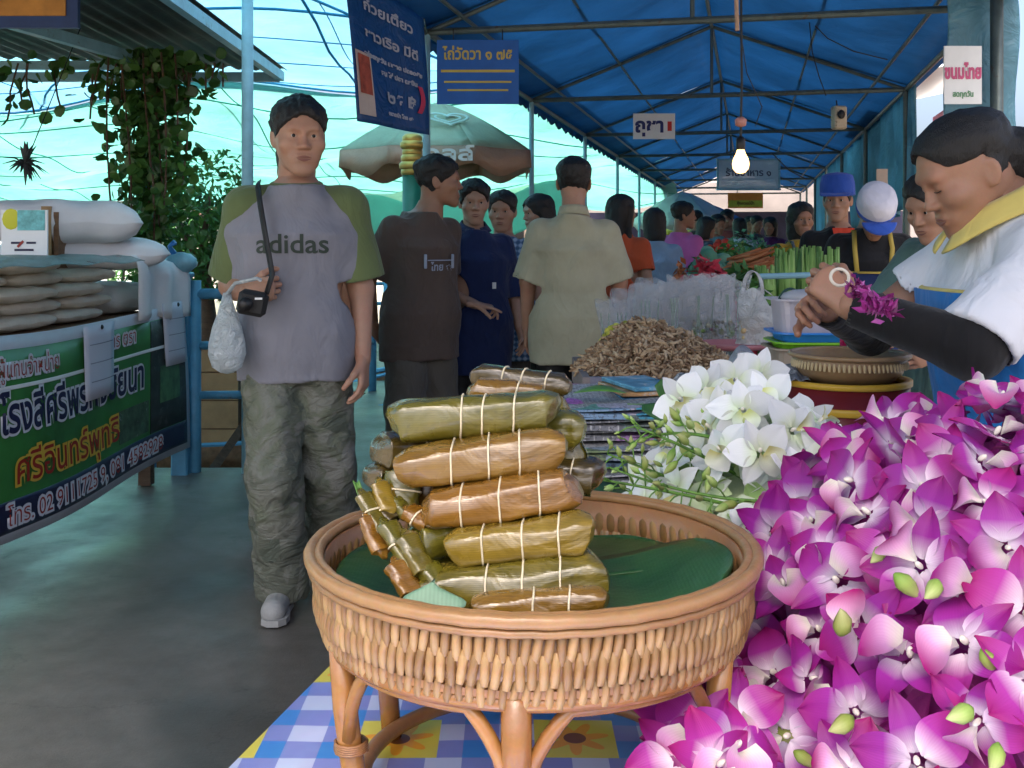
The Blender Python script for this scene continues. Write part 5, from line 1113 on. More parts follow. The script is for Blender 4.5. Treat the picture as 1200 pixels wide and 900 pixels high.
def table(i, d0, d1, w, m_top, skirt, lab):
    e = E('market_table', lab, 'table', tq((d0+d1)/2, w/2, 0), 0, 'row of stall tables under the tent')
    part('table_top', MB().grid(lambda u, v: tq(d0+(d1-d0)*u, w*v, TZ-.034), 4, 2, .03), m_wood, e)
    for d in (d0+.08, d1-.08):
        for q in (.05, w-.05): part('leg', MB().box(tq(d, q, .326), (.045, .045, .652), -TA), m_pole, e)
    return e
table(0, .30, 2.16, 1.05, None, None, 'nearest stall table, under the printed cloth, holding the basket and orchids')
lbs = ['second stall table with newspapers, roots and plastic bags', 'third stall table with vegetables and red blooms', 'fourth stall table further down the aisle', 'fifth stall table near the far crowd', 'sixth stall table at the far end of the row']
for i, (a, b) in enumerate([(2.20, 4.3), (4.35, 6.6), (6.65, 9.2), (9.25, 12.2), (12.3, 16)]): table(i+1, a, b, 1.0, None, None, lbs[i])
def clothf(u, v):
    d = .30+1.86*u; w = -.012+1.08*v; z = TZ-.0005+.0015*math.sin(u*40)*math.sin(v*20)
    return tq(d, w, z)
solo('tablecloth', MB().grid(clothf, 30, 16, .003), print_mat(), 'blue and lavender checked cloth with yellow sunflower squares on the nearest table', 'tablecloth', smooth=True)
for i, (a, b, col) in enumerate([(2.2, 4.3, (.09, .10, .13)), (4.35, 6.6, (.10, .06, .05)), (6.65, 9.2, (.05, .09, .12)), (9.25, 12.2, (.12, .09, .07)), (12.3, 16, (.08, .08, .1))]):
    solo('table_skirt', MB().grid(lambda u, v: tq(a+(b-a)*u, -.02+.012*math.sin(u*40), .70-.64*v), 50, 3, .004).grid(lambda u, v: tq(a+(b-a)*u, -.018+1.03*v, .698), 3, 3, .004), cloth('table_skirt_cloth', col), ['dark grey', 'brown', 'dull blue', 'tan', 'slate'][i]+' cloth hanging over stall table, number %s in the row' % ['two', 'three', 'four', 'five', 'six'][i], 'tablecloth', 'cloths on the row of stall tables', smooth=True)
# ------------------------------------------------------------------ basket on a rattan stand
BC = Vector((.0195, 1.0, 0)); RIM = .914; BOT = .851
def rattan(name, a, b, rough=.38):
    k = N(name); g = k.n('ShaderNodeNewGeometry'); oi = k.n('ShaderNodeObjectInfo'); n1 = k.noise(26, 4, .6, None, .4); n2 = k.noise(180, 3)
    f = k.mix(.45, n1.outputs[0], oi.outputs['Random']); f = k.mix(.35, f, g.outputs['Random Per Island'])
    c = k.ramp(f, [(.22, tuple(x*.55 for x in a)), (.45, a), (.75, b)]); c = k.mix(.15, c, n2.outputs[1], 'OVERLAY'); k.base(c); k.set(Roughness=rough); k.b.inputs['Specular IOR Level'].default_value = .55; k.b.inputs['Coat Weight'].default_value = .25; k.b.inputs['Coat Roughness'].default_value = .2
    k.bump(k.noise(90, 4).outputs[0], .25, .003); return k.m
m_rat = rattan('rattan_cane', (.22, .115, .038), (.42, .255, .105)); m_ratd = rattan('dark_rattan', (.20, .085, .03), (.34, .16, .06)); m_rim = rattan('rattan_rim', (.19, .09, .032), (.34, .185, .072)); m_leg = rattan('rattan_leg', (.28, .12, .033), (.44, .22, .065), .22)
bk = E('rattan_basket', 'round rattan basket on its own cane stand, holding leaf wrapped parcels', 'basket', BC+Vector((0, 0, TZ+.002)))
def wallr(z): return .199+.006*math.sin((z-BOT)/(RIM-BOT)*math.pi)-.006*(1-(z-BOT)/(RIM-BOT))
part('wall_core', MB().lathe([(wallr(BOT)-.003, BOT), (wallr(.88)-.003, .88), (wallr(RIM)-.003, RIM), (wallr(RIM)-.008, RIM), (wallr(.88)-.008, .88), (wallr(BOT)-.008, BOT)], BC, 96, True), m_ratd, bk, smooth=True)
part('basket_floor', MB().lathe([(0, BOT+.004), (.196, BOT+.004), (.196, BOT+.010), (0, BOT+.010)], BC, 64), m_ratd, bk)
rm = MB(); n = 150
for (rr, dz, r0) in [(.2055, .003, .0058), (.1975, .0035, .0046), (.2045, -.0065, .0036)]:
    rm2 = MB(); rm2.tube([BC+Vector((rr*math.cos(2*math.pi*i/n), rr*math.sin(2*math.pi*i/n), RIM+dz+.0003*math.sin(i*1.7))) for i in range(n+1)], [r0*(1+.02*math.sin(i*.9)) for i in range(n+1)], 10, cap=False, up=(0, 0, 1)); part('rim_cane', rm2, m_rim, bk, smooth=True)
def strand_mesh(h, w, t, name='wicker_strand', bow=.35):
    m = MB()
    m.grid(lambda u, v: (math.cos(math.pi*v)*w/2*(1-.25*abs(2*u-1)**3), -t*math.sin(math.pi*v)*(.25+.75*math.sin(math.pi*u)**.7)+.001, (u-.5)*h), 6, 4); return m.mesh(name)
NC = 140
rows = [(RIM-.0165, .025), (RIM-.037, .023), (RIM-.0555, .019)]
stuffm = MB(); cnt = 0
ms = [strand_mesh(h*1.16,   .0076, .0042) for _, h in rows]
for j, (zc, h) in enumerate(rows):
    for i in range(NC):
        a = 2*math.pi*(i+.5*(j % 2))/NC-math.pi/2; rr = wallr(zc)-.001; p = BC+Vector((rr*math.cos(a), rr*math.sin(a), zc))
        jz = random.uniform(-.0015, .0015); tw = random.uniform(-.12, .12)+.10
        m4 = Matrix.Translation(p+Vector((0, 0, jz))) @ Matrix.Rotation(a+math.pi/2, 4, 'Z') @ Matrix.Rotation(tw, 4, 'Y')
        if math.sin(a) < .08 and cnt < 220:
            o = link('wicker_strand', ms[j], m_rat, bk); o.matrix_local = Matrix.Translation(-bk.location) @ m4; cnt += 1
        else:
            stuffm.add([m4 @ v.co for v in ms[j].vertices], [tuple(p_.vertices) for p_ in ms[j].polygons])
NI = 92; mi = strand_mesh(.026, .0118, .0040)
for j, zc in enumerate((RIM-.020, RIM-.044)):
    for i in range(NI):
        a = 2*math.pi*(i+.5*j)/NI; rr = wallr(zc)-.0085; p = BC+Vector((rr*math.cos(a), rr*math.sin(a), zc)); m4 = Matrix.Translation(p) @ Matrix.Rotation(a-math.pi/2, 4, 'Z') @ Matrix.Rotation(random.uniform(-.08, .08), 4, 'Y')
        if math.sin(a) > -.1 and cnt < 290: o = link('wicker_strand', mi, m_rat, bk); o.matrix_local = Matrix.Translation(-bk.location) @ m4; cnt += 1
        else: stuffm.add([m4 @ v.co for v in mi.vertices], [tuple(p_.vertices) for p_ in mi.polygons])
part('weave', stuffm, m_rat, bk, kind='stuff', smooth=True)
part('lower_ring', MB().tube([BC+Vector((.188*math.cos(a), .188*math.sin(a), BOT-.002)) for a in np.linspace(0, 2*math.pi, 90)], .0075, 8, cap=False, up=(0, 0, 1)), m_leg, bk, smooth=True)
part('base_ring', MB().tube([BC+Vector((.158*math.cos(a), .158*math.sin(a), .708)) for a in np.linspace(0, 2*math.pi, 80)], .0075, 8, cap=False, up=(0, 0, 1)), m_ratd, bk, smooth=True)
angs = [-95, -33, 22, 88, 147, 207]
for a in angs:
    a = R(a); r1 = .0118 if abs(a+1.658) < .1 else .0105; lg = part('leg', MB().tube([BC+Vector((q*math.cos(a), q*math.sin(a), z)) for q, z in ((.187, BOT+.004), (.183, .80), (.175, .74), (.170, TZ+.003))], [r1, r1*1.02, r1, r1*.96], 12), m_leg, bk, smooth=True)
    part('binding', MB().tube([BC+Vector((.1785*math.cos(a)+(r1+.001)*math.cos(t), .1785*math.sin(a)+(r1+.001)*math.sin(t), .792+.0022*t/6.28)) for t in np.linspace(0, 6.28*4, 50)], .0014, 5), m_ratd, lg, smooth=True, local=False) if False else None
for i in range(6):
    a0, a1 = R(angs[i]), R(angs[(i+1) % 6]+(360 if i == 5 else 0)); pts = []
    for t in np.linspace(0, 1, 22):
        a = a0+(a1-a0)*(.03+.94*t); z = .775+.066*min(1, (math.sin(math.pi*t)*1.75))**.6; pts.append(BC+Vector((.182*math.cos(a), .182*math.sin(a), z)))
    part('arch_brace', MB().tube(pts, .0062, 8, up=(0, 0, 1)), m_leg, bk, smooth=True)
for a in angs[:3]+angs[5:]:
    a = R(a); pts = [BC+Vector((.1775*math.cos(a)+.0140*math.cos(t), .1775*math.sin(a)+.0140*math.sin(t), .762+.0018*t/6.28*1.0)) for t in np.linspace(0, 6.28*5, 60)]
    part('leg_binding', MB().tube(pts, .0013, 5), m_ratd, bk, smooth=True)
# banana leaf lining
def banana_mat(name, a, b, gl=.35):
    k = N(name); w = k.n('ShaderNodeTexWave', bands_direction='X'); w.inputs['Scale'].default_value = 95; w.inputs['Distortion'].default_value = .8; k.l(k.coord(), w.inputs['Vector'])
    n = k.noise(14, 5); c = k.ramp(n.outputs[0], [(.3, a), (.7, b)]); c = k.mix(.07, c, w.outputs[0], 'OVERLAY'); k.base(c); k.set(Roughness=gl); k.b.inputs['Specular IOR Level'].default_value = .4; k.bump(w.outputs[0], .07, .001); k.bump(n.outputs[0], .3, .01); return k.m
m_ban = banana_mat('banana_leaf', (.012, .055, .015), (.030, .105, .028)); m_banl = banana_mat('pale_banana_leaf', (.14, .26, .16), (.22, .36, .24), .5)
def bleaf(lab, fn, m_=m_ban, nm='banana_leaf', nu=28, nv=16): return solo(nm, MB().grid(fn, nu, nv, .0012), m_, lab, 'leaf', 'banana leaves lining the basket', smooth=True)
def lf1(u, v):
    x, y = -.02+.205*u, -.115+.20*v; r = math.hypot(x, y); x2 = x; z = .884+.006*math.sin(u*6+v*3)+.034*max(0, (u-.55)/.45)**1.6*(1-.55*v)
    if r > .183: x2 = x*.183/r; y = y*.183/r
    return BC+Vector((x2, y, z-.012*(v < .05)))
bleaf('dark green banana leaf lining the right half of the basket, curling to the rim', lf1)
def lf2(u, v):
    x, y = -.185+.19*u, -.13+.24*v; r = math.hypot(x, y)
    if r > .183: x, y = x*.183/r, y*.183/r
    return BC+Vector((x, y, .880+.005*math.sin(u*7)+.016*max(0, (.25-u)/.25)))
bleaf('dark green banana leaf lining the left side of the basket', lf2)
def lf3(u, v): return BC+Vector((-.02+.2*u*(1-.0*v), .02+.165*v, .878+.003*math.sin(u*8)+.02*(v > 2)))
def lf3b(u, v):
    p = Vector((-.10+.28*u, .03+.15*v, 0)); r = p.length
    if r > .182: p = p*.182/r
    return BC+p+Vector((0, 0, .8815+.004*math.sin(u*9)))
bleaf('dark green banana leaf at the back of the basket', lf3b)
c0 = P(508, 700, .845)
bleaf('small pale bluish leaf scrap in front of the parcels', lambda u, v: c0+Vector(((u-.5)*.052*math.sin(math.pi*min(1, v*.9+.1))**.5, .012*v, -.012+.024*v*(1-.8*abs(u-.4)))), m_banl, 'leaf_scrap', 8, 6)
# ------------------------------------------------------------------ leaf wrapped parcels
def wrap_mat(name, a, b, c_):
    k = N(name); n = k.noise(13, 5, .6, None, .8); w = k.n('ShaderNodeTexWave', bands_direction='Z'); w.inputs['Scale'].default_value = 210; w.inputs['Distortion'].default_value = 2.5; k.l(k.coord(), w.inputs['Vector'])
    c = k.ramp(n.outputs[0], [(.25, a), (.5, b), (.75, c_)]); c = k.mix(.10, c, w.outputs[0], 'OVERLAY'); sp = k.noise(60, 4); c = k.mix(k.ramp(sp.outputs[0], [(.60, (0, 0, 0)), (.72, (.6, .6, .6))]), c, tuple(x*.35 for x in a))
    c = k.mix(1.0, c, (.86, .78, .44), 'MULTIPLY'); k.base(c); k.l(k.ramp(k.noise(20, 3).outputs[0], [(.35, (.15,)*3), (.65, (.38,)*3)]), k.b.inputs['Roughness']); k.b.inputs['Specular IOR Level'].default_value = .6; k.b.inputs['Coat Weight'].default_value = .6; k.b.inputs['Coat Roughness'].default_value = .12
    k.bump(w.outputs[0], .12, .0006); k.bump(k.noise(20, 3, .5, k.coord('Object', (.6, 1, 1)), 1.4).outputs[0], .85, .008); return k.m
W = dict(olive=wrap_mat('olive_leaf_wrap', (.07, .065, .014), (.14, .12, .022), (.24, .19, .05)), green=wrap_mat('green_leaf_wrap', (.06, .065, .012), (.13, .125, .02), (.22, .19, .045)), gold=wrap_mat('golden_leaf_wrap', (.13, .075, .017), (.22, .125, .027), (.31, .20, .055)),
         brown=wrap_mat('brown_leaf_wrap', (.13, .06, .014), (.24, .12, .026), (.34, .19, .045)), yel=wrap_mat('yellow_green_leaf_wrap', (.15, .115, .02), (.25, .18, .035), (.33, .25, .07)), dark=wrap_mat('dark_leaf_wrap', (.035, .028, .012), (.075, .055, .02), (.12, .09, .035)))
m_tie = mat('pale_bamboo_tie', (.72, .62, .42), .5, .12, 30)
def parcel(lab, p, q, r, kind, ties=(.32, .55, .78), seed=0, flat=.80, pinch=.86):
    p, q = Vector(p), Vector(q); c = (p+q)/2; rnd = random.Random(seed); e = E('leaf_parcel', lab, 'leaf parcel', c, 0, 'banana leaf parcels stacked in the basket'); ax = (q-p); Ln = ax.length; ax.normalize()
    up = Vector((0, 0, 1)) if abs(ax.z) < .9 else Vector((0, -1, 0)); b = ax.cross(up).normalized(); up = b.cross(ax); ph = [rnd.uniform(0, 6) for _ in range(4)]
    def rad(t, a):
        e_ = min(1, min(t, 1-t)/.06); k_ = pinch+(1-pinch)*math.sin(e_*math.pi/2)**.8
        g = 1
        for tt in ties: g -= .045*math.exp(-((t-tt)/.016)**2)
        return r*k_*g*(1+.05*math.sin(a*2+ph[0]+t*4)+.03*math.sin(a*5+ph[1]-t*7)+.022*math.sin(t*22+ph[2])+.03*abs(math.sin(a*1.5+t*6+ph[3])))
    def pt(t, a, ex=0):
        rr = rad(t, a)+ex; cc, ss = math.cos(a), math.sin(a); cc = math.copysign(abs(cc)**.68, cc); ss = math.copysign(abs(ss)**.68, ss)
        e_ = max(0, 1-min(t, 1-t)/.05); sk = (1 if t > .5 else -1)*e_*.30*r*math.sin(a+ph[3])
        return c+ax*(Ln*(t-.5)+sk)+b*cc*rr+up*(ss*rr*flat*(1-.16*e_)-r*.05*math.sin(math.pi*t)*0)
    m = MB(); nu, nv = 34, 26; m.grid(lambda u, v: pt(.5-.5*math.cos(math.pi*u)*(1 if abs(u-.5) > .499 else 1), 2*math.pi*v), nu, nv)
    for t_, s_ in ((0, -1), (1, 1)):
        ring = [pt(t_, 2*math.pi*v/nv) for v in range(nv)]; cen = sum(ring, Vector())/nv+ax*s_*(.004); tip = ring+[ (cen*.45+x*.55)+ax*s_*.003 for x in ring]+[cen]
        m.add(tip, [(i, (i+1) % nv, nv+(i+1) % nv, nv+i) for i in range(nv)]+[(nv+i, nv+(i+1) % nv, 2*nv) for i in range(nv)])
    part('leaf_wrap', m, W[kind], e, smooth=True)
    # overlapping fold of the leaf running along the parcel and the two end flaps
    fo = MB(); a0 = rnd.uniform(.2, .9)
    fo.grid(lambda u, v: pt(.10+.80*u, 2.2+a0+.5*v+.25*u, .0006+.0014*(1-v)), 20, 5); part('leaf_fold', fo, W[kind], e, smooth=True)
    for tt in ties:
        sk = rnd.uniform(-.05, .05)
        part('tie', MB().tube([pt(tt+.018*math.sin(a+sk*9)+sk*.2, a, .0009) for a in np.linspace(0, 2*math.pi, 30)], .00095, 5, cap=False), m_tie, e, smooth=True)
    return e
def Q(px, py, D): return P(px, py, D)
parcel('olive green parcel lying at the front bottom of the stack', Q(500, 692, .905), Q(702, 674, .895), .0245, 'olive', (.36, .56, .77), 1)
parcel('yellow green parcel second from the bottom front', Q(533, 643, .915), Q(688, 622, .905), .0205, 'yel', (.22, .52, .80), 2)
parcel('brown parcel in the middle of the front stack', Q(500, 597, .935), Q(672, 572, .93), .0215, 'brown', (.26, .52, .76), 3)
parcel('golden brown parcel second from the top front', Q(474, 548, .955), Q(655, 525, .95), .0225, 'gold', (.32, .54, .74), 4)
parcel('olive parcel topmost at the front of the stack', Q(462, 494, .985), Q(648, 480, .98), .0225, 'green', (.42, .58, .76), 5)
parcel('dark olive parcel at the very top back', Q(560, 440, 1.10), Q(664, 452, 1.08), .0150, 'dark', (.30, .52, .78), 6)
parcel('small golden parcel end under the very top one', Q(556, 456, 1.07), Q(640, 466, 1.06), .0155, 'gold', (.6,), 16)
parcel('thin brown parcel lying flat beneath the front olive one', Q(560, 712, .872), Q(704, 704, .87), .0150, 'gold', (.45, .75), 7)
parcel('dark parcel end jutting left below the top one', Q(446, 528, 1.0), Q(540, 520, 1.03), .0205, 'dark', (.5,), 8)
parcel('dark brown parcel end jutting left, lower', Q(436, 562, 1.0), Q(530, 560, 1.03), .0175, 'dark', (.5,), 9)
parcel('upright olive parcel stub on the left of the stack', Q(468, 600, .965), Q(474, 552, .975), .0170, 'green', (.5,), 10)
parcel('green parcel end jutting left beside the yellow one', Q(484, 636, .93), Q(580, 612, .97), .0200, 'green', (.6,), 11)
parcel('dark olive parcel at the right back of the stack', Q(600, 500, 1.03), Q(678, 505, 1.02), .0240, 'green', (.5,), 12)
parcel('olive parcel standing at the right back below the top', Q(640, 478, 1.04), Q(672, 560, 1.03), .0200, 'olive', (.4,), 13)
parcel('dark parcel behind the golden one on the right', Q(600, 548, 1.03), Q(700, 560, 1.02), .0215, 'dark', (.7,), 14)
parcel('olive parcel deep inside the middle of the stack', Q(500, 650, .98), Q(660, 610, .98), .030, 'olive', (.5,), 15)
parcel('brown parcel deep inside the upper stack', Q(490, 570, 1.01), Q(640, 560, 1.01), .030, 'brown', (.5,), 17)
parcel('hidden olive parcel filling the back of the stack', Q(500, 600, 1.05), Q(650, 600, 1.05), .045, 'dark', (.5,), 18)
parcel('hidden parcel under the olive front one', Q(520, 700, .95), Q(690, 690, .95), .028, 'olive', (.5,), 19)
for i, (a, b, r_, kd, lb) in enumerate([((424, 578, .945), (452, 626, .925), .0085, 'olive', 'slim green folded leaf tip leaning out at the far left'), ((430, 604, .93), (448, 648, .915), .0095, 'brown', 'slim brown folded leaf below it'), ((444, 566, .955), (456, 600, .94), .0085, 'yel', 'yellowish folded leaf end near the left rim'), ((452, 612, .92), (486, 668, .90), .0105, 'green', 'long green folded leaf pointing down left'),
        ((474, 628, .91), (500, 672, .893), .0115, 'olive', 'olive folded leaf pointing down towards the front'), ((462, 660, .895), (484, 698, .878), .0110, 'brown', 'brown folded leaf with a pink tinge at the front left'), ((478, 598, .94), (506, 616, .93), .0120, 'brown', 'short brown parcel corner beside the green one'), ((500, 664, .90), (530, 700, .885), .0130, 'green', 'shiny green folded corner beside the bottom parcel'), ((462, 586, .955), (480, 604, .95), .011, 'green', 'small green corner below the dark ends'), ((440, 588, .95), (462, 612, .94), .011, 'dark', 'small dark corner tucked by the left leaf tips')]):
    parcel(lb, Q(*a), Q(*b), r_, kd, (.45,) if i % 3 == 0 else (), 30+i, .55, .5)
sp = MB().grid(lambda u, v: P(414+14*u+6*v, 568+40*u-10*abs(v-.5), .95-.01*u)+Vector((0, .004*math.sin(v*3), 0)), 8, 3, .0008); solo('leaf_tip', sp, banana_mat('bright_leaf', (.06, .16, .03), (.12, .26, .05)), 'thin bright green leaf tip curling up over the left rim', 'leaf', smooth=True)
# ------------------------------------------------------------------ goods on the tables
def isl(name, cols, rough=.7, bs=40):
    k = N(name); g = k.n('ShaderNodeNewGeometry'); n_ = len(cols); f = k.mix(.3, g.outputs['Random Per Island'], k.noise(bs, 3).outputs[0])
    k.base(k.ramp(f, [(.12+.76*i/(n_-1), c) for i, c in enumerate(cols)])); k.set(Roughness=rough); k.bump(k.noise(bs*3, 3).outputs[0], .3, .003); return k.m
def heap(name, lab, cat, c, rad, n, mk_, m_, seed, kind='stuff', base=None):
    """a mound of small pieces: centre c, radii rad"""
    rnd = random.Random(seed); m = MB()
    for i in range(n):
        a = rnd.uniform(0, 6.283); r = rnd.random()**.5; x, y = r*math.cos(a), r*math.sin(a); z = (1-r**1.8)*(1+.10*math.sin(x*5+seed)+.08*math.sin(y*7))
        mk_(m, Vector((c[0]+x*rad[0], c[1]+y*rad[1], c[2]+z*rad[2]*rnd.uniform(.80, 1.0))), rnd)
    o = solo(name, m, m_, lab, cat, smooth=True); 
    if kind: o['kind'] = kind
    o2 = MB(); o2.grid(lambda u, v: (c[0]+rad[0]*.96*v*math.cos(6.283*u), c[1]+rad[1]*.96*v*math.sin(6.283*u), c[2]+rad[2]*(1-v**1.8)*.80), 24, 8); part('heap_core', o2, base or m_, o, smooth=True)
    return o
# newspapers
def news_mat(seed):
    k = N('newsprint'); co = k.coord('Object', (1, 1, 1)); br = k.n('ShaderNodeTexBrick'); br.inputs['Scale'].default_value = 26; br.inputs['Mortar Size'].default_value = .045; br.inputs['Color1'].default_value = (.16, .16, .18, 1); br.inputs['Color2'].default_value = (.34, .34, .36, 1); br.inputs['Mortar'].default_value = (.55, .54, .53, 1)
    mp = k.n('ShaderNodeMapping'); mp.inputs['Location'].default_value = (seed*.37, seed*.21, 0); k.l(co, mp.inputs[0]); k.l(mp.outputs[0], br.inputs['Vector'])
    v = k.n('ShaderNodeTexVoronoi', distance='CHEBYCHEV'); v.inputs['Scale'].default_value = 9; k.l(mp.outputs[0], v.inputs['Vector'])
    hs = k.n('ShaderNodeHueSaturation'); hs.inputs['Saturation'].default_value = .85; hs.inputs['Value'].default_value = .55; k.l(v.outputs['Color'], hs.inputs['Color'])
    ms_ = k.noise(5, 2, .5, mp.outputs[0]); f = k.ramp(ms_.outputs[0], [(.50, (0, 0, 0)), (.52, (1, 1, 1))]); ink = k.noise(120, 3, .6, mp.outputs[0]); c = k.mix(f, br.outputs[0], hs.outputs[0]); c = k.mix(k.ramp(ink.outputs[0], [(.52, (0, 0, 0)), (.58, (.7, .7, .7))]), c, (.05, .05, .06)); k.base(c); k.set(Roughness=.6); return k.m
nm = [news_mat(i) for i in range(4)]
rnd = random.Random(4); z = .70; i = 0
news = [(2.42, .19, .30, .46, .0), (2.46, .21, .32, .44, .06), (2.40, .20, .34, .42, -.05), (2.50, .20, .30, .46, .04), (2.44, .19, .33, .40, -.03), (2.44, .22, .31, .42, .09)]
nl = ['lowest', 'second lowest', 'third', 'fourth', 'second highest', 'topmost']
for (d, w, sx, sy, rz), lb in zip(news, nl):
    th = .024; p = tq(d, w, z+th/2); m = MB()
    for q in range(5): m.grid(lambda u, v, q=q: (p.x+(u-.5)*sx*(1-.01*q)+rz*(v-.5)*sy+.004*math.sin(q*9), p.y+(v-.5)*sy, z+q*th/5+.0035*math.sin(u*5+q)+.003*math.sin(v*6+q*2)+.008*max(0, u-.9)*(q % 2)), 10, 8, .0035)
    solo('newspaper', m, nm[i % 4], lb+' folded newspaper bundle in the pile beside the parcels', 'newspaper', 'newspapers piled behind the basket', smooth=False); z += th+.002; i += 1
e = E('magazine_stack', 'small stack of colourful magazines and cartons on the newspapers', 'magazines', P(745, 465, 2.5))
for j, (px, py, col) in enumerate([(742, 470, (.45, .10, .08)), (748, 462, (.08, .25, .45)), (742, 455, (.50, .28, .12)), (750, 449, (.10, .30, .42))]):
    part('magazine', MB().box(P(px, py, 2.5)+Vector((0, 0, 0)), (.115, .20, .010), .1*j, bev=.002), mat('magazine_cover', col, .35, .5, 25, dirt=(.6, .6, .58), ds=22, dth=.55), e)
solo('green_leaf', MB().grid(lambda u, v: P(672+62*u, 461-6*math.sin(math.pi*u)+(v-.5)*7*math.sin(math.pi*u), 2.38-.05*v), 10, 3, .001), m_banl if False else banana_mat('fresh_leaf', (.08, .22, .03), (.14, .32, .05)), 'light green leaf lying on the newspapers', 'leaf', smooth=True)
# dark cloth / leaves between basket and newspapers
solo('dark_leaf_bed', MB().grid(lambda u, v: tq(1.40+.55*u, -.0+.55*v, TZ+.035+.05*math.sin(v*5)+.02*math.sin(u*6)), 16, 16, .002), m_ban, 'large dark banana leaf under the white orchids', 'leaf', smooth=True)
# tray of dried roots
tc = P(765, 436, 3.05); e = E('root_tray', 'shallow grey box holding the dried brown roots', 'tray', Vector((tc.x, 3.12, .70)))
part('tray_side', MB().box((tc.x+.01, 2.915, .795), (.40, .02, .075), 0), mat('grey_painted_box', (.13, .13, .17), .5, .3, 8, dirt=(.28, .28, .32), ds=6), e); part('tray_side', MB().box((tc.x+.01, 3.42, .795), (.40, .02, .075), 0), m_black, e)
for s in (-1, 1): part('tray_end', MB().box((tc.x+.01+s*.21, 3.167, .795), (.02, .525, .075), 0), m_far, e)
part('tray_bottom', MB().box((tc.x+.01, 3.167, .775), (.40, .48, .02)), m_far, e); part('box_below', MB().box((tc.x+.02, 3.15, .728), (.38, .50, .055)), mat('maroon_box', (.12, .03, .03), .6, .2), e)
def root(m, p, rnd):
    d = Vector((rnd.gauss(0, 1), rnd.gauss(0, 1), rnd.gauss(0, .5))).normalized(); l = rnd.uniform(.008, .024); r = rnd.uniform(.003, .0065); q = Vector((rnd.gauss(0, 1), rnd.gauss(0, 1), rnd.gauss(0, 1)))*.005
    m.tube([p-d*l, p+q, p+d*l], [r*.6, r, r*.5], 5)
m_root = isl('dried_root', [(.10, .055, .028), (.26, .16, .085), (.40, .28, .16), (.52, .40, .26)], .8)
heap('dried_roots', 'large heap of small brown dried roots in the grey tray', 'roots', (tc.x+.02, 3.17, .825), (.235, .27, .135), 3000, root, m_root, 3)
def bud(m, p, rnd): m.ball(p, (rnd.uniform(.006, .011),)*3, 6, 4, jit=.15)
m_yb = isl('yellow_green_buds', [(.16, .18, .02), (.38, .38, .04), (.55, .50, .08)]); heap('yellow_buds', 'small heap of yellow green buds at the left of the roots', 'flower buds', (*P(732, 0, 3.3).xy, .87), (.085, .10, .085), 420, bud, m_yb, 5)
# upright clear bags
m_clear = sheet('clear_plastic', (.78, .80, .82), .35, .08, .06, 16, 1.0, .45, alpha=.42)
def cbag(lab, px, D, w, h, z0, content, seed, cm):
    rnd = random.Random(seed); x = (px-600)/F*D; e = E('clear_bag', lab, 'plastic bag', (x, D, z0), 0, 'upright clear plastic bags of greens')
    def fn(u, v):
        a = 2*math.pi*u; rx = w/2*(1+.18*v+.10*math.sin(a*5+seed)*v); ry = .045*(1-.75*v)+.006*math.sin(a*7+seed*2)*v; return (x+rx*math.cos(a)+.012*math.sin(v*5+seed)*v, D+ry*math.sin(a), z0+h*v*(1+.05*math.sin(a*3+seed)*v))
    part('film', MB().grid(fn, 30, 8), m_clear, e, smooth=True)
    m = MB()
    for i in range(60): p = Vector((x+rnd.uniform(-.42, .42)*w, D+rnd.uniform(-.03, .03), z0+rnd.uniform(.01, content))); bud(m, p, rnd)
    part('contents', m, cm, e, kind='stuff', smooth=True)
    for j in range(5): px_ = x+rnd.uniform(-.35, .35)*w; part('stem', MB().tube([(px_, D, z0+.02), (px_+rnd.uniform(-.02, .02), D, z0+h*.8)], .0018, 4), m_yb if cm is m_yb else m_banl, e)
m_mix = isl('mixed_herbs', [(.03, .08, .02), (.12, .20, .03), (.10, .03, .05), (.25, .28, .05)]); m_whb = isl('pale_garlic', [(.35, .33, .28), (.5, .48, .4), (.3, .15, .08)])
bags = [(722, 3.62, .10, .20, m_whb), (738, 3.72, .11, .23, m_whb), (756, 3.66, .11, .25, m_mix), (774, 3.76, .11, .25, m_whb), (792, 3.68, .11, .26, m_whb), (810, 3.78, .12, .27, m_mix), (826, 3.66, .10, .27, m_mix), (842, 3.74, .11, .28, m_mix), (858, 3.62, .10, .28, m_mix), (764, 3.90, .12, .26, m_mix), (802, 3.92, .12, .27, m_mix), (836, 3.92, .12, .27, m_mix)]
for i, (px, D, w, h, cm) in enumerate(bags):
    cbag('upright clear plastic bag of %s, %s behind the roots' % ('pale bulbs' if cm is m_whb else 'green herbs', ('number %s from the left' % ['one', 'two', 'three', 'four', 'five', 'six', 'seven', 'eight', 'nine'][i]) if i < 9 else ['left one of the rear row', 'middle one of the rear row', 'right one of the rear row'][i-9]), px, D, w, h, .80, .13 if cm is m_mix else .09, i, cm)
solo('raised_crate', MB().box((.56, 3.76, .75), (.50, .42, .10), -TA, bev=.01), m_far, 'low grey crate carrying the upright clear bags', 'crate')
pt_ = P(868, 412, 3.25); solo('pink_tray', MB().lathe([(.0, 0), (.10, 0), (.115, .018), (.110, .018), (.097, .004), (0, .004)], P(858, 408, 3.3), 26), mat('dusty_pink_plastic', (.35, .13, .15), .4, .15), 'shallow dusty pink tray behind the roots', 'tray', smooth=True)
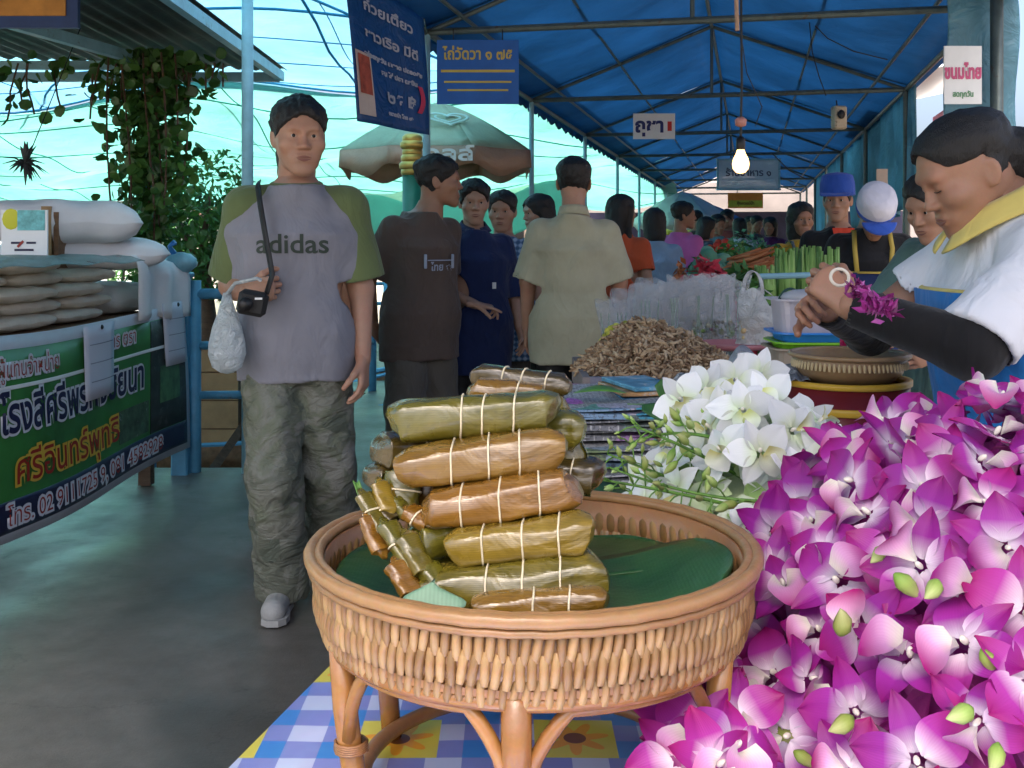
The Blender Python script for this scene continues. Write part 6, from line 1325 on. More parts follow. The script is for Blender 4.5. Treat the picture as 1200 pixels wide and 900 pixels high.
# shopping bag
c = P(884, 405, 2.95); e = E('shopping_bag', 'tall white translucent shopping bag standing behind the tubs', 'bag', c)
def sb(u, v):
    a = 2*math.pi*u; w = .050*(1-.12*v)+.004*math.sin(a*5+v*4); top = max(0, v-.62)/.38; w *= 1-.35*top; return (c.x+w*math.cos(a)+.008*math.sin(v*5), c.y+w*.6*math.sin(a), c.z+.005+.150*v+.006*math.sin(a*3)*v)
part('bag', MB().grid(sb, 30, 14), sheet('white_bag_film', (.75, .77, .78), .45, .2, .1, 14, .9, .12, alpha=.78), e, smooth=True)
ms2 = sheet('white_bag_handle', (.8, .82, .83), .4, .2, .1, 14, .9, .12, alpha=.92)
def hdl(u, v): t = math.pi*u; return (c.x-.004+.026*math.cos(t)+.012*(v-.5), c.y+.012*(v-.5), c.z+.145+.062*math.sin(t)-.004*v)
part('handle', MB().grid(hdl, 16, 3, .002), ms2, e, smooth=True); part('handle', MB().grid(lambda u, v: (c.x+.022+.034*math.sin(math.pi*u)+.012*v, c.y, c.z+.095+.065*u-.012*v), 12, 3, .002), ms2, e, smooth=True)
m = MB(); rnd = random.Random(9)
for i in range(90): m.ball((c.x+rnd.uniform(-.034, .034), c.y+rnd.uniform(-.02, .02), c.z+rnd.uniform(.01, .075)), rnd.uniform(.005, .009), 6, 4)
part('contents', m, isl('tan_orange_contents', [(.35, .20, .08), (.42, .34, .18), (.5, .12, .04)]), e, kind='stuff', smooth=True)
# tubs
def tub(e, c, w, d, h, m_, nm='tub', th=.003, taper=.88, lip=.006):
    def rr(s, z): 
        pts = []; r = min(w, d)*.22*s
        for qx, qy, a0 in ((1, 1, 0), (-1, 1, 90), (-1, -1, 180), (1, -1, 270)):
            for k in range(5): a = R(a0+22.5*k); pts.append((c[0]+qx*(w/2*s-r)+r*math.cos(a), c[1]+qy*(d/2*s-r)+r*math.sin(a), c[2]+z))
        return pts
    m = MB(); rings = [rr(taper, 0), rr(1, h), rr(1+lip*2/w*2, h), rr(1+lip*2/w*2, h-.004), rr(1-.02, h-.004+.002), rr(taper-.02, .004)]; n = 20; vs = [p for r_ in rings for p in r_]
    m.add(vs, [(i*n+k, i*n+(k+1) % n, (i+1)*n+(k+1) % n, (i+1)*n+k) for i in range(len(rings)-1) for k in range(n)]+[tuple(range(n))[::-1], tuple(range((len(rings)-1)*n, len(rings)*n))])
    return part(nm, m, m_, e, smooth=False)
b0 = P(946, 424, 2.45); e = E('beige_storage_box', 'beige box under the lime and blue trays', 'box', b0); tub(e, (b0.x, b0.y, .70), .165, .16, b0.z+.017-.70+.02, mat('beige_box', (.34, .27, .20), .5, .15), 'box')
b1 = P(946, 408, 2.45); e = E('lime_tray', 'lime green plastic tray below the blue one', 'tray', b1); tub(e, (b1.x, b1.y, b1.z), .155, .15, .020, mat('lime_plastic', (.20, .50, .03), .3, .08), 'tray')
b2 = P(948, 400, 2.45); e = E('blue_tray', 'bright blue plastic tray holding the milky tub', 'tray', b2); tub(e, (b2.x, b2.y, b2.z+.004), .160, .155, .022, mat('bright_blue_plastic', (.03, .22, .62), .3, .08), 'tray')
b3 = P(943, 391, 2.45); e = E('milky_tub', 'milky translucent plastic tub with a dark curved handle', 'tub', b3); tub(e, (b3.x, b3.y, b3.z), .140, .13, .082, sheet('milky_plastic', (.72, .68, .72), .5, .3, .05, 4, .2, .12, alpha=.93), 'tub')
m = MB(); rnd = random.Random(2)
for i in range(50): m.ball((b3.x+rnd.uniform(-.01, .05), b3.y+rnd.uniform(-.04, .04), b3.z+rnd.uniform(.01, .03)), .009, 6, 4)
part('contents', m, mat('pinkish_contents', (.5, .2, .15), .6, .3), e, kind='stuff', smooth=True); part('handle', MB().tube([(b3.x-.072+.012*math.cos(t)+.095*(1-math.cos(t))*.5, b3.y+.03, b3.z+.030+.072*math.sin(t)) for t in np.linspace(-.3, math.pi*.75, 20)], .0035, 6), mat('dark_green_plastic', (.01, .05, .04), .4), e, smooth=True)
part('lid', MB().ball((b3.x, b3.y, b3.z+.083), (.055, .05, .020), 18, 6), mat('grey_lid', (.40, .40, .42), .4, .1), e, smooth=True)
# woven basket and basin
wc = P(995, 430, 1.98); e = E('woven_basket', 'shallow round woven bamboo basket near the vendor\'s hands', 'basket', wc)
m_bam = rattan('bamboo_strip', (.28, .17, .08), (.42, .28, .13), .5); part('wall_core', MB().lathe([(.0, -.026), (.075, -.026), (.095, -.008), (.105, .024), (.101, .024), (.090, -.006), (.072, -.022), (0, -.022)], wc, 40), m_bam, e, smooth=True)
part('rim', MB().tube([wc+Vector((.106*math.cos(a), .106*math.sin(a), .024)) for a in np.linspace(0, 6.2832, 60)], .0048, 8, cap=False, up=(0, 0, 1)), m_bam, e, smooth=True)
sb_ = strand_mesh(.017, .0055, .003, 'bamboo_strip')
for i in range(74):
    a = 2*math.pi*i/74; o = link('bamboo_strip', sb_, mat('pale_bamboo', (.50, .38, .20), .5, .2) if i == 0 else None, e); o.matrix_local = Matrix.Translation((.1025*math.cos(a), .1025*math.sin(a), .009)) @ Matrix.Rotation(a+math.pi/2, 4, 'Z') @ Matrix.Rotation(-.25, 4, 'X')
wb2 = P(990, 446, 1.98); e = E('wine_red_basin', 'wine red basin with a yellow rim under the woven basket', 'basin', (wb2.x, wb2.y, .70))
part('bowl', MB().lathe([(.0, .0), (.080, .0), (.105, .05), (.115, wb2.z-.70-.006), (.110, wb2.z-.70-.006), (.10, .05), (.075, .006), (0, .006)], (wb2.x, wb2.y, .70), 40), mat('wine_red_plastic', (.13, .012, .018), .3, .1), e, smooth=True)
part('rim', MB().lathe([(.113, -.006), (.119, -.004), (.119, .006), (.108, .006), (.108, -.002)], (wb2.x, wb2.y, wb2.z), 40, True), mat('mustard_plastic', (.55, .33, .03), .35, .08), e, smooth=True); part('band', MB().lathe([(.1145, -.052), (.1165, -.050), (.1165, -.040), (.1150, -.038)], (wb2.x, wb2.y, wb2.z), 40), mat('mustard_stripe', (.55, .33, .03), .35, .08), e, smooth=True)
# pink bag, newspaper roll, film sheet, papers
solo('pink_bag', MB().grid(lambda u, v: P(984+60*u, 390+24*v-12*math.sin(math.pi*u)*(1-v)+3*math.sin(u*17), 2.25-.09*v+.02*math.sin(u*11)), 18, 8, .002), sheet('hot_pink_plastic', (.70, .02, .14), .35, .25, .1, 14, .8, .1), 'hot pink plastic bag behind the vendor\'s arm', 'bag', smooth=True)
solo('film_wrap', MB().grid(lambda u, v: P(842+80*u, 442-36*math.sin(math.pi*min(1, u*1.35))*(1-v)**.8+2*math.sin(u*15+v*9), 2.1-.22*v), 22, 12, .001), sheet('clear_film', (.62, .66, .70), .5, .15, .1, 14, .9, .2, alpha=.75), 'crumpled clear film standing behind the white orchids', 'plastic film', smooth=True)
solo('film_wrap', MB().grid(lambda u, v: P(908+42*u, 446-22*math.sin(math.pi*u)*(1-v)+2*math.sin(u*19), 2.02-.1*v), 12, 8, .001), sheet('grey_film', (.45, .50, .58), .5, .15, .1, 14, .9, .25, alpha=.8), 'small silvery film scrap left of the wine red basin', 'plastic film', smooth=True)
solo('newspaper_roll', MB().tube([P(796, 455, 2.3), P(870, 470, 2.2)], .035, 14), nm[1], 'rolled newspaper lying behind the white orchids', 'newspaper', smooth=True)
for i, (px, py, D) in enumerate([(874, 425, 2.6), (885, 432, 2.5), (1030, 378, 2.3)]): solo('paper_packet', MB().box(P(px, py, D), (.05, .06, .02), .4*i, bev=.004), nm[i], ['small printed packet beside the shopping bag', 'second small printed packet nearer the film', 'printed packet behind the hot pink bag'][i], 'packet')
lf_ = MB(); solo('green_leaf', MB().grid(lambda u, v: P(775+32*u-8*v, 448+50*u+(v-.5)*26*math.sin(math.pi*(.1+.85*u)), 1.9-.02*v), 12, 6, .001), banana_mat('mid_green_leaf', (.04, .13, .03), (.08, .20, .05)), 'broad green leaf standing behind the white orchids', 'leaf', smooth=True)
solo('green_leaf', MB().grid(lambda u, v: P(752+60*u, 478+14*u+(v-.5)*22*math.sin(math.pi*(.1+.85*u)), 1.85-.02*v), 12, 6, .001), banana_mat('dark_green_leaf', (.03, .10, .03), (.06, .16, .05)), 'dark green leaf pointing left behind the white orchids', 'leaf', smooth=True)
# vegetables further down
def lfy(m, p, rnd): leaf(m, p, rnd.uniform(.02, .045), rnd)
m_redf = isl('crimson_blooms', [(.18, .01, .02), (.42, .02, .05), (.55, .05, .08)]); m_gveg = isl('green_vegetables', [(.02, .09, .02), (.06, .20, .04), (.14, .32, .07)]); m_gv2 = isl('bluish_greens', [(.03, .14, .08), (.10, .28, .17), (.2, .4, .25)]); m_orr = isl('orange_brown_roots', [(.30, .08, .02), (.45, .16, .05), (.5, .25, .12)])
def hp(nm_, lab, cat, px, py_top, D, rx, ry, z0, n, mk_, m_, sd): zt = CAMZ-(py_top-PY0)/F*D; heap(nm_, lab, cat, (*P(px, 0, D).xy, z0), (rx, ry, zt-z0), n, mk_, m_, sd)
hp('red_blooms', 'heap of crimson blooms behind the clear bags', 'flowers', 824, 308, 4.8, .26, .30, .70, 900, lfy, m_redf, 7)
hp('green_vegetables', 'pile of leafy green vegetables right of the crimson blooms', 'vegetables', 872, 318, 4.9, .24, .30, .70, 900, lfy, m_gveg, 8)
hp('long_roots', 'pile of long orange brown roots before the yellow shirt seller', 'vegetables', 890, 302, 5.5, .30, .30, .70, 700, lambda m, p, r: m.tube([p-Vector((.09, r.uniform(-.03, .03), .02)), p, p+Vector((.09, r.uniform(-.03, .03), .035))], [.004, .011, .005], 5), m_orr, 9)
hp('pale_cabbages', 'pale green cabbages heaped in the middle of the stall', 'vegetables', 846, 296, 5.9, .30, .3, .70, 80, lambda m, p, r: m.ball(p, r.uniform(.04, .06), 8, 6, jit=.1), m_gv2, 10)
hp('leafy_greens', 'dark leafy greens rising behind the long roots', 'vegetables', 900, 280, 6.6, .50, .5, .70, 1500, lfy, m_gveg, 11)
hp('leafy_greens', 'bunches of greens on the left of the far stall', 'vegetables', 852, 283, 7.6, .45, .5, .70, 1100, lfy, m_gveg, 12)
hp('red_fruit', 'heap of red fruit on the far stall', 'fruit', 842, 284, 9.6, .40, .4, .70, 200, lambda m, p, r: m.ball(p, .035, 7, 5), isl('red_fruit_skin', [(.5, .03, .02), (.6, .10, .03)]), 13)
hp('orange_goods', 'orange packets on the far stall near the crimson blooms', 'goods', 798, 312, 5.2, .10, .14, .70, 160, lfy, m_orr, 14)
hp('far_greens', 'green bundles on the distant stall', 'vegetables', 880, 276, 11, .7, .8, .70, 700, lfy, m_gv2, 15)
hp('far_flowers', 'mixed bright flowers on the distant stall', 'flowers', 862, 272, 13.5, .7, .8, .70, 600, lfy, isl('mixed_flowers', [(.5, .05, .05), (.55, .4, .5), (.1, .25, .05), (.6, .4, .05)]), 16)
for i, (px, py0, py1, D) in enumerate([(920, 300, 352, 5.0), (944, 296, 350, 5.1), (970, 300, 356, 4.4), (896, 320, 350, 4.9)]):
    a, b = P(px, py1, D), P(px, py0, D); m = MB(); rnd = random.Random(i)
    m.tube([a-Vector((0, 0, .1)), (a+b)/2, b], [.045, .05, .035], 12)
    for q in range(30): an = rnd.uniform(0, 6.28); m.tube([a+Vector((.045*math.cos(an), .045*math.sin(an), 0)), b+Vector((.04*math.cos(an), .04*math.sin(an), rnd.uniform(-.01, .04)))], .007, 4)
    solo('stalk_bundle', m, isl('pale_green_stalks', [(.10, .22, .05), (.18, .34, .08), (.28, .42, .14)]), ['upright bundle of pale green stalks in front of the grey apron', 'second bundle of green stalks, right of the first', 'tall bundle of green stalks before the black shirted seller', 'short bundle of stalks at the left end of the metal bar'][i], 'vegetables', smooth=True)
e = E('display_bar', 'grey metal bar across the vegetable stall', 'bar', P(930, 350, 4.3)); part('bar', MB().tube([P(890, 324, 4.3), P(966, 322, 4.3)], .012, 8), m_polel, e)
for px in (892, 963): part('bar_leg', MB().tube([P(px, 324, 4.3), Vector((*P(px, 0, 4.3).xy, .70))], .010, 8), m_pole, e)
solo('orange_pomelo', MB().ball(P(958, 344, 3.9), (.035, .035, .04), 14, 10), mat('orange_peel', (.65, .32, .03), .5, .1), 'orange fruit beside the green stalks under the bar', 'fruit', smooth=True)
# ------------------------------------------------------------------ orchids
def orchid_mat(name, base, edge, tip, vein, trn=.25):
    k = N(name); uv = k.n('ShaderNodeUVMap'); uv.uv_map = 'UVMap'; sp = k.n('ShaderNodeSeparateXYZ'); k.l(uv.outputs[0], sp.inputs[0]); oi = k.n('ShaderNodeObjectInfo')
    c = k.ramp(sp.outputs[0], [(.08, base), (.24, tuple((a+b)/2 for a, b in zip(base, edge))), (.44, edge), (.95, tip)])
    w = k.n('ShaderNodeTexWave', bands_direction='Y'); w.inputs['Scale'].default_value = 5.5; w.inputs['Distortion'].default_value = 1.2; k.l(uv.outputs[0], w.inputs['Vector'])
    c = k.mix(.07, c, k.mix(w.outputs[0], vein, c)); h = k.n('ShaderNodeHueSaturation'); mr = k.n('ShaderNodeMapRange'); mr.inputs[3].default_value = .72; mr.inputs[4].default_value = 1.12; k.l(oi.outputs['Random'], mr.inputs[0]); k.l(mr.outputs[0], h.inputs['Value']); k.l(c, h.inputs['Color'])
    mr2 = k.n('ShaderNodeMapRange'); mr2.inputs[3].default_value = .475; mr2.inputs[4].default_value = .525; k.l(oi.outputs['Random'], mr2.inputs[0]); k.l(mr2.outputs[0], h.inputs['Hue'])
    c = h.outputs[0]; k.base(c); k.set(Roughness=.42); k.b.inputs['Specular IOR Level'].default_value = .35; k.bump(w.outputs[0], .12, .001)
    t = k.n('ShaderNodeBsdfTranslucent'); k.l(c, t.inputs[0]); m_ = k.n('ShaderNodeMixShader'); m_.inputs[0].default_value = trn; k.l(k.b.outputs[0], m_.inputs[1]); k.l(t.outputs[0], m_.inputs[2]); k.l(m_.outputs[0], k.o.inputs[0]); return k.m
m_pp = orchid_mat('purple_orchid_petal', (.86, .72, .84), (.42, .035, .37), (.30, .006, .15), (.28, .008, .18)); m_pl = orchid_mat('purple_orchid_lip', (.85, .80, .70), (.70, .35, .60), (.42, .015, .22), (.4, .02, .25))
m_wp = orchid_mat('white_orchid_petal', (.72, .80, .55), (.86, .87, .85), (.88, .88, .90), (.75, .82, .65)); m_wl = orchid_mat('white_orchid_lip', (.70, .68, .25), (.80, .84, .62), (.86, .88, .84), (.7, .75, .4))
m_col = mat('orchid_column', (.75, .70, .60), .4, .1); m_bud = orchid_mat('green_bud_skin', (.22, .40, .06), (.38, .52, .12), (.55, .60, .25), (.2, .3, .05), .2); m_stem = mat('green_orchid_stem', (.12, .26, .04), .5, .2, 20)
def petal(name, Lp, Wp, curl, cup, k=.72, twist=0, wav=.0, nu=9, nv=6, root=.12, x0=.004):
    vs, fs, uv = [], [], []
    for i in range(nu+1):
        u = i/nu; w = Wp*(root+(1-root)*math.sin(math.pi*min(1, u**k))**.80)*(1 if u < .85 else 1-(u-.85)*4.5)
        for j in range(nv+1):
            v = 2*j/nv-1; a = twist*u; x = x0+u*Lp; y = v*w; z = curl*Lp*u*u+cup*(v*v)*w*(1-.3*u)-.10*w*(1-abs(v))*0+wav*math.sin(u*9+v*2)*abs(v)-.0012*math.exp(-(v/.18)**2)
            vs.append((x, y*math.cos(a)-z*math.sin(a), z*math.cos(a)+y*math.sin(a))); uv.append((u, v*.5+.5))
    w_ = nv+1; fs = [(i*w_+j, (i+1)*w_+j, (i+1)*w_+j+1, i*w_+j+1) for i in range(nu) for j in range(nv)]
    me = bpy.data.meshes.new(name); me.from_pydata(vs, [], fs); l = me.uv_layers.new(name='UVMap'); 
    for p in me.polygons:
        for li, vi in zip(p.loop_indices, p.vertices): l.data[li].uv = uv[vi]
    me.shade_smooth(); return me
def lipmesh(name, s=1.0):
    vs, fs, uv = [], [], []; nu, nv = 9, 8
    for i in range(nu+1):
        u = i/nu
        for j in range(nv+1):
            v = 2*j/nv-1; w = (.0075+.010*math.sin(math.pi*min(1, u*1.05))**1.2)*s*(1 if u < .98 else .4); fold = (1-u)**1.3
            x = (.002+.024*u)*s; y = v*w*(1-.35*fold); z = (.012*math.sin(u*2.2)*s)+abs(v)**1.6*(.013*fold+.002)*s-.012*u*u*s; vs.append((x, y, z)); uv.append((u, v*.5+.5))
    fs = [(i*(nv+1)+j, (i+1)*(nv+1)+j, (i+1)*(nv+1)+j+1, i*(nv+1)+j+1) for i in range(nu) for j in range(nv)]
    me = bpy.data.meshes.new(name); me.from_pydata(vs, [], fs); l = me.uv_layers.new(name='UVMap')
    for p in me.polygons:
        for li, vi in zip(p.loop_indices, p.vertices): l.data[li].uv = uv[vi]
    me.shade_smooth(); return me
def flower_meshes(seed):
    r = random.Random(seed); cu = [(-.05, .10), (-.20, .18), (.12, .25), (.28, .35)][seed % 4]
    return dict(sep=[petal('sepal', .0330, .0102, cu[0]*.7+r.uniform(-.2, .1), .30, .60, r.uniform(-.3, .3)) for _ in range(3)], pet=[petal('petal', .0335, .0150, cu[0]*.7+r.uniform(-.2, .1), cu[1]*r.uniform(.2, .6), .80, r.uniform(-.25, .25), .0009, 10, 8, .10) for _ in range(2)], lip=lipmesh('lip', r.uniform(.9, 1.05)), col=MB().ball((.0025, 0, .004), (.0022, .0020, .0042), 8, 6).mesh('column'))
FM = [flower_meshes(i) for i in range(7)]
def flower(lab, p, nrm_, spin, s, vi, mp, ml, group, name='orchid_flower'):
    fm = FM[vi]; n_ = Vector(nrm_).normalized(); up = Vector((0, 0, 1)); x = (up-n_*up.dot(n_)).normalized(); x = Matrix.Rotation(spin, 3, n_) @ x; y = n_.cross(x)
    m = Matrix((x, y, n_)).transposed().to_4x4(); e = bpy.data.objects.new(name, None); C.objects.link(e); e.empty_display_size = .01; e.matrix_world = Matrix.Translation(p) @ m @ Matrix.Diagonal((s, s, s, 1))
    e['label'] = lab; e['category'] = 'orchid'; e['group'] = group
    for nm_, me, ang, dz in [('sepal', fm['sep'][0], 0, -.001), ('sepal', fm['sep'][1], 128, -.0012), ('sepal', fm['sep'][2], -128, -.0014), ('petal', fm['pet'][0], 66, .0006), ('petal', fm['pet'][1], -66, .0010), ('lip', fm['lip'], 180, .002), ('column', fm['col'], 0, 0)]:
        o = bpy.data.objects.new(nm_, me); C.objects.link(o); o.parent = e; o.matrix_local = Matrix.Translation((0, 0, dz)) @ Matrix.Rotation(R(ang+random.uniform(-7, 7)), 4, 'Z') @ Matrix.Rotation(random.uniform(-.12, .05), 4, 'Y')
        m_ = {'lip': ml, 'column': m_col}.get(nm_, mp)
        if len(me.materials) == 0: me.materials.append(m_)
        o.material_slots[0].link = 'OBJECT'; o.material_slots[0].material = m_
    return e
EC, ER = Vector((.55, 1.04, .64)), Vector((.36, .41, .395))
def esurf(C_, R_, d): d = Vector(d).normalized(); return C_+Vector((d.x*R_.x, d.y*R_.y, d.z*R_.z)), Vector((d.x/R_.x, d.y/R_.y, d.z/R_.z)).normalized()
def project(p): return (PX0+F*p.x/p.y, PY0-F*(p.z-CAMZ)/p.y)
rnd = random.Random(21); random.seed(3)
def scatter(C_, R_, n, mind, cond, tries=60000):
    out = []
    for _ in range(tries):
        d = Vector((rnd.gauss(0, 1), rnd.gauss(0, 1), rnd.gauss(0, 1))); p, nn = esurf(C_, R_, d)
        if p.z < TZ+.012 or p.y < .42: continue
        view = (Vector((0, 0, CAMZ))-p).normalized()
        if nn.dot(view) < -.25: continue
        if not cond(p, nn): continue
        if all((p-q).length > mind for q, _ in out): out.append((p, nn))
        if len(out) >= n: break
    return out
def heapbase(name, lab, C_, R_, m_, k=.90, pet=0, mm=None, seed=0, z0=TZ):
    m = MB(); ph = seed
    m.grid(lambda u, v: tuple((lambda p: (p.x, p.y, max(z0+.001, p.z)))(C_+Vector((R_.x*k*math.cos(6.2832*u)*math.sin(1.75*v)*(1+.04*math.sin(u*40+ph)), R_.y*k*math.sin(6.2832*u)*math.sin(1.75*v), R_.z*k*math.cos(1.75*v)*(1+.03*math.sin(u*31+v*14)))))), 60, 24)
    r = random.Random(seed)
    for i in range(pet):
        d = Vector((r.gauss(0, 1), r.gauss(0, 1), r.gauss(0, 1))); p, nn = esurf(C_, R_*.93, d)
        if p.z < z0+.01: continue
        n_ = (nn+Vector((r.gauss(0, .5), r.gauss(0, .5), r.gauss(0, .5)))).normalized(); a = n_.orthogonal().normalized(); a = Matrix.Rotation(r.uniform(0, 6.28), 3, n_) @ a; b = n_.cross(a); s = r.uniform(.016, .026)
        m.add([p-a*s, p-a*s*.3-b*s*.6+n_*.003, p+a*s*.5-b*s*.5+n_*.004, p+a*s+n_*.0, p+a*s*.5+b*s*.5+n_*.004, p-a*s*.3+b*s*.6+n_*.003], [(0, 1, 2, 3, 4, 5)])
    o = solo(name, m, m_, lab, 'orchid heap', smooth=False); o['kind'] = 'stuff'; return o
m_pfill = isl('purple_petals', [(.10, .004, .06), (.26, .012, .16), (.42, .05, .32), (.52, .20, .46)], .5); m_wfill = isl('white_petals', [(.18, .32, .07), (.36, .50, .18), (.62, .70, .52), (.8, .82, .78)], .5)
heapbase('purple_orchid_heap', 'mass of purple orchid petals under the open blooms at the right', EC, ER, m_pfill, .90, 2600, seed=1)
pts = scatter(EC, ER, 160, .0430, lambda p, n: project(p)[0] < 1300)
pl = ['purple orchid bloom %s in the purple heap']
def posn(p, xs, ys):
    x, y = project(p); return '%s, %s' % (['far left', 'left', 'left centre', 'right centre', 'right', 'far right'][int(min(5, max(0, (x-xs[0])/(xs[1]-xs[0])*6)))], ['topmost row', 'upper part', 'above middle', 'middle', 'below middle', 'lower part', 'bottom row'][int(min(6, max(0, (y-ys[0])/(ys[1]-ys[0])*7)))])
def face_(n): return 'facing left' if n.x < -.45 else 'facing right' if n.x > .45 else 'facing up' if n.z > .6 else 'facing down' if n.z < -.05 else 'facing the camera'
def turn(a): a = (a+math.pi) % (2*math.pi)-math.pi; return 'upright' if abs(a) < .6 else 'upside down' if abs(a) > 2.3 else 'leaning left' if a > 0 else 'leaning right'
def plab(p, n, s, a): return '%s purple orchid bloom %s, %s, %s of heap' % ('large' if s > 1.28 else 'small' if s < 1.15 else 'medium', face_(n), turn(a), posn(p, (830, 1200), (430, 900)))
for i, (p, nn) in enumerate(pts):
    view = (Vector((0, 0, CAMZ))-p).normalized(); n_ = (nn*.65+view*.55+Vector((rnd.gauss(0, .42), rnd.gauss(0, .30), rnd.gauss(0, .40)))).normalized()
    sc_ = rnd.uniform(1.05, 1.38); sn_ = rnd.gauss(0, 1.3); flower(plab(p, n_, sc_, sn_), p+nn*rnd.uniform(-.006, .018), n_, sn_, sc_, rnd.randrange(7), m_pp, m_pl, 'loose purple orchid blooms heaped at the right')
for i, (px, py, D) in enumerate([(800, 828, .92), (815, 862, .87), (795, 890, .85), (838, 835, .93), (858, 800, .95), (862, 880, .83), (838, 900, .81), (862, 845, .88)]):
    flower('low purple orchid bloom on the cloth by the basket leg, '+['far left', 'second from left', 'lowest left', 'behind the leg', 'above the rest', 'right of the leg', 'at the very bottom', 'just left of the heap'][i], P(px, py, D), (rnd.gauss(0, .3), -.6, .7), rnd.gauss(0, 1), 1.25, rnd.randrange(7), m_pp, m_pl, 'loose purple orchid blooms heaped at the right')
def budmesh():
    m = MB(); m.tube([(0, 0, 0), (0, 0, .003), (.001, 0, .008), (.002, 0, .015), (.001, 0, .021), (0, 0, .025)], [.0012, .0040, .0068, .0062, .0032, .0005], 10); me = m.mesh('orchid_bud'); l = me.uv_layers.new(name='UVMap')
    for p in me.polygons:
        for li, vi in zip(p.loop_indices, p.vertices): c_ = me.vertices[vi].co; l.data[li].uv = (min(1, c_.z/.025), .5+.5*math.atan2(c_.y, c_.x)/3.14)
    return me
BMh = budmesh()
def budo(lab, p, d, s, group):
    o = link('orchid_bud', BMh, m_bud); o.matrix_world = Matrix.Translation(p) @ Vector(d).normalized().to_track_quat('Z', 'Y').to_matrix().to_4x4() @ Matrix.Diagonal((s, s, s, 1)); o['label'] = lab; o['category'] = 'orchid bud'; o['group'] = group
bpl = [(1036, 640), (1048, 672), (1100, 680), (1150, 760), (1140, 830), (985, 745), (905, 850), (930, 880), (1170, 870), (1000, 840)]
for i, (px, py) in enumerate(bpl):
    r = Vector(((px-PX0)/F, 1, -(py-PY0)/F)); o_ = Vector((0, 0, CAMZ)); a_ = sum((r[k]/ER[k])**2 for k in range(3)); b_ = 2*sum(r[k]*(o_[k]-EC[k])/ER[k]**2 for k in range(3)); c_ = sum(((o_[k]-EC[k])/ER[k])**2 for k in range(3))-1; disc = b_*b_-4*a_*c_
    if disc < 0: continue
    t = (-b_-math.sqrt(disc))/(2*a_); p = o_+r*(t-.030)
    budo('yellow green orchid bud among the purple blooms, %s of the heap' % posn(p, (830, 1200), (430, 900)), p, (rnd.gauss(0, 1), -.5, rnd.gauss(0, 1)), rnd.uniform(.8, 1.15), 'green buds among the purple orchids')
# white orchids
WC, WR = Vector((.325, 1.42, .66)), Vector((.185, .26, .32))
heapbase('white_orchid_heap', 'mass of white orchid petals and green stems under the open white blooms', WC, WR, m_wfill, .86, 1300, seed=2)
pts = scatter(WC, WR, 58, .044, lambda p, n: True)
for i, (p, nn) in enumerate(pts):
    x, y = project(p); view = (Vector((0, 0, CAMZ))-p).normalized(); n_ = (nn*.8+view*.5+Vector((rnd.gauss(0, .35), rnd.gauss(0, .25), rnd.gauss(0, .3)))).normalized()
    sc_ = rnd.uniform(1.05, 1.35); sn_ = rnd.gauss(0, 1.1); flower('%s white orchid bloom %s, %s, %s of bunch' % ('large' if sc_ > 1.25 else 'small' if sc_ < 1.15 else 'medium', face_(n_), turn(sn_), posn(p, (740, 970), (440, 640))), p+nn*rnd.uniform(-.005, .02), n_, sn_, sc_, rnd.randrange(7), m_wp, m_wl, 'white orchid blooms behind the basket')
for i, (px, py, D) in enumerate([(800, 470, 1.50), (828, 458, 1.55), (842, 492, 1.42), (862, 448, 1.56), (890, 440, 1.62), (812, 505, 1.42), (900, 470, 1.45)]):
    flower('white orchid bloom standing clear at the top of the bunch, '+['farthest left', 'second from left', 'just below the second', 'near the crumpled film', 'highest one', 'lowest of these', 'farthest right'][i], P(px, py, D), (-.3+rnd.gauss(0, .2), -.8, .35), rnd.gauss(0, .6), 1.25, i % 4, m_wp, m_wl, 'white orchid blooms behind the basket')
sprays = [((960, 440+120), (700, 545), (722, 548)), ((890, 600), (790, 575), (690, 560)), ((870, 560), (800, 520), (745, 500)), ((860, 520), (790, 495), (738, 520)), ((900, 500), (850, 545), (772, 562)), ((840, 580), (770, 555), (712, 532)), ((880, 470), (840, 520), (800, 500)), ((850, 600), (790, 600), (735, 575))]
sl = ['lowest long', 'second lowest', 'middle', 'upper left', 'curving', 'leftmost', 'steep', 'short bottom']
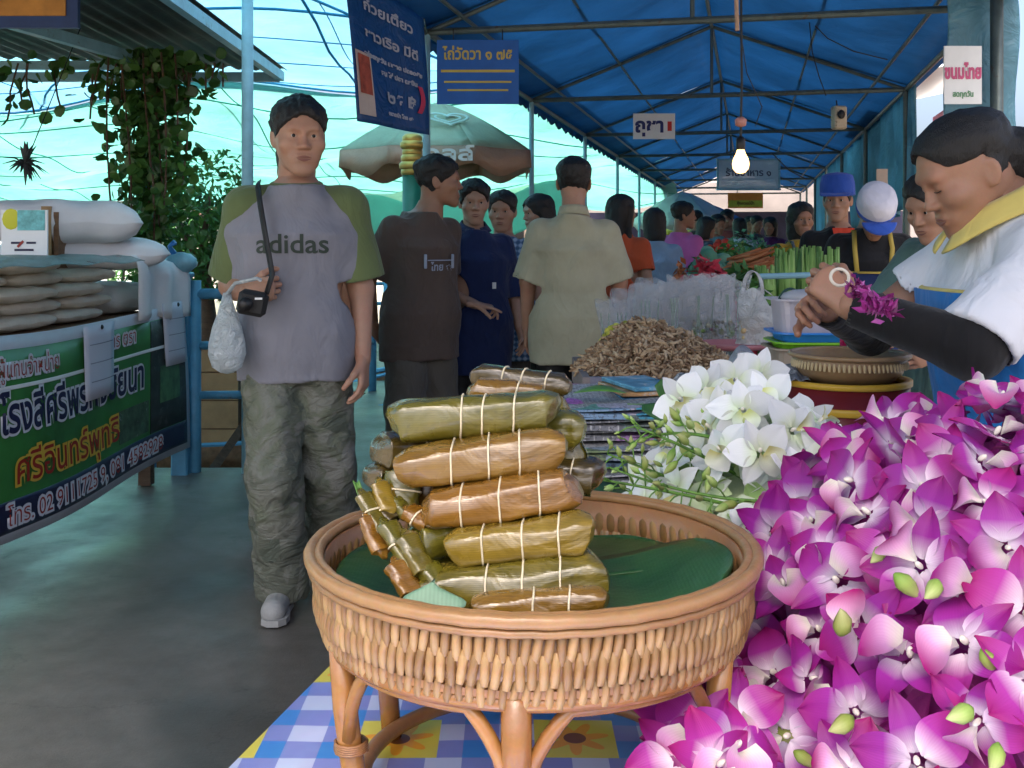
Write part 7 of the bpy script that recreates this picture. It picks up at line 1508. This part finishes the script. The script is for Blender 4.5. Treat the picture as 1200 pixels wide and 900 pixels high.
for i, (a, b, c_) in enumerate(sprays):
    D0 = 1.22+.03*i; e = E('orchid_spray', sl[i]+' green orchid stem with buds reaching left from the white bunch', 'orchid stem', P(*a, D0), 0, 'green stems of the white orchids'); pts = []
    A_, B_, C2 = P(*a, D0+.05), P(*b, D0), P(*c_, D0+.03)
    if i == 0: A_, B_, C2 = P(960, 585, 1.2), P(850, 600, 1.18), P(715, 548, 1.25)
    for t in np.linspace(0, 1, 16): pts.append(A_*(1-t)**2+B_*2*t*(1-t)+C2*t*t)
    part('stem', MB().tube(pts, [.0026*(1-.5*k/15) for k in range(16)], 6), m_stem, e, smooth=True)
    for j in range(4, 16):
        p = pts[j]; d = Vector((rnd.gauss(-.6, .5), rnd.gauss(-.5, .4), rnd.gauss(.25, .7))).normalized(); s = .95-.04*j+.35*rnd.random(); q = p+d*.020
        pd = part('bud_stalk', MB().tube([p, p+d*.011+Vector((0, 0, .002)), q], .0010, 5), m_stem, e, smooth=True)
        o = link('bud', BMh, m_bud, e); o.matrix_local = Matrix.Translation(q-e.location) @ d.to_track_quat('Z', 'Y').to_matrix().to_4x4() @ Matrix.Diagonal((s*.72, s*.72, s*.95, 1))
# garland in the vendor's hands
gp0, gp1 = P(1000, 332, 1.50), P(1046, 362, 1.44); e = E('orchid_garland', 'purple orchid garland with a white ring end held by the vendor', 'garland', gp0)
m = MB(); rnd = random.Random(6)
for i in range(150):
    t = rnd.random(); p = gp0.lerp(gp1, t)+Vector((rnd.gauss(0, .005), rnd.gauss(0, .006), rnd.gauss(0, .006)-.01*math.sin(math.pi*t))); leaf(m, p, rnd.uniform(.008, .014), rnd)
part('petals', m, m_pfill, e, kind='stuff'); part('ring', MB().tube([P(984, 325, 1.53)+Vector((.013*math.cos(a), .003*math.sin(a), .012*math.sin(a))) for a in np.linspace(0, 6.2832, 30)], .0024, 8, cap=False, up=(0, 1, 0)), mat('cream_thread', (.65, .6, .5), .7, .1), e, smooth=True)
solo('brown_bag', MB().ball(P(1034, 378, 1.95)+Vector((0, 0, .0)), (.034, .03, .022), 16, 10, jit=.05), mat('tan_leather', (.25, .15, .09), .5, .15), 'rounded tan pouch behind the vendor\'s sleeve', 'pouch', smooth=True)
